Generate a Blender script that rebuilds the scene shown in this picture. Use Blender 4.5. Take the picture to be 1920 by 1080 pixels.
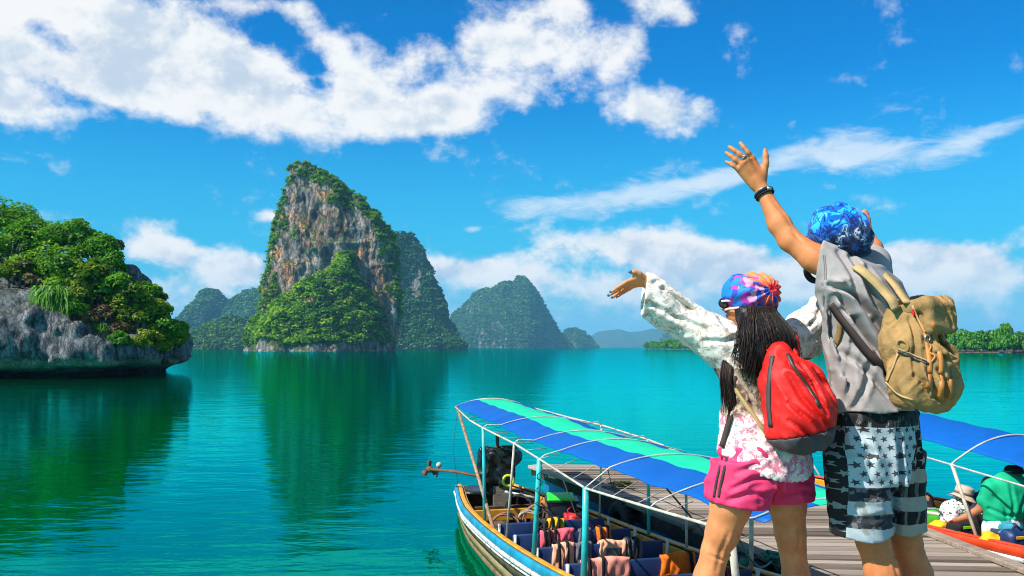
import bpy, math, random
import numpy as np
from mathutils import Vector, Matrix

# ------------------------------------------------------------------ camera, sky, sun, exposure
for o in list(bpy.data.objects):
    bpy.data.objects.remove(o)
scene = bpy.context.scene
COL = scene.collection
F, CZ, HY = 1663.0, 2.95, 651.0          # focal length in photo pixels, camera height, horizon row
cam_d = bpy.data.cameras.new('camera')
cam = bpy.data.objects.new('camera', cam_d)
COL.objects.link(cam)
cam.location = (0, 0, CZ)
cam.rotation_euler = (math.pi / 2, 0, 0)
cam_d.sensor_width = 36.0
cam_d.lens = 36.0 * F / 1920.0
cam_d.shift_y = (HY - 540.0) / 1920.0
cam_d.clip_start = 0.05
cam_d.clip_end = 60000.0
scene.camera = cam
scene.view_settings.view_transform = 'Standard'
scene.view_settings.look = 'None'
scene.view_settings.gamma = 1.0
scene.view_settings.use_curve_mapping = False
scene.view_settings.exposure = 0.66
scene.cycles.max_bounces = 8
scene.cycles.transparent_max_bounces = 12
scene.cycles.volume_bounces = 0
scene.cycles.filter_width = 1.05

SUN_TO = Vector((-0.78, -0.46, 0.98)).normalized()     # towards the sun
sun_d = bpy.data.lights.new('sun', 'SUN')
sun_d.energy = 5.0
sun_d.angle = math.radians(0.5)
sun_d.color = (1.0, 0.95, 0.87)
sun = bpy.data.objects.new('sun', sun_d)
COL.objects.link(sun)
sun.rotation_euler = SUN_TO.to_track_quat('Z', 'Y').to_euler()
sun.location = (-20, -20, 60)

# ---- tiny node expression helper
class NV:
    def __init__(s, nt, sock): s.nt, s.s = nt, sock
    def _b(s, op, o, rev=False):
        return nm(s.nt, op, o, s) if rev else nm(s.nt, op, s, o)
    def __add__(s, o): return s._b('ADD', o)
    def __radd__(s, o): return s._b('ADD', o)
    def __sub__(s, o): return s._b('SUBTRACT', o)
    def __rsub__(s, o): return s._b('SUBTRACT', o, True)
    def __mul__(s, o): return s._b('MULTIPLY', o)
    def __rmul__(s, o): return s._b('MULTIPLY', o)
    def __truediv__(s, o): return s._b('DIVIDE', o)
def put(nt, inp, v):
    if isinstance(v, NV): nt.links.new(v.s, inp)
    elif hasattr(v, 'is_output'): nt.links.new(v, inp)
    elif isinstance(v, (tuple, list)) and len(v) == 3 and inp.type == 'RGBA': inp.default_value = (*v, 1)
    else: inp.default_value = v
def nm(nt, op, a, b=None, c=None, clamp=False):
    n = nt.nodes.new('ShaderNodeMath'); n.operation = op; n.use_clamp = clamp
    for i, v in enumerate((a, b, c)):
        if v is not None: put(nt, n.inputs[i], v)
    return NV(nt, n.outputs[0])
def mixc(nt, fac, a, b, mode='MIX'):
    n = nt.nodes.new('ShaderNodeMix'); n.data_type = 'RGBA'; n.blend_type = mode
    put(nt, n.inputs[0], fac); put(nt, n.inputs[6], a); put(nt, n.inputs[7], b)
    return n.outputs[2]
def smooth(nt, v, lo, hi, a=0.0, b=1.0):
    n = nt.nodes.new('ShaderNodeMapRange'); n.interpolation_type = 'SMOOTHSTEP'
    put(nt, n.inputs[0], v); n.inputs[1].default_value = lo; n.inputs[2].default_value = hi
    n.inputs[3].default_value = a; n.inputs[4].default_value = b
    return NV(nt, n.outputs[0])
def noise(nt, vec, scale, detail=4, rough=0.5, dist=0.0, col=False):
    n = nt.nodes.new('ShaderNodeTexNoise'); n.inputs['Scale'].default_value = scale
    n.inputs['Detail'].default_value = detail; n.inputs['Roughness'].default_value = rough
    n.inputs['Distortion'].default_value = dist
    if vec is not None: put(nt, n.inputs['Vector'], vec)
    return n.outputs['Color'] if col else NV(nt, n.outputs['Fac'])
def mapping(nt, vec, loc=(0, 0, 0), rot=(0, 0, 0), scale=(1, 1, 1), kind='POINT'):
    n = nt.nodes.new('ShaderNodeMapping'); n.vector_type = kind
    put(nt, n.inputs[0], vec); n.inputs[1].default_value = loc if kind != 'VECTOR' else (0, 0, 0)
    n.inputs[2].default_value = rot; n.inputs[3].default_value = scale
    return n.outputs[0]
def ramp(nt, fac, stops, interp='LINEAR'):
    n = nt.nodes.new('ShaderNodeValToRGB'); put(nt, n.inputs[0], fac)
    cr = n.color_ramp; cr.interpolation = interp
    while len(cr.elements) < len(stops): cr.elements.new(0.5)
    for e, (p, c) in zip(cr.elements, stops):
        e.position = p; e.color = (*c, 1)
    return n.outputs[0]
def sep(nt, v):
    n = nt.nodes.new('ShaderNodeSeparateXYZ'); put(nt, n.inputs[0], v)
    return [NV(nt, n.outputs[i]) for i in range(3)]
def comb(nt, x, y, z):
    n = nt.nodes.new('ShaderNodeCombineXYZ')
    for i, v in enumerate((x, y, z)): put(nt, n.inputs[i], v)
    return n.outputs[0]

# ---- world: physical sky with broken cumulus and thin high cloud
W = bpy.data.worlds.new('World'); scene.world = W; W.use_nodes = True
nt = W.node_tree; nt.nodes.clear()
out = nt.nodes.new('ShaderNodeOutputWorld')
bg = nt.nodes.new('ShaderNodeBackground'); bg.inputs[1].default_value = 0.085
nt.links.new(bg.outputs[0], out.inputs[0])
sky = nt.nodes.new('ShaderNodeTexSky'); sky.sky_type = 'NISHITA'; sky.sun_disc = False
sky.sun_elevation = math.asin(SUN_TO.z)
sky.sun_rotation = math.atan2(SUN_TO.x, SUN_TO.y)
sky.air_density = 1.0; sky.dust_density = 0.3; sky.ozone_density = 4.0
tc = nt.nodes.new('ShaderNodeTexCoord')
D = tc.outputs['Generated']
dx, dy, dz = sep(nt, D)
skyc = mixc(nt, 1.0, sky.outputs[0], mixc(nt, smooth(nt, dz, 0.02, 0.34), (0.10, .98, 1.18), (0.0, .68, 1.18)), 'MULTIPLY')
low = smooth(nt, dz, 0.02, 0.30, 1.0, 0.0)
skyc = mixc(nt, nm(nt, 'MULTIPLY', low, 0.8), skyc, (0.35, 3.7, 6.0))
vlow = smooth(nt, dz, 0.0, 0.11, 1.0, 0.0)
skyc = mixc(nt, nm(nt, 'MULTIPLY', vlow, 0.8), skyc, (2.3, 4.6, 6.0))
az = nm(nt, 'ARCTAN2', dx, dy)
el = nm(nt, 'ARCSINE', dz)
AE = comb(nt, az, el, 0.0)
def ang(px, py):
    X, Z = (px - 960) / F, (HY - py) / F
    return math.atan2(X, 1.0), math.atan2(Z, math.sqrt(1 + X * X))
def blobs(lst):
    tot = None
    for (px, py, rx, ry, rot, amp) in lst:
        a, e = ang(px, py)
        n = nt.nodes.new('ShaderNodeMapping'); n.vector_type = 'TEXTURE'
        nt.links.new(AE, n.inputs[0])
        n.inputs[1].default_value = (a, e, 0); n.inputs[2].default_value = (0, 0, math.radians(rot))
        n.inputs[3].default_value = (1.5 * rx / F, 1.5 * ry / F, 1)
        d = nt.nodes.new('ShaderNodeVectorMath'); d.operation = 'DOT_PRODUCT'
        nt.links.new(n.outputs[0], d.inputs[0]); nt.links.new(n.outputs[0], d.inputs[1])
        w = nm(nt, 'SUBTRACT', 1.0, NV(nt, d.outputs['Value']), clamp=True)
        w = w * w
        tot = w * amp if tot is None else nm(nt, 'MULTIPLY_ADD', w, amp, tot)
    return tot
cumulus = [
    (60, 40, 130, 80, 0, .9), (200, 120, 130, 70, -10, .8), (330, 90, 190, 100, -20, 1.1), (40, 200, 120, 30, -8, .8), (0, 130, 90, 60, 0, .8),
    (480, 180, 200, 70, -12, 1.0), (660, 140, 60, 60, -50, .7), (590, 65, 60, 35, -35, .65), (740, 220, 120, 42, 10, .9), (270, 190, 90, 40, -10, .6),
    (870, 190, 90, 48, 0, .7), (930, 95, 90, 60, 0, .9), (1070, 75, 130, 60, -10, 1.0), (1010, 180, 80, 40, 0, .7), (1140, 195, 50, 25, -20, .5),
    (1265, 215, 80, 42, -5, .75), (1245, 20, 70, 40, -15, .75), (470, 8, 60, 18, 0, .6), (780, 75, 30, 50, 70, .55), (770, 130, 40, 30, 0, .6), (690, 170, 60, 40, 0, .5), (1050, 10, 60, 20, 0, .6), (1190, 90, 50, 40, 0, .5), (1200, 190, 40, 30, -30, .6), (800, 220, 100, 34, 5, .6), (720, 30, 30, 18, 0, .45), (560, 12, 40, 16, 0, .45), (105, 72, 55, 30, -20, -1.2), (1150, 20, 60, 30, 0, -.3),
    (300, 455, 70, 38, 0, .95), (390, 490, 90, 32, -8, .9), (460, 500, 60, 28, 0, .7), (360, 545, 150, 42, 0, .55), (500, 404, 28, 11, 0, .6), (110, 405, 110, 18, 0, .40),
    (860, 505, 90, 30, 0, .9), (960, 495, 80, 30, 0, .7), (1100, 462, 100, 30, 0, .85), (1225, 455, 80, 42, 0, 1.0), (1300, 490, 110, 32, 0, .85),
    (1430, 505, 110, 34, 0, .85), (1570, 520, 120, 34, 0, .7), (1690, 490, 110, 34, 0, .9), (1840, 500, 100, 36, 0, .9), (1920, 440, 40, 22, 0, .7),
    (1050, 540, 260, 40, 0, .72), (1400, 550, 260, 36, 0, .65), (1750, 540, 220, 36, 0, .65), (1330, 470, 120, 30, 0, .5), (1760, 470, 120, 28, 0, .5), (1080, 590, 300, 24, 0, .34), (150, 600, 300, 30, 0, .4), (720, 560, 120, 60, 0, .3)]
cirrus = [(1120, 378, 230, 34, 9, .8), (1300, 350, 130, 24, 8, .6), (1400, 320, 90, 22, 12, .55), (1560, 280, 110, 36, 4, 1.0), (1700, 280, 130, 24, 6, .7),
    (1860, 248, 90, 16, 16, .75), (1690, 195, 100, 24, 5, .40), (960, 380, 80, 26, -10, .4), (885, 430, 18, 8, 0, .6), (1260, 312, 60, 16, 5, .35), (40, 300, 60, 14, -8, .4), (1740, 310, 140, 18, 8, .45)]
# elsewhere the sky keeps the same kind of broken cloud
far_side = smooth(nt, nm(nt, 'ABSOLUTE', az), 0.62, 0.95)
hi_side = smooth(nt, el, 0.42, 0.6)
big = noise(nt, D, 2.2, 2, .5)
elsewhere = nm(nt, 'MAXIMUM', far_side, hi_side) * smooth(nt, big, .45, .68) * 0.9
Fc = blobs(cumulus) + elsewhere
def cloud_noise(off):
    v = mapping(nt, D, loc=off, scale=(1, 1, 1.35))
    n1 = noise(nt, v, 13.0, 10, .60, .15)
    n2 = noise(nt, v, 36.0, 6, .62, .1)
    n3 = noise(nt, v, 95.0, 4, .6)
    return n1 * .68 + n2 * .27 + n3 * .05
N0 = cloud_noise((0, 0, 0))
N1 = cloud_noise((-0.008, 0.0, 0.016))
dens = Fc + (N0 - 0.5) * 3.6 - 0.33
cov = smooth(nt, dens, -0.16, 0.66)
B0 = noise(nt, mapping(nt, D, scale=(1, 1, 1.5)), 6.0, 4, .5)
B1 = noise(nt, mapping(nt, D, loc=(-.02, 0, .055), scale=(1, 1, 1.5)), 6.0, 4, .5)
thick = smooth(nt, dens, 0.2, 1.3)
relief = (N0 - N1) * 3.0 + (B0 - B1) * 2.6 + (N0 - 0.5) * 0.9 + 0.06
base_el = nm(nt, 'SUBTRACT', 1.0, thick * 0.38)
lum = nm(nt, 'ADD', base_el, relief)
lum = nm(nt, 'MINIMUM', nm(nt, 'MAXIMUM', lum, 0.2), 1.1)
ccol = mixc(nt, smooth(nt, lum, 0.30, 1.08), (4.4, 5.2, 6.2), (7.25, 7.3, 7.3))
Fz = blobs(cirrus)
nz = noise(nt, mapping(nt, AE, rot=(0, 0, math.radians(-14)), scale=(1.0, 3.2, 1)), 22, 8, .66, .5)
zc = smooth(nt, Fz + (nz - 0.5) * 1.5 - 0.28, 0.0, 0.85) * 0.72
skyc = mixc(nt, zc, skyc, (6.6, 7.2, 7.6))
thin = smooth(nt, el, 0.01, 0.10, 0.6, 1.0)
skyc = mixc(nt, cov * thin, skyc, ccol)
nt.links.new(skyc, bg.inputs[0])

# ------------------------------------------------------------------ helpers
def P(px, py, Y):
    return np.array(((px - 960) / F * Y, Y, CZ - (py - HY) / F * Y))
def G(px, py, z):
    Y = F * (CZ - z) / (py - HY)
    return np.array(((px - 960) / F * Y, Y, z))
def tag(o, label=None, cat=None, group=None, kind=None):
    for k, v in (('label', label), ('category', cat), ('group', group), ('kind', kind)):
        if v: o[k] = v
    return o
def empty(name, loc, label=None, cat=None, group=None):
    o = bpy.data.objects.new(name, None); COL.objects.link(o)
    o.empty_display_size = .1
    o.location = tuple(float(c) for c in loc)
    return tag(o, label, cat, group)
def wloc(o):
    v = Vector((0, 0, 0))
    while o is not None:
        v = v + Vector(o.location); o = o.parent
    return np.array(v)
def link_mesh(name, me, mat=None, parent=None, smooth_sh=True):
    o = bpy.data.objects.new(name, me); COL.objects.link(o)
    mats = mat if isinstance(mat, (list, tuple)) else [mat]
    for m in mats:
        if m: me.materials.append(m)
    if parent is not None: o.parent = parent
    if smooth_sh is not None and len(me.polygons):
        me.polygons.foreach_set('use_smooth', np.full(len(me.polygons), bool(smooth_sh)))
    return o
def np_mesh(name, V, Fc, k=None):
    """mesh from arrays: V (n,3), Fc (m,k)"""
    V = np.asarray(V, np.float32); Fc = np.asarray(Fc, np.int32)
    me = bpy.data.meshes.new(name)
    k = Fc.shape[1]
    me.vertices.add(len(V)); me.vertices.foreach_set('co', V.ravel())
    me.loops.add(Fc.size); me.loops.foreach_set('vertex_index', Fc.ravel())
    me.polygons.add(len(Fc))
    me.polygons.foreach_set('loop_start', np.arange(0, Fc.size, k, dtype=np.int32))
    try: me.polygons.foreach_set('loop_total', np.full(len(Fc), k, np.int32))
    except Exception: pass
    me.update(calc_edges=True)
    return me
def np_obj(name, V, Fc, mat, parent=None, smooth_sh=True):
    V = np.asarray(V, float)
    if parent is not None: V = V - wloc(parent)
    return link_mesh(name, np_mesh(name, V, Fc), mat, parent, smooth_sh)
def attr(me, name, vals):
    a = me.attributes.new(name, 'FLOAT', 'POINT'); a.data.foreach_set('value', np.asarray(vals, np.float32))

class MB:
    """collects simple shapes, world coordinates, into one mesh"""
    def __init__(s): s.v, s.f, s.m, s.mi = [], [], [], 0
    def add(s, vs, fs):
        b = len(s.v); s.v += [tuple(map(float, v)) for v in vs]
        s.f += [tuple(i + b for i in f) for f in fs]; s.m += [s.mi] * len(fs)
    def box(s, c, size, R=None):
        hx, hy, hz = [q / 2 for q in size]
        vs = [Vector((x * hx, y * hy, z * hz)) for z in (-1, 1) for y in (-1, 1) for x in (-1, 1)]
        if R is not None: vs = [R @ v for v in vs]
        s.add([v + Vector(c) for v in vs], [(0, 2, 3, 1), (4, 5, 7, 6), (0, 1, 5, 4), (2, 6, 7, 3), (0, 4, 6, 2), (1, 3, 7, 5)])
    def tube(s, pts, r, n=8, cap=True, closed=False, flat=1.0):
        pts = [Vector(p) for p in pts]; m = len(pts)
        rs = r if isinstance(r, (list, tuple, np.ndarray)) else [r] * m
        vs, fs, prev = [], [], None
        for i, p in enumerate(pts):
            if closed: t = pts[(i + 1) % m] - pts[i - 1]
            else: t = pts[min(i + 1, m - 1)] - pts[max(i - 1, 0)]
            t = t.normalized() if t.length > 1e-9 else Vector((0, 0, 1))
            if prev is None:
                a = Vector((0, 0, 1)) if abs(t.z) < .9 else Vector((1, 0, 0))
                u = t.cross(a).normalized()
            else:
                u = prev - t * prev.dot(t)
                u = u.normalized() if u.length > 1e-6 else t.orthogonal().normalized()
            prev = u; w = t.cross(u)
            for k in range(n):
                an = 2 * math.pi * k / n
                vs.append(p + (u * math.cos(an) + w * math.sin(an) * flat) * rs[i])
        for i in range(m if closed else m - 1):
            j = (i + 1) % m
            for k in range(n):
                l = (k + 1) % n
                fs.append((i * n + k, i * n + l, j * n + l, j * n + k))
        if cap and not closed:
            fs.append(tuple(range(n))[::-1]); fs.append(tuple((m - 1) * n + k for k in range(n)))
        s.add(vs, fs)
    def bar(s, a, b, r, n=8): s.tube([a, b], r, n)
    def ring(s, c, R, r, axis=(0, 1, 0), n=20, k=8, sx=1.0):
        ax = Vector(axis).normalized(); u = ax.orthogonal().normalized(); w = ax.cross(u)
        s.tube([Vector(c) + (u * math.cos(2 * math.pi * i / n) + w * math.sin(2 * math.pi * i / n) * sx) * R for i in range(n)], r, k, closed=True)
    def ball(s, c, rad, nu=12, nv=8):
        rx, ry, rz = rad if isinstance(rad, (tuple, list)) else (rad,) * 3
        vs, fs = [], []
        for j in range(nv + 1):
            ph = math.pi * j / nv
            for i in range(nu):
                th = 2 * math.pi * i / nu
                vs.append((c[0] + rx * math.sin(ph) * math.cos(th), c[1] + ry * math.sin(ph) * math.sin(th), c[2] + rz * math.cos(ph)))
        for j in range(nv):
            for i in range(nu):
                k = (i + 1) % nu
                fs.append((j * nu + i, (j + 1) * nu + i, (j + 1) * nu + k, j * nu + k))
        s.add(vs, fs)
    def grid(s, fn, nu, nv, close_u=False):
        vs = [fn(i / (nu if close_u else nu - 1), j / (nv - 1)) for j in range(nv) for i in range(nu)]
        fs = []
        for j in range(nv - 1):
            for i in range(nu if close_u else nu - 1):
                k = (i + 1) % nu
                fs.append((j * nu + i, j * nu + k, (j + 1) * nu + k, (j + 1) * nu + i))
        s.add(vs, fs)
    def build(s, name, mat, parent=None, smooth_sh=True, bevel=0, solid=0, sub=0, angle=None):
        off = wloc(parent) if parent is not None else np.zeros(3)
        me = bpy.data.meshes.new(name)
        me.from_pydata([tuple(np.array(v) - off) for v in s.v], [], s.f)
        o = link_mesh(name, me, mat, parent, smooth_sh)
        if len(set(s.m)) > 1: me.polygons.foreach_set('material_index', np.array(s.m, np.int32))
        me.update()
        if solid:
            md = o.modifiers.new('solid', 'SOLIDIFY'); md.thickness = solid; md.offset = 0
        if sub:
            md = o.modifiers.new('sub', 'SUBSURF'); md.levels = sub; md.render_levels = sub
        if bevel:
            md = o.modifiers.new('bevel', 'BEVEL'); md.width = bevel; md.segments = 2; md.limit_method = 'ANGLE'; md.angle_limit = math.radians(50)
        return o
def copy_thing(o, parent=None):
    c = o.copy(); COL.objects.link(c); c.parent = parent
    for ch in list(o.children): copy_thing(ch, c)
    return c

# ---- numpy value noise
def _hash(ix, iy, iz, seed):
    h = (ix.astype(np.uint32) * np.uint32(374761393) + iy.astype(np.uint32) * np.uint32(668265263)
         + iz.astype(np.uint32) * np.uint32(2147483647) + np.uint32((seed * 1274126177) & 0xffffffff))
    h = (h ^ (h >> np.uint32(13))) * np.uint32(1274126177)
    h = h ^ (h >> np.uint32(16))
    return (h & np.uint32(0xffff)).astype(np.float32) / 32767.5 - 1.0
def vnoise(x, y, z, seed=0):
    x, y, z = [np.asarray(q, np.float32) for q in (x, y, z)]
    fx, fy, fz = np.floor(x), np.floor(y), np.floor(z)
    ix, iy, iz = fx.astype(np.int64), fy.astype(np.int64), fz.astype(np.int64)
    u, v, w = x - fx, y - fy, z - fz
    u = u * u * (3 - 2 * u); v = v * v * (3 - 2 * v); w = w * w * (3 - 2 * w)
    r = 0
    for a in (0, 1):
        for b in (0, 1):
            for c in (0, 1):
                r = r + _hash(ix + a, iy + b, iz + c, seed) * (u if a else 1 - u) * (v if b else 1 - v) * (w if c else 1 - w)
    return r
def fbm(x, y, z, oct=4, seed=0, gain=.5):
    r, a = 0, 1.0
    for i in range(oct):
        r = r + a * vnoise(x * 2 ** i, y * 2 ** i, z * 2 ** i, seed + i * 17); a *= gain
    return r

# ---- materials
def new_mat(name):
    m = bpy.data.materials.new(name); m.use_nodes = True
    nt = m.node_tree; b = nt.nodes['Principled BSDF']
    return m, nt, b
def opos(nt):
    return nt.nodes.new('ShaderNodeTexCoord').outputs['Object']
def wpos(nt):
    return nt.nodes.new('ShaderNodeNewGeometry').outputs['Position']
def bump(nt, b, h, strength, dist):
    n = nt.nodes.new('ShaderNodeBump'); n.inputs['Strength'].default_value = strength; n.inputs['Distance'].default_value = dist
    put(nt, n.inputs['Height'], h); nt.links.new(n.outputs[0], b.inputs['Normal'])
def pmat(name, col, rough=.6, var=.2, scale=8., metal=0., bmp=0., bscale=None, stretch=(1, 1, 1), col2=None, wear=.0, wearcol=(.2, .17, .13), spec=.5):
    m, nt, b = new_mat(name)
    pos = mapping(nt, opos(nt), scale=stretch)
    n = noise(nt, pos, scale, 6, .6)
    c2 = col2 if col2 else tuple(c * (1 - var) for c in col)
    c1 = tuple(min(1, c * (1 + var * .6)) for c in col)
    cc = mixc(nt, smooth(nt, n, .3, .7), c2, c1)
    if wear > 0:
        nw = noise(nt, pos, scale * 2.3, 8, .7)
        cc = mixc(nt, smooth(nt, nw, 1 - wear - .06, 1 - wear + .04), cc, wearcol)
    nt.links.new(cc, b.inputs['Base Color'])
    b.inputs['Metallic'].default_value = metal
    b.inputs['Specular IOR Level'].default_value = spec
    put(nt, b.inputs['Roughness'], smooth(nt, n, 0.2, .8, max(.02, rough - .08), min(1, rough + .1)))
    if bmp: bump(nt, b, noise(nt, pos, bscale or scale * 4, 5, .6), .6, bmp)
    return m
# ------------------------------------------------------------------ water
m, nt, b = new_mat('sea_water')
pos = wpos(nt)
px_, py_, pz_ = sep(nt, pos)
depthn = noise(nt, mapping(nt, pos, scale=(.02, .006, 1)), 1.0, 3, .5)
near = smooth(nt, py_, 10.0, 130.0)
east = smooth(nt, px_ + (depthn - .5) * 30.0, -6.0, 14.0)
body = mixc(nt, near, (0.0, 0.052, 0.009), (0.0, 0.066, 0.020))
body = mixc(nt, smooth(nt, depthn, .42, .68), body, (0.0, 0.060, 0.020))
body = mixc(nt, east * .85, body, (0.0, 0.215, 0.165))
shal = noise(nt, mapping(nt, pos, scale=(.45, .22, 1)), 1.0, 4, .55)
body = mixc(nt, smooth(nt, shal, .62, .80) * smooth(nt, py_, 11, 20, .55, 0.0), body, (0.0, 0.12, 0.06))
dif = nt.nodes.new('ShaderNodeBsdfDiffuse'); nt.links.new(body, dif.inputs[0])
gl = nt.nodes.new('ShaderNodeBsdfGlossy'); gl.inputs[1].default_value = 0.03
gl.inputs[0].default_value = (0.015, 0.97, 0.93, 1)
w1 = noise(nt, mapping(nt, pos, rot=(0, 0, .25), scale=(.55, 1.25, 1)), 1.0, 3, .5, .3)
w2 = noise(nt, mapping(nt, pos, rot=(0, 0, -.2), scale=(2.0, 4.6, 1)), 1.0, 3, .55, .2)
w3 = noise(nt, mapping(nt, pos, scale=(.09, .22, 1)), 1.0, 2, .5)
hgt = w1 * 1.25 + w2 * 0.30 + w3 * 1.6
bn = nt.nodes.new('ShaderNodeBump'); bn.inputs['Distance'].default_value = 0.0145; bn.inputs['Strength'].default_value = 1.0
put(nt, bn.inputs['Height'], hgt)
nt.links.new(bn.outputs[0], gl.inputs['Normal'])
fr = nt.nodes.new('ShaderNodeFresnel'); fr.inputs[0].default_value = 1.62
nt.links.new(bn.outputs[0], fr.inputs['Normal'])
fac = nm(nt, 'MINIMUM', NV(nt, fr.outputs[0]) * 1.08, 0.92)
mx = nt.nodes.new('ShaderNodeMixShader'); put(nt, mx.inputs[0], fac)
nt.links.new(dif.outputs[0], mx.inputs[1]); nt.links.new(gl.outputs[0], mx.inputs[2])
nt.links.new(mx.outputs[0], nt.nodes['Material Output'].inputs[0])
nt.nodes.remove(b)
M_WATER = m
mb = MB()
xs = [-14000, -3000, -600, -120, -30, 0, 30, 120, 600, 3000, 14000]
ys = [-3000, -200, -20, 0, 20, 60, 200, 800, 3000, 14000]
mb.grid(lambda u, v: (xs[round(u * (len(xs) - 1))], ys[round(v * (len(ys) - 1))], 0.0), len(xs), len(ys))
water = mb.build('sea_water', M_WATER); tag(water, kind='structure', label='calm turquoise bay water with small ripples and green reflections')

# ------------------------------------------------------------------ foliage kit
def leaf_mat(name, cols, trans=.44):
    m, nt, b = new_mat(name)
    a = nt.nodes.new('ShaderNodeAttribute'); a.attribute_name = 'tint'
    oi = nt.nodes.new('ShaderNodeObjectInfo')
    f = NV(nt, a.outputs['Fac']) + (NV(nt, oi.outputs['Random']) - .5) * .22
    c = ramp(nt, f, cols)
    nt.links.new(c, b.inputs['Base Color']); b.inputs['Roughness'].default_value = .55
    b.inputs['Specular IOR Level'].default_value = .25
    tr = nt.nodes.new('ShaderNodeBsdfTranslucent'); nt.links.new(mixc(nt, 1.0, c, (1.3, 1.25, .5), 'MULTIPLY'), tr.inputs[0])
    mx = nt.nodes.new('ShaderNodeMixShader'); mx.inputs[0].default_value = trans
    nt.links.new(b.outputs[0], mx.inputs[1]); nt.links.new(tr.outputs[0], mx.inputs[2])
    nt.links.new(mx.outputs[0], nt.nodes['Material Output'].inputs[0])
    return m
GREEN = [(0.0, (.012, .055, .005)), (.32, (.056, .19, .005)), (.6, (.16, .35, .005)), (1.0, (.36, .46, .010))]
M_LEAF = leaf_mat('broad_leaves', GREEN)
M_LEAF_BRIGHT = leaf_mat('bright_leaves', [(0, (.02, .10, .005)), (.4, (.06, .22, .006)), (.7, (.14, .34, .008)), (1, (.28, .42, .012))])
M_LEAF_YEL = leaf_mat('yellow_green_leaves', [(0, (.03, .085, .006)), (.4, (.11, .21, .008)), (.75, (.24, .33, .012)), (1, (.36, .38, .03))])
M_DRY = leaf_mat('dry_twigs', [(0, (.05, .03, .014)), (.4, (.13, .075, .03)), (.75, (.17, .15, .03)), (1, (.14, .2, .02))], .1)
M_OLIVE = leaf_mat('olive_leaves', [(0, (.03, .05, .015)), (.5, (.07, .10, .025)), (1, (.12, .15, .04))])
M_FAR = leaf_mat('far_forest_leaves', [(0, (.010, .04, .010)), (.4, (.024, .095, .010)), (.7, (.06, .17, .012)), (1, (.13, .24, .015))], .2)
M_BARK = pmat('bark', (.13, .10, .07), .9, .4, 12, bmp=.01)
rng = np.random.default_rng(5)
def crown(n, seed, clumps=12, leaf=.14, squash=.8, aspect=1.7):
    """leaf quads of one unit crown: verts (n*4,3), tint (n*4)"""
    r = np.random.default_rng(seed)
    cc = r.normal(size=(clumps, 3)); cc /= np.linalg.norm(cc, axis=1)[:, None]
    cc *= r.uniform(.35, .78, (clumps, 1)); cc[:, 2] = np.abs(cc[:, 2]) * 1.1 - .18
    rad = r.uniform(.28, .5, clumps)
    k = r.integers(0, clumps, n)
    d = r.normal(size=(n, 3)); d /= np.linalg.norm(d, axis=1)[:, None]
    d[:, 2] = np.where(d[:, 2] < -.3, -d[:, 2], d[:, 2])
    p = cc[k] + d * (rad[k] * r.uniform(.72, 1.06, n) ** .6)[:, None]
    nrm = d + .55 * r.normal(size=(n, 3)); nrm[:, 2] += .35
    nrm /= np.linalg.norm(nrm, axis=1)[:, None]
    t = np.cross(nrm, r.normal(size=(n, 3))); t /= np.linalg.norm(t, axis=1)[:, None]
    bt = np.cross(nrm, t)
    s = leaf * r.uniform(.6, 1.35, n)[:, None]
    V = np.stack([p - t * s * aspect * .5, p - bt * s * .5, p + t * s * aspect * .5, p + bt * s * .5], 1)
    V[..., 2] *= squash
    ti = np.clip(r.normal(.42, .16, n) + (rad[k] - .38) * .8, 0, 1)
    return V.reshape(-1, 3), np.repeat(ti, 4)
ICO = None
def ico(sub=1):
    me = bpy.data.meshes.new('t')
    import bmesh
    bm = bmesh.new(); bmesh.ops.create_icosphere(bm, subdivisions=sub, radius=1); bm.to_mesh(me); bm.free()
    V = np.array([v.co[:] for v in me.vertices]); Fs = np.array([p.vertices[:] for p in me.polygons])
    bpy.data.meshes.remove(me); return V, Fs
def scatter(name, pts, sizes, tints, protos, mat, parent=None, squash=None):
    """many crowns joined into one mesh of leaf quads"""
    Vs, Ts = [], []
    r = np.random.default_rng(len(pts))
    for i, (p, s, t) in enumerate(zip(pts, sizes, tints)):
        V, ti = protos[i % len(protos)]
        a = r.uniform(0, 6.28); c, q = math.cos(a), math.sin(a)
        x = V[:, 0] * c - V[:, 1] * q; y = V[:, 0] * q + V[:, 1] * c
        Vs.append(np.stack([x, y, V[:, 2]], 1) * s + p)
        Ts.append(np.clip(ti + t, 0, 1))
    V = np.concatenate(Vs); T = np.concatenate(Ts)
    Fq = np.arange(len(V)).reshape(-1, 4)
    o = np_obj(name, V, Fq, mat, parent, smooth_sh=False)
    attr(o.data, 'tint', T)
    return o

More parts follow.
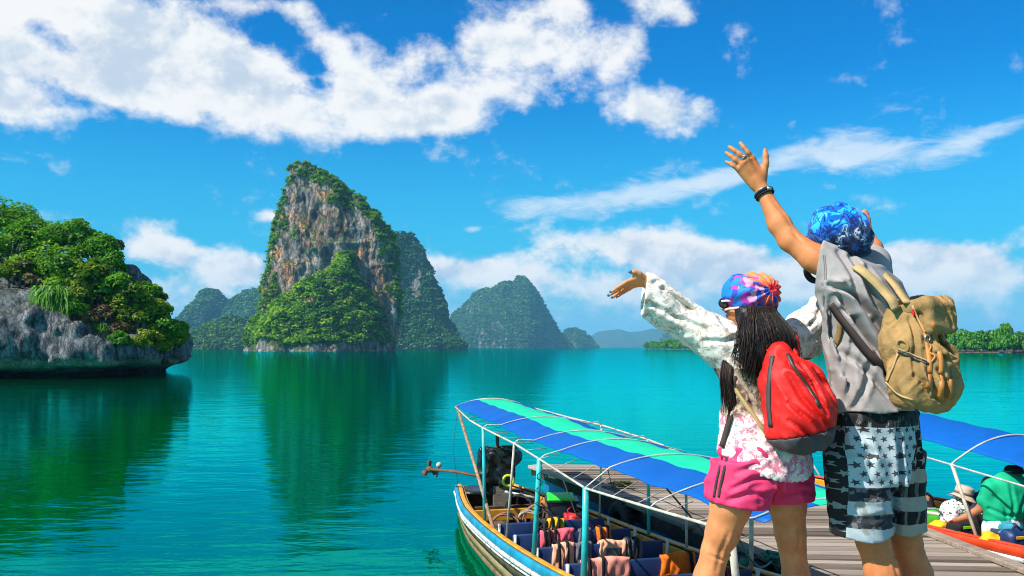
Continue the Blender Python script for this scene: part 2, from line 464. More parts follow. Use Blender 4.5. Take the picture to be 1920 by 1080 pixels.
# ------------------------------------------------------------------ rock material for the karst
def rock_mat(name, scale=1.0, orange=1.0, moss=.5, dark=1.0, blue=0.0, tide=None):
    m, nt, b = new_mat(name)
    pos = wpos(nt)
    st = mapping(nt, pos, scale=(scale, scale, scale * .27))
    n1 = noise(nt, st, .22, 8, .65, .6)
    n2 = noise(nt, mapping(nt, pos, scale=(scale,) * 3), .07, 5, .6, .4)
    n3 = noise(nt, mapping(nt, pos, scale=(scale, scale, scale * .5)), .6, 8, .7)
    k = dark
    c = ramp(nt, n1, [(.34, (.02 * k, .02 * k, .022 * k)), (.46, (.11 * k, .10 * k, .10 * k)), (.57, (.23 * k, .205 * k, .185 * k)), (.72, (.44 * k, .40 * k, .35 * k))])
    c = mixc(nt, smooth(nt, noise(nt, mapping(nt, pos, scale=(scale,) * 3), .035, 4, .55), .42, .60) * .8 * min(1, orange + .1), c, mixc(nt, 1.0, c, (1.45, 1.0, .74), 'MULTIPLY'))
    if blue: c = mixc(nt, blue, c, mixc(nt, 1.0, c, (.62, .85, 1.15), 'MULTIPLY'))
    if orange:
        c = mixc(nt, smooth(nt, n2, .52, .62) * smooth(nt, n1, .35, .55) * orange, c, ramp(nt, n3, [(.3, (.28, .09, .03)), (.5, (.50, .22, .09)), (.7, (.60, .42, .26))]))
    c = mixc(nt, smooth(nt, n3, .58, .8) * .5, c, (.05, .05, .045))
    if moss:
        g = nt.nodes.new('ShaderNodeNewGeometry'); gx, gy, gz = sep(nt, g.outputs['Normal'])
        ms = smooth(nt, gz + (n3 - .5) * 1.2, .25, .7)
        c = mixc(nt, ms * moss, c, mixc(nt, n3, (.012, .04, .006), (.05, .10, .012)))
    cw = noise(nt, st, .9, 4, .6, col=True)
    va = nt.nodes.new('ShaderNodeVectorMath'); va.operation = 'MULTIPLY_ADD'; nt.links.new(cw, va.inputs[0]); va.inputs[1].default_value = (2.2,) * 3
    nt.links.new(mapping(nt, pos, scale=(scale, scale, scale * .55)), va.inputs[2])
    ck = nt.nodes.new('ShaderNodeTexVoronoi'); ck.feature = 'DISTANCE_TO_EDGE'; ck.inputs['Scale'].default_value = .33; nt.links.new(va.outputs[0], ck.inputs['Vector'])
    crack = smooth(nt, NV(nt, ck.outputs['Distance']), .0, .10)
    c = mixc(nt, nm(nt, 'SUBTRACT', 1.0, crack) * (.42 if tide else .65) * smooth(nt, n2, .35, .6), c, (.018, .017, .017))
    if tide:
        zz = sep(nt, pos)[2]
        zt = smooth(nt, zz + (n3 - .5) * .9, tide - .2, tide + .2, 1.0, 0.0)
        c = mixc(nt, zt, c, mixc(nt, n3, (.12, .09, .055), (.38, .31, .22)))
        zb = smooth(nt, zz + (n3 - .5) * .6, .35, .75, 1.0, 0.0)
        c = mixc(nt, zb, c, (.018, .015, .010))
    nt.links.new(c, b.inputs['Base Color']); b.inputs['Roughness'].default_value = .9; b.inputs['Specular IOR Level'].default_value = .2
    bump(nt, b, n1 * .6 + n3 * .5 + crack * .5, 1.0, 1.1 / scale)
    return m
M_CLIFF = rock_mat('limestone_cliff', 1.0, 1.0, .9, 1.0)
M_CLIFF_FAR = rock_mat('far_limestone', .5, .35, 1.0, .8)
M_ISLET = rock_mat('islet_limestone', 7.0, .0, .25, .88, .5, tide=1.75)

# ------------------------------------------------------------------ karst towers
def tower(name, left, right, Y, kf, kb, nth, nz, mat, amp, seed, parent=None, ex=2.6, freq=.06, vert=.3, extra_front=None):
    """tower karst: silhouette given by photo rows, real depth from kf (front) and kb (back) ratios"""
    L = np.array(sorted([(py, px) for px, py in left])); R = np.array(sorted([(py, px) for px, py in right]))
    y0, y1 = max(L[0, 0], R[0, 0]), min(L[-1, 0], R[-1, 0])
    zt = CZ - (y0 - HY) / F * Y; zb = -4.0
    tz = np.linspace(0, 1, nz) ** .9
    z = zb + (zt - zb) * tz
    py = HY - (z - CZ) * F / Y
    xl = (np.interp(py, L[:, 0], L[:, 1]) - 960) / F * Y; xr = (np.interp(py, R[:, 0], R[:, 1]) - 960) / F * Y
    cx, rx = (xl + xr) / 2, np.maximum((xr - xl) / 2, .5)
    th = np.linspace(0, 2 * np.pi, nth, endpoint=False)
    c, s = np.cos(th), np.sin(th)
    cc = np.sign(c) * np.abs(c) ** (2 / ex); ss = np.sign(s) * np.abs(s) ** (2 / ex)
    X = cx[:, None] + rx[:, None] * cc[None]
    dep = np.where(ss < 0, kf, kb)[None] * np.maximum(rx, 4)[:, None]
    if extra_front is not None: dep = dep + np.where(ss < 0, 1, 0)[None] * extra_front(z)[:, None]
    Yy = Y + dep * ss[None]
    Z = np.repeat(z[:, None], nth, 1)
    n = fbm(X * freq, Yy * freq, Z * freq * vert, 5, seed, .55)
    n2 = fbm(X * freq * 2.2, Yy * freq * 2.2, Z * freq * 1.6, 4, seed + 50, .5)
    led = np.abs(vnoise(X * freq * .8, Yy * freq * .8, Z * freq * 2.5, seed + 90))
    disp = amp * (n * .8 + n2 * .45 - led * .5)
    taper = np.clip((1 - tz) * 8, .15, 1)[:, None]
    nx, ny = cc[None] * np.ones_like(X), ss[None] * np.ones_like(X)
    ln = np.sqrt(nx ** 2 + ny ** 2) + 1e-6
    X = X + disp * taper * nx / ln * .55; Yy = Yy + disp * taper * ny / ln
    Z = Z + amp * .35 * n2 * taper * (tz > .03)[:, None]
    V = np.stack([X, Yy, Z], -1).reshape(-1, 3)
    i = np.arange(nz - 1)[:, None] * nth + np.arange(nth)[None]
    j = np.arange(nz - 1)[:, None] * nth + (np.arange(nth)[None] + 1) % nth
    Fq = np.stack([i, j, j + nth, i + nth], -1).reshape(-1, 4)
    top = np.array([[V[-nth:, 0].mean(), V[-nth:, 1].mean(), V[-nth:, 2].max() + .5]])
    V = np.concatenate([V, top]); k = len(V) - 1
    Fq = np.concatenate([Fq, np.array([[(nz - 1) * nth + a, (nz - 1) * nth + (a + 1) % nth, k, k] for a in range(0, nth)])])
    tri = Fq[-nth:, :3]
    me_V, me_F = V, Fq[:-nth]
    me = bpy.data.meshes.new(name)
    off = wloc(parent) if parent is not None else np.zeros(3)
    me.from_pydata((me_V - off).tolist(), [], me_F.tolist() + tri.tolist())
    o = link_mesh(name, me, mat, parent, True)
    return o, V, Fq[:-nth]
def topx(V):
    return 960 + V[:, 0] / V[:, 1] * F, HY - (V[:, 2] - CZ) * F / V[:, 1]
def face_samples(V, Fq, n, r):
    c = V[Fq].mean(1)
    a = np.linalg.norm(np.cross(V[Fq[:, 2]] - V[Fq[:, 0]], V[Fq[:, 3]] - V[Fq[:, 1]]), axis=1)
    nr = np.cross(V[Fq[:, 2]] - V[Fq[:, 0]], V[Fq[:, 3]] - V[Fq[:, 1]]); nr /= (np.linalg.norm(nr, axis=1)[:, None] + 1e-9)
    k = r.choice(len(Fq), n, p=a / a.sum())
    u, v = r.uniform(size=(2, n, 1)); q = V[Fq[k]]
    c = (q[:, 0] * (1 - u) + q[:, 1] * u) * (1 - v) + (q[:, 3] * (1 - u) + q[:, 2] * u) * v
    return c + r.normal(size=(n, 3)) * .6, nr[k]

FAR_PROTO = [crown(27, 100 + i, 7, .56, .85, 1.3) for i in range(7)]
MID_PROTO = [crown(116, 200 + i, 11, .275, .85, 1.5) for i in range(8)]

YM = 700.0
main_left = [(478, 662), (478, 640), (488, 600), (498, 560), (504, 520), (514, 470), (521, 430), (534, 380), (537, 340), (545, 312), (556, 306)]
main_right = [(740, 662), (747, 620), (748, 560), (743, 500), (738, 460), (717, 422), (690, 395), (665, 366), (640, 346), (615, 326), (590, 310), (572, 306)]
karst = tag(bpy.data.objects.new('karst_island', None), 'tall pointed limestone tower rising from the bay, green mound at its foot', 'island'); COL.objects.link(karst)
karst.location = (-150, YM, 0)
cliff, V, Fq = tower('cliff', main_left, main_right, YM, .42, .5, 420, 230, M_CLIFF, 6.5, 3, karst, 2.8, .05, .28)
r = np.random.default_rng(11)
pts, nr = face_samples(V, Fq, 15000, r)
px, py = topx(pts)
Rr = np.array(sorted([(b_, a_) for a_, b_ in main_right])); Ll = np.array(sorted([(b_, a_) for a_, b_ in main_left]))
xr = np.interp(py, Rr[:, 0], Rr[:, 1]); xl = np.interp(py, Ll[:, 0], Ll[:, 1])
nn = fbm(pts[:, 0] * .06, pts[:, 1] * .06, pts[:, 2] * .06, 3, 7)
ridge = ((xr - px) < 26 + 16 * nn) & (py < 480)
ridge |= ((xr - px) < 8 + 14 * nn) & (py < 600)
leftv = ((px - xl) < 10 + 22 * nn) & (py > 330)
capv = py < 330 + 8 * nn
ledge = (nn > .62) | ((px < 560) & (py > 340) & (py < 450) & (nn > .05))
keep = (ridge | leftv | capv | ledge) & (nr[:, 1] < .45) & (pts[:, 2] > 5) & (r.uniform(size=len(px)) < .35)
pts = pts[keep]
scatter('cliff_trees', pts, r.uniform(1.7, 3.4, len(pts)), r.normal(-.12, .10, len(pts)), MID_PROTO, M_LEAF, karst)['kind'] = 'stuff'
mound_l = [(474, 662), (480, 640), (492, 610), (530, 575), (575, 550), (615, 520), (640, 490), (652, 478)]
mound_r = [(738, 662), (732, 640), (722, 600), (708, 570), (696, 545), (684, 520), (672, 495), (664, 478)]
mound, V, Fq = tower('forested_slope', mound_l, mound_r, YM, .5, .3, 200, 90, M_CLIFF, 7, 9, karst, 2.2, .04, .8, lambda z: 20 + 36 * np.clip(1 - z / 75, 0, 1))
pts, nr = face_samples(V, Fq, 3600, r)
nn = fbm(pts[:, 0] * .05, pts[:, 1] * .05, pts[:, 2] * .05, 3, 27)
keep = (nr[:, 1] < .3) & (pts[:, 2] > 5.5 + 4 * nn)
pts = pts[keep]; nn = nn[keep]
tn = np.clip(nn * .25 + r.normal(.08, .20, len(pts)), -.35, .5)
scatter('mound_trees', pts + np.array([0, -.6, .8]), r.uniform(2.2, 5.4, len(pts)) * r.uniform(.7, 1.1, len(pts)), tn, MID_PROTO, M_LEAF, karst)['kind'] = 'stuff'

# a second tower half hidden behind it
b2l = [(700, 662), (705, 600), (715, 540), (722, 480), (735, 442), (752, 436)]
b2r = [(876, 662), (858, 625), (842, 600), (832, 570), (815, 530), (805, 500), (798, 480), (785, 455), (770, 438)]
k2 = tag(bpy.data.objects.new('karst_island', None), 'steep blue green limestone tower half hidden behind the tallest rock', 'island'); COL.objects.link(k2)
k2.location = (-165, 1700, 0)
_, V, Fq = tower('cliff', b2l, b2r, 1700, .5, .5, 260, 150, M_CLIFF_FAR, 14, 23, k2, 2.4, .02, .35)
pts, nr = face_samples(V, Fq, 9000, r)
px, py = topx(pts); nn = fbm(pts[:, 0] * .02, pts[:, 1] * .02, pts[:, 2] * .013, 3, 37)
bare = (px > 748) & (px < 790) & (py > 480) & (py < 560) & (nn > -.25) | (nn > .55)
keep = ~bare & (nr[:, 1] < .4) & (pts[:, 2] > 2)
pts = pts[keep]
scatter('cliff_trees', pts, r.uniform(3.6, 7.4, len(pts)), r.normal(-.1, .13, len(pts)) + .2 * (pts[:, 2] < 60), FAR_PROTO, M_FAR, k2)['kind'] = 'stuff'
ap_l = [(705, 662), (712, 640), (730, 600), (748, 560), (760, 545)]
ap_r = [(880, 662), (868, 645), (840, 628), (806, 600), (776, 560), (770, 545)]
_, V, Fq = tower('forested_slope', ap_l, ap_r, 1600, .35, .4, 140, 50, M_CLIFF_FAR, 10, 29, k2, 2.2, .02, .8)
pts, nr = face_samples(V, Fq, 3800, r); pts = pts[(nr[:, 1] < .3) & (pts[:, 2] > 2)]
scatter('slope_trees', pts, r.uniform(4.0, 8.0, len(pts)), r.normal(.08, .15, len(pts)), FAR_PROTO, M_FAR, k2)['kind'] = 'stuff'

# ------------------------------------------------------------------ hills: ridge line given by photo rows
def hill(name, ridge, Y, depth, label, seed, ntrees, tsize, amp, mat=M_CLIFF_FAR, tint=0., nx=200, nv=50, prof=.75, category='hill', leaf=M_FAR, bare=.75):
    Rg = np.array(ridge, float)
    X0, X1 = (Rg[0, 0] - 960) / F * Y, (Rg[-1, 0] - 960) / F * Y
    x = np.linspace(X0, X1, nx); pxx = 960 + x / Y * F
    h = CZ - (np.interp(pxx, Rg[:, 0], Rg[:, 1]) - HY) / F * Y
    h = np.maximum(h, .5)
    v = np.linspace(-1, 1, nv)
    X, Vv = np.meshgrid(x, v)
    H = np.interp(X, x, h)
    # wider slopes under higher ground
    dloc = depth * (.35 + .65 * np.clip(H / h.max(), 0, 1))
    Yy = Y + Vv * dloc
    n = fbm(X / depth * 2.2, Yy / depth * 2.2, np.zeros_like(X) + seed, 5, seed)
    Z = H * (1 - np.abs(Vv) ** 1.25) ** prof
    side = np.clip(np.abs(Vv) * 3, 0, 1)
    Z = Z - np.abs(n) * amp * side * np.clip(H / h.max() * 2, 0, 1) * (1 - np.abs(Vv)) * 1.1
    Yy = Yy + fbm(X / depth * 3, Z / depth * 1.2, np.zeros_like(X), 4, seed + 3) * amp * .8 * side
    Z = np.where(np.abs(Vv) > .985, -3, Z)
    V = np.stack([X, Yy, Z], -1).reshape(-1, 3)
    i = np.arange(nv - 1)[:, None] * nx + np.arange(nx - 1)[None]
    Fq = np.stack([i, i + 1, i + nx + 1, i + nx], -1).reshape(-1, 4)
    root = tag(bpy.data.objects.new(name, None), label, category); COL.objects.link(root)
    root.location = (float(X.mean()), Y, 0)
    np_obj('slope', V, Fq, mat, root)
    if ntrees:
        rr = np.random.default_rng(seed)
        pts, nr = face_samples(V, Fq, ntrees, rr)
        nn = fbm(pts[:, 0] / depth * 3, pts[:, 1] / depth * 3, pts[:, 2] / depth * 3, 3, seed + 9)
        k = (pts[:, 2] > 1) & (pts[:, 1] < Y + dloc.max() * .10) & (nn < bare)
        pts = pts[k]; nn = nn[k]
        scatter('forest', pts, rr.uniform(.55, 1.1, len(pts)) * tsize * .8, rr.normal(tint, .14, len(pts)) + .12 * nn, FAR_PROTO, leaf, root)['kind'] = 'stuff'
    return root
hill('forested_hill', [(300, 655), (325, 612), (350, 580), (368, 562), (378, 545), (392, 541), (408, 545), (416, 556), (425, 566), (440, 558), (458, 545), (475, 540), (495, 545), (520, 570), (560, 655)], 2800, 280,
     'blue green forested hill with a rounded knob, left of the tallest rock', 31, 6500, 11.5, 48, prof=.62)
hill('forested_hill', [(320, 657), (345, 640), (375, 618), (405, 600), (430, 592), (460, 596), (490, 604), (530, 640), (540, 657)], 1500, 130,
     'low bright green wooded slope at the foot of the rounded knob hill', 33, 3000, 6.8, 13, tint=.16)
hill('forested_hill', [(835, 655), (848, 590), (870, 570), (890, 548), (912, 540), (925, 541), (940, 530), (955, 527), (962, 530), (972, 517), (985, 520), (995, 533), (1008, 550), (1020, 572), (1035, 600), (1050, 625), (1075, 655)], 3800, 460,
     'steep dark blue green peak right of the tallest rock', 41, 9500, 12.8, 96, prof=.6, bare=1.2)
hill('forested_hill', [(1020, 655), (1045, 636), (1062, 618), (1078, 615), (1095, 622), (1112, 636), (1122, 655)], 4300, 220,
     'small rounded dark hill at the right end of the peak', 43, 1200, 13, 36, prof=.55)
hill('distant_ridge', [(1080, 655), (1105, 632), (1120, 622), (1140, 619), (1160, 617), (1180, 622), (1200, 621), (1222, 616), (1240, 618), (1260, 621), (1300, 632), (1340, 655)], 9500, 1200,
     'pale blue hazy ridge on the horizon left of the woman', 51, 0, 0, 120, category='hill')
hill('distant_ridge', [(1050, 655), (1090, 640), (1180, 634), (1250, 640), (1330, 634), (1420, 644), (1500, 655)], 12000, 1300,
     'faintest pale blue hills lying lowest on the horizon', 52, 0, 0, 90, category='hill')
hill('forested_hill', [(1232, 655), (1240, 634), (1248, 626), (1257, 625), (1266, 633), (1276, 655)], 5200, 160,
     'tiny dark rounded islet on the horizon before the pale ridge', 53, 300, 16, 18, prof=.5)
hill('distant_ridge', [(1290, 655), (1325, 625), (1345, 603), (1362, 595), (1380, 600), (1410, 622), (1450, 655)], 8000, 800,
     'blue distant peak seen between the arm and hair of the woman', 54, 0, 0, 60, category='hill')
hill('distant_ridge', [(1660, 655), (1700, 622), (1730, 604), (1748, 598), (1765, 604), (1790, 622), (1830, 655)], 7500, 800,
     'blue distant peak rising over the mangroves beside the tan backpack', 55, 0, 0, 60, category='hill')

# ------------------------------------------------------------------ mangrove shore on the right
shore = [np.array(p) for p in ((186., 1240.), (205., 900.), (222., 640.), (240., 470.), (300., 400.), (420., 360.))]
def shore_at(t):
    k = min(int(t * (len(shore) - 1)), len(shore) - 2); f = t * (len(shore) - 1) - k
    return shore[k] * (1 - f) + shore[k + 1] * f
M_MUD = pmat('mud_bank', (.10, .06, .04), .9, .4, .5)
mb = MB()
sv = [shore_at(i / 60) for i in range(61)]
for i in range(60):
    a, c = sv[i], sv[i + 1]
    a2, c2 = a + np.array((260., 140.)), c + np.array((260., 140.))
    mb.add([(a[0] - 1, a[1] - 1, -.6), (c[0] - 1, c[1] - 1, -.6), (c[0] + 2, c[1] + 2, .5), (a[0] + 2, a[1] + 2, .5), (c2[0], c2[1], 1.2), (a2[0], a2[1], 1.2)], [(0, 1, 2, 3), (3, 2, 4, 5)])
tag(mb.build('mangrove_shore', M_MUD), kind='structure', label='low mud shore under the mangroves')
MAN = [crown(850, 300 + i, 20, .17, 1.0, 1.5) for i in range(6)]
protos = []
for i, (V, ti) in enumerate(MAN):
    me = np_mesh('crown', V * np.array((5.0, 5.0, 8.0)) + np.array((0, 0, 4.6)), np.arange(len(V)).reshape(-1, 4)); attr(me, 'tint', ti); me.materials.append(M_LEAF_BRIGHT)
    mb = MB(); rr = random.Random(i)
    mb.tube([(0, 0, 0), (.2, .1, 3), (.1, 0, 7)], [.28, .22, .12], 6)
    for k in range(5):
        an = rr.uniform(0, 6.28); mb.tube([(math.cos(an) * 1.1, math.sin(an) * 1.1, -.5), (math.cos(an) * .6, math.sin(an) * .6, 1.0), (.1, .05, 2.0)], .08, 5)
    for k in range(4):
        an = rr.uniform(0, 6.28); mb.tube([(.15, .05, 4.5), (math.cos(an) * 1.6, math.sin(an) * 1.6, 7.2)], [.12, .05], 5)
    tm = bpy.data.meshes.new('trunk'); tm.from_pydata(mb.v, [], mb.f); tm.materials.append(M_BARK)
    protos.append((me, tm))
rr = random.Random(9)
for i in range(150):
    t = (i + rr.uniform(-.3, .3)) / 149; t = min(1, max(0, t))
    p = shore_at(t) + np.array((rr.uniform(1, 5), rr.uniform(1, 5)))
    e = empty('mangrove_tree', (p[0], p[1], .2), 'round green mangrove in the line along the right shore', 'tree', 'mangrove trees along the right shore')
    s = rr.uniform(.85, 1.2) * (1.0 if p[1] < 700 else .95); e.scale = (s, s, s * rr.uniform(.82, 1.04)); e.rotation_euler = (0, 0, rr.uniform(0, 6.28))
    me, tm = protos[i % 6]
    for nme, dd in (('crown', me), ('trunk', tm)):
        o = bpy.data.objects.new(nme, dd); COL.objects.link(o); o.parent = e
p = np.array((245.5 , 440.))
e = empty('mangrove_tree', (p[0] + 3, p[1] + 6, .2), 'taller thin crowned tree standing above the mangroves at the far right', 'tree'); e.scale = (.8, .8, 1.30)
for nme, dd in (('crown', protos[2][0]), ('trunk', protos[2][1])):
    o = bpy.data.objects.new(nme, dd); COL.objects.link(o); o.parent = e
r = np.random.default_rng(3)
bp = []
for i in range(1250):
    p = shore_at(r.uniform()); q = r.uniform(.012, .8) ** 1.5
    bp.append((p[0] + 260 * q + 5, p[1] + 140 * q + 5, 6.0 + r.uniform(-3.5, 1.8)))
bp = np.array(bp)
o = scatter('mangrove_forest', bp, r.uniform(4.6, 6.2, len(bp)), r.normal(0, .13, len(bp)), [crown(112, 340 + i, 11, .33, .9, 1.4) for i in range(5)], M_LEAF_BRIGHT)
tag(o, 'dense mangrove wood behind the front row on the right shore', 'forest', kind='stuff')

# ------------------------------------------------------------------ surface nets for sculpted bodies
class Field:
    def __init__(s, lo, hi, h):
        s.lo = np.array(lo, np.float32); s.h = h
        s.n = np.ceil((np.array(hi) - np.array(lo)) / h).astype(int) + 1
        s.d = np.full(s.n, 1e3, np.float32)
        s.ax = [s.lo[i] + h * np.arange(s.n[i], dtype=np.float32) for i in range(3)]
    def sub(s, lo, hi):
        sl = []
        for i in range(3):
            a = int(np.clip(np.floor((lo[i] - s.lo[i]) / s.h), 0, s.n[i] - 1)); c = int(np.clip(np.ceil((hi[i] - s.lo[i]) / s.h) + 1, a + 1, s.n[i]))
            sl.append(slice(a, c))
        g = np.meshgrid(*[s.ax[i][sl[i]] for i in range(3)], indexing='ij', sparse=True)
        return tuple(sl), g
    def merge(s, sl, d, k=0., op='add'):
        a = s.d[sl]; d = d.astype(np.float32)
        if op == 'add':
            if k > 0:
                hh = np.clip(.5 + .5 * (a - d) / k, 0, 1); a = np.minimum(np.where(a > 100, d, a * (1 - hh) + d * hh - k * hh * (1 - hh)), np.minimum(a, d) + 1e-9)
            else: a = np.minimum(a, d)
        else:
            if k > 0:
                hh = np.clip(.5 - .5 * (a + d) / k, 0, 1); a = a * (1 - hh) - d * hh + k * hh * (1 - hh)
            else: a = np.maximum(a, -d)
        s.d[sl] = a
    def cone(s, a, b, r1, r2=None, k=.02, op='add', flat=None):
        """round cone; flat=(axis vector, ratio) squeezes the section along an axis"""
        r2 = r1 if r2 is None else r2
        a, b = np.array(a, np.float32), np.array(b, np.float32); m = max(r1, r2) + k + 3 * s.h
        if flat is not None: m *= max(1., 1 / min(1, flat[1]))
        sl, (x, y, z) = s.sub(np.minimum(a, b) - m, np.maximum(a, b) + m)
        ab = b - a; L2 = max(float(ab @ ab), 1e-12)
        t = np.clip(((x - a[0]) * ab[0] + (y - a[1]) * ab[1] + (z - a[2]) * ab[2]) / L2, 0, 1)
        qx, qy, qz = x - (a[0] + t * ab[0]), y - (a[1] + t * ab[1]), z - (a[2] + t * ab[2])
        if flat is not None:
            f = np.array(flat[0], float); f /= np.linalg.norm(f); pr = (qx * f[0] + qy * f[1] + qz * f[2]) * (1 / flat[1] - 1)
            qx, qy, qz = qx + f[0] * pr, qy + f[1] * pr, qz + f[2] * pr
        d = np.sqrt(qx * qx + qy * qy + qz * qz) - (r1 + (r2 - r1) * t)
        if flat is not None and flat[1] < 1: d = d * (.5 + .5 * flat[1])
        s.merge(sl, d, k, op)
    def chain(s, pts, rs, k=.02, flat=None):
        for i in range(len(pts) - 1): s.cone(pts[i], pts[i + 1], rs[i], rs[i + 1], k, flat=flat)
    def ell(s, c, rad, R=None, k=.02, op='add', dn=None):
        rad = np.array(rad, float); m = rad.max() + k + 3 * s.h
        c = np.array(c, float)
        sl, (x, y, z) = s.sub(c - m, c + m)
        x, y, z = x - c[0], y - c[1], z - c[2]
        if R is not None:
            x, y, z = [R[0][i] * x + R[1][i] * y + R[2][i] * z for i in range(3)]
        k0 = np.sqrt((x / rad[0]) ** 2 + (y / rad[1]) ** 2 + (z / rad[2]) ** 2)
        k1 = np.sqrt((x / rad[0] ** 2) ** 2 + (y / rad[1] ** 2) ** 2 + (z / rad[2] ** 2) ** 2) + 1e-9
        s.merge(sl, k0 * (k0 - 1) / k1, k, op)
    def rbox(s, c, half, rnd, R=None, k=.02, op='add'):
        half = np.array(half, float); c = np.array(c, float); m = np.linalg.norm(half) + k + 3 * s.h
        sl, (x, y, z) = s.sub(c - m, c + m)
        x, y, z = x - c[0], y - c[1], z - c[2]
        if R is not None:
            x, y, z = [R[0][i] * x + R[1][i] * y + R[2][i] * z for i in range(3)]
        qx, qy, qz = np.abs(x) - half[0] + rnd, np.abs(y) - half[1] + rnd, np.abs(z) - half[2] + rnd
        d = np.sqrt(np.maximum(qx, 0) ** 2 + np.maximum(qy, 0) ** 2 + np.maximum(qz, 0) ** 2) + np.minimum(np.maximum(qx, np.maximum(qy, qz)), 0) - rnd
        s.merge(sl, d, k, op)
    def loft(s, secs, k=.02, ex=2.0, cap=None):
        """stack of oriented elliptic sections: (z, cx, cy, a, b, yaw)"""
        S = np.array(sorted(secs), float); z0, z1 = S[0, 0], S[-1, 0]
        m = S[:, 3:5].max() + k + 3 * s.h
        lo = (S[:, 1].min() - m, S[:, 2].min() - m, z0 - k - 3 * s.h); hi = (S[:, 1].max() + m, S[:, 2].max() + m, z1 + k + 3 * s.h)
        sl, (x, y, z) = s.sub(lo, hi)
        zz = z.ravel()
        cx, cy, a, b, yw = [np.interp(zz, S[:, 0], S[:, i])[None, None] for i in range(1, 6)]
        # smooth the piecewise linear profile
        u = (x - cx) * np.cos(yw) + (y - cy) * np.sin(yw); v = -(x - cx) * np.sin(yw) + (y - cy) * np.cos(yw)
        q = ((np.abs(u) / a) ** ex + (np.abs(v) / b) ** ex) ** (1 / ex)
        d = (q - 1) * np.minimum(a, b)
        dz = np.maximum(z - z1, z0 - z)
        d = np.where(dz > 0, np.sqrt(np.maximum(d, 0) ** 2 + dz ** 2), np.maximum(d, dz * np.ones_like(d)))
        s.merge(sl, d, k)
    def warp(s, fn):
        """add fn(x,y,z) to the distance near the surface"""
        w = np.abs(s.d) < .12
        ii = np.nonzero(w)
        x, y, z = [s.ax[i][ii[i]] for i in range(3)]
        s.d[ii] += fn(x, y, z).astype(np.float32)
    def crease(s, px_pts, Y0, depth, width, side=-1):
        """press a long crease into the side that faces the viewer's half of the cloth"""
        pts = [P(a, b_, Y0) for a, b_ in px_pts]
        lo = np.min(pts, 0) - 3 * width; hi = np.max(pts, 0) + 3 * width; lo[1] = s.lo[1]; hi[1] = Y0
        sl, (x, y, z) = s.sub(lo, hi)
        dm = np.full((x.shape[0], 1, z.shape[2]), 1e9, np.float32); tt = np.zeros_like(dm); n = len(pts) - 1
        for i in range(n):
            a, b_ = pts[i], pts[i + 1]; ax, az = b_[0] - a[0], b_[2] - a[2]; L2 = ax * ax + az * az + 1e-12
            t = np.clip(((x - a[0]) * ax + (z - a[2]) * az) / L2, 0, 1); dd = np.hypot(x - a[0] - t * ax, z - a[2] - t * az)
            k = dd < dm; dm = np.where(k, dd, dm); tt = np.where(k, (i + t) / n, tt)
        s.d[sl] += (depth * (np.exp(-(dm / width) ** 2) - .45 * np.exp(-((dm - 1.7 * width) / width) ** 2)) * np.sin(np.clip(tt * .86 + .07, 0, 1) * np.pi) ** .5 * np.ones_like(y)).astype(np.float32)
    def cut(s, nrm, p):
        n = np.array(nrm, float); n /= np.linalg.norm(n)
        g = np.meshgrid(*s.ax, indexing='ij', sparse=True)
        s.d = np.maximum(s.d, sum((g[i] - p[i]) * n[i] for i in range(3)).astype(np.float32))
    def mesh(s, smooth_it=2):
        d = s.d; ins = d < 0
        c = np.zeros(np.array(d.shape) - 1, np.int8)
        for i in (0, 1):
            for j in (0, 1):
                for k in (0, 1):
                    c += ins[i:d.shape[0] - 1 + i, j:d.shape[1] - 1 + j, k:d.shape[2] - 1 + k]
        act = np.nonzero((c > 0) & (c < 8))
        n = len(act[0]); idx = np.full(c.shape, -1, np.int32); idx[act] = np.arange(n)
        acc = np.zeros((n, 3)); cnt = np.zeros(n)
        I, J, K = act
        cor = [(i, j, k) for i in (0, 1) for j in (0, 1) for k in (0, 1)]
        val = {q: d[I + q[0], J + q[1], K + q[2]] for q in cor}
        for a in cor:
            for ax in range(3):
                if a[ax] == 0:
                    b = list(a); b[ax] = 1; b = tuple(b)
                    va, vb = val[a], val[b]; m = (va < 0) != (vb < 0)
                    t = np.where(m, va / np.where(np.abs(va - vb) < 1e-12, 1, va - vb), 0)
                    pt = np.tile(np.array(a, float), (n, 1)); pt[:, ax] = t
                    acc += pt * m[:, None]; cnt += m
        V = acc / np.maximum(cnt, 1)[:, None] + np.stack([I, J, K], 1)
        V = V * s.h + s.lo
        Q = []
        for ax in range(3):
            sa = [slice(None)] * 3; sb = [slice(None)] * 3; sa[ax] = slice(0, -1); sb[ax] = slice(1, None)
            A, B = ins[tuple(sa)], ins[tuple(sb)]
            e = np.nonzero(A != B); e = [q.copy() for q in e]
            o1, o2 = (ax + 1) % 3, (ax + 2) % 3
            ok = (e[o1] > 0) & (e[o2] > 0) & (e[o1] < d.shape[o1] - 1) & (e[o2] < d.shape[o2] - 1)
            e = [q[ok] for q in e]
            fl = A[tuple(e)]
            def cell(a1, a2):
                q = [e[0], e[1], e[2]]; q[o1] = q[o1] - a1; q[o2] = q[o2] - a2
                return idx[tuple(q)]
            q4 = np.stack([cell(0, 0), cell(1, 0), cell(1, 1), cell(0, 1)], 1)
            q4 = np.where(fl[:, None], q4, q4[:, ::-1])
            Q.append(q4)
        Q = np.concatenate(Q); Q = Q[(Q >= 0).all(1)]
        for _ in range(smooth_it):
            S = np.zeros_like(V); C = np.zeros(len(V))
            for a, b in ((0, 1), (1, 2), (2, 3), (3, 0)):
                np.add.at(S, Q[:, a], V[Q[:, b]]); np.add.at(C, Q[:, a], 1)
                np.add.at(S, Q[:, b], V[Q[:, a]]); np.add.at(C, Q[:, b], 1)
            V = V * .5 + .5 * S / np.maximum(C, 1)[:, None]
        return V, Q
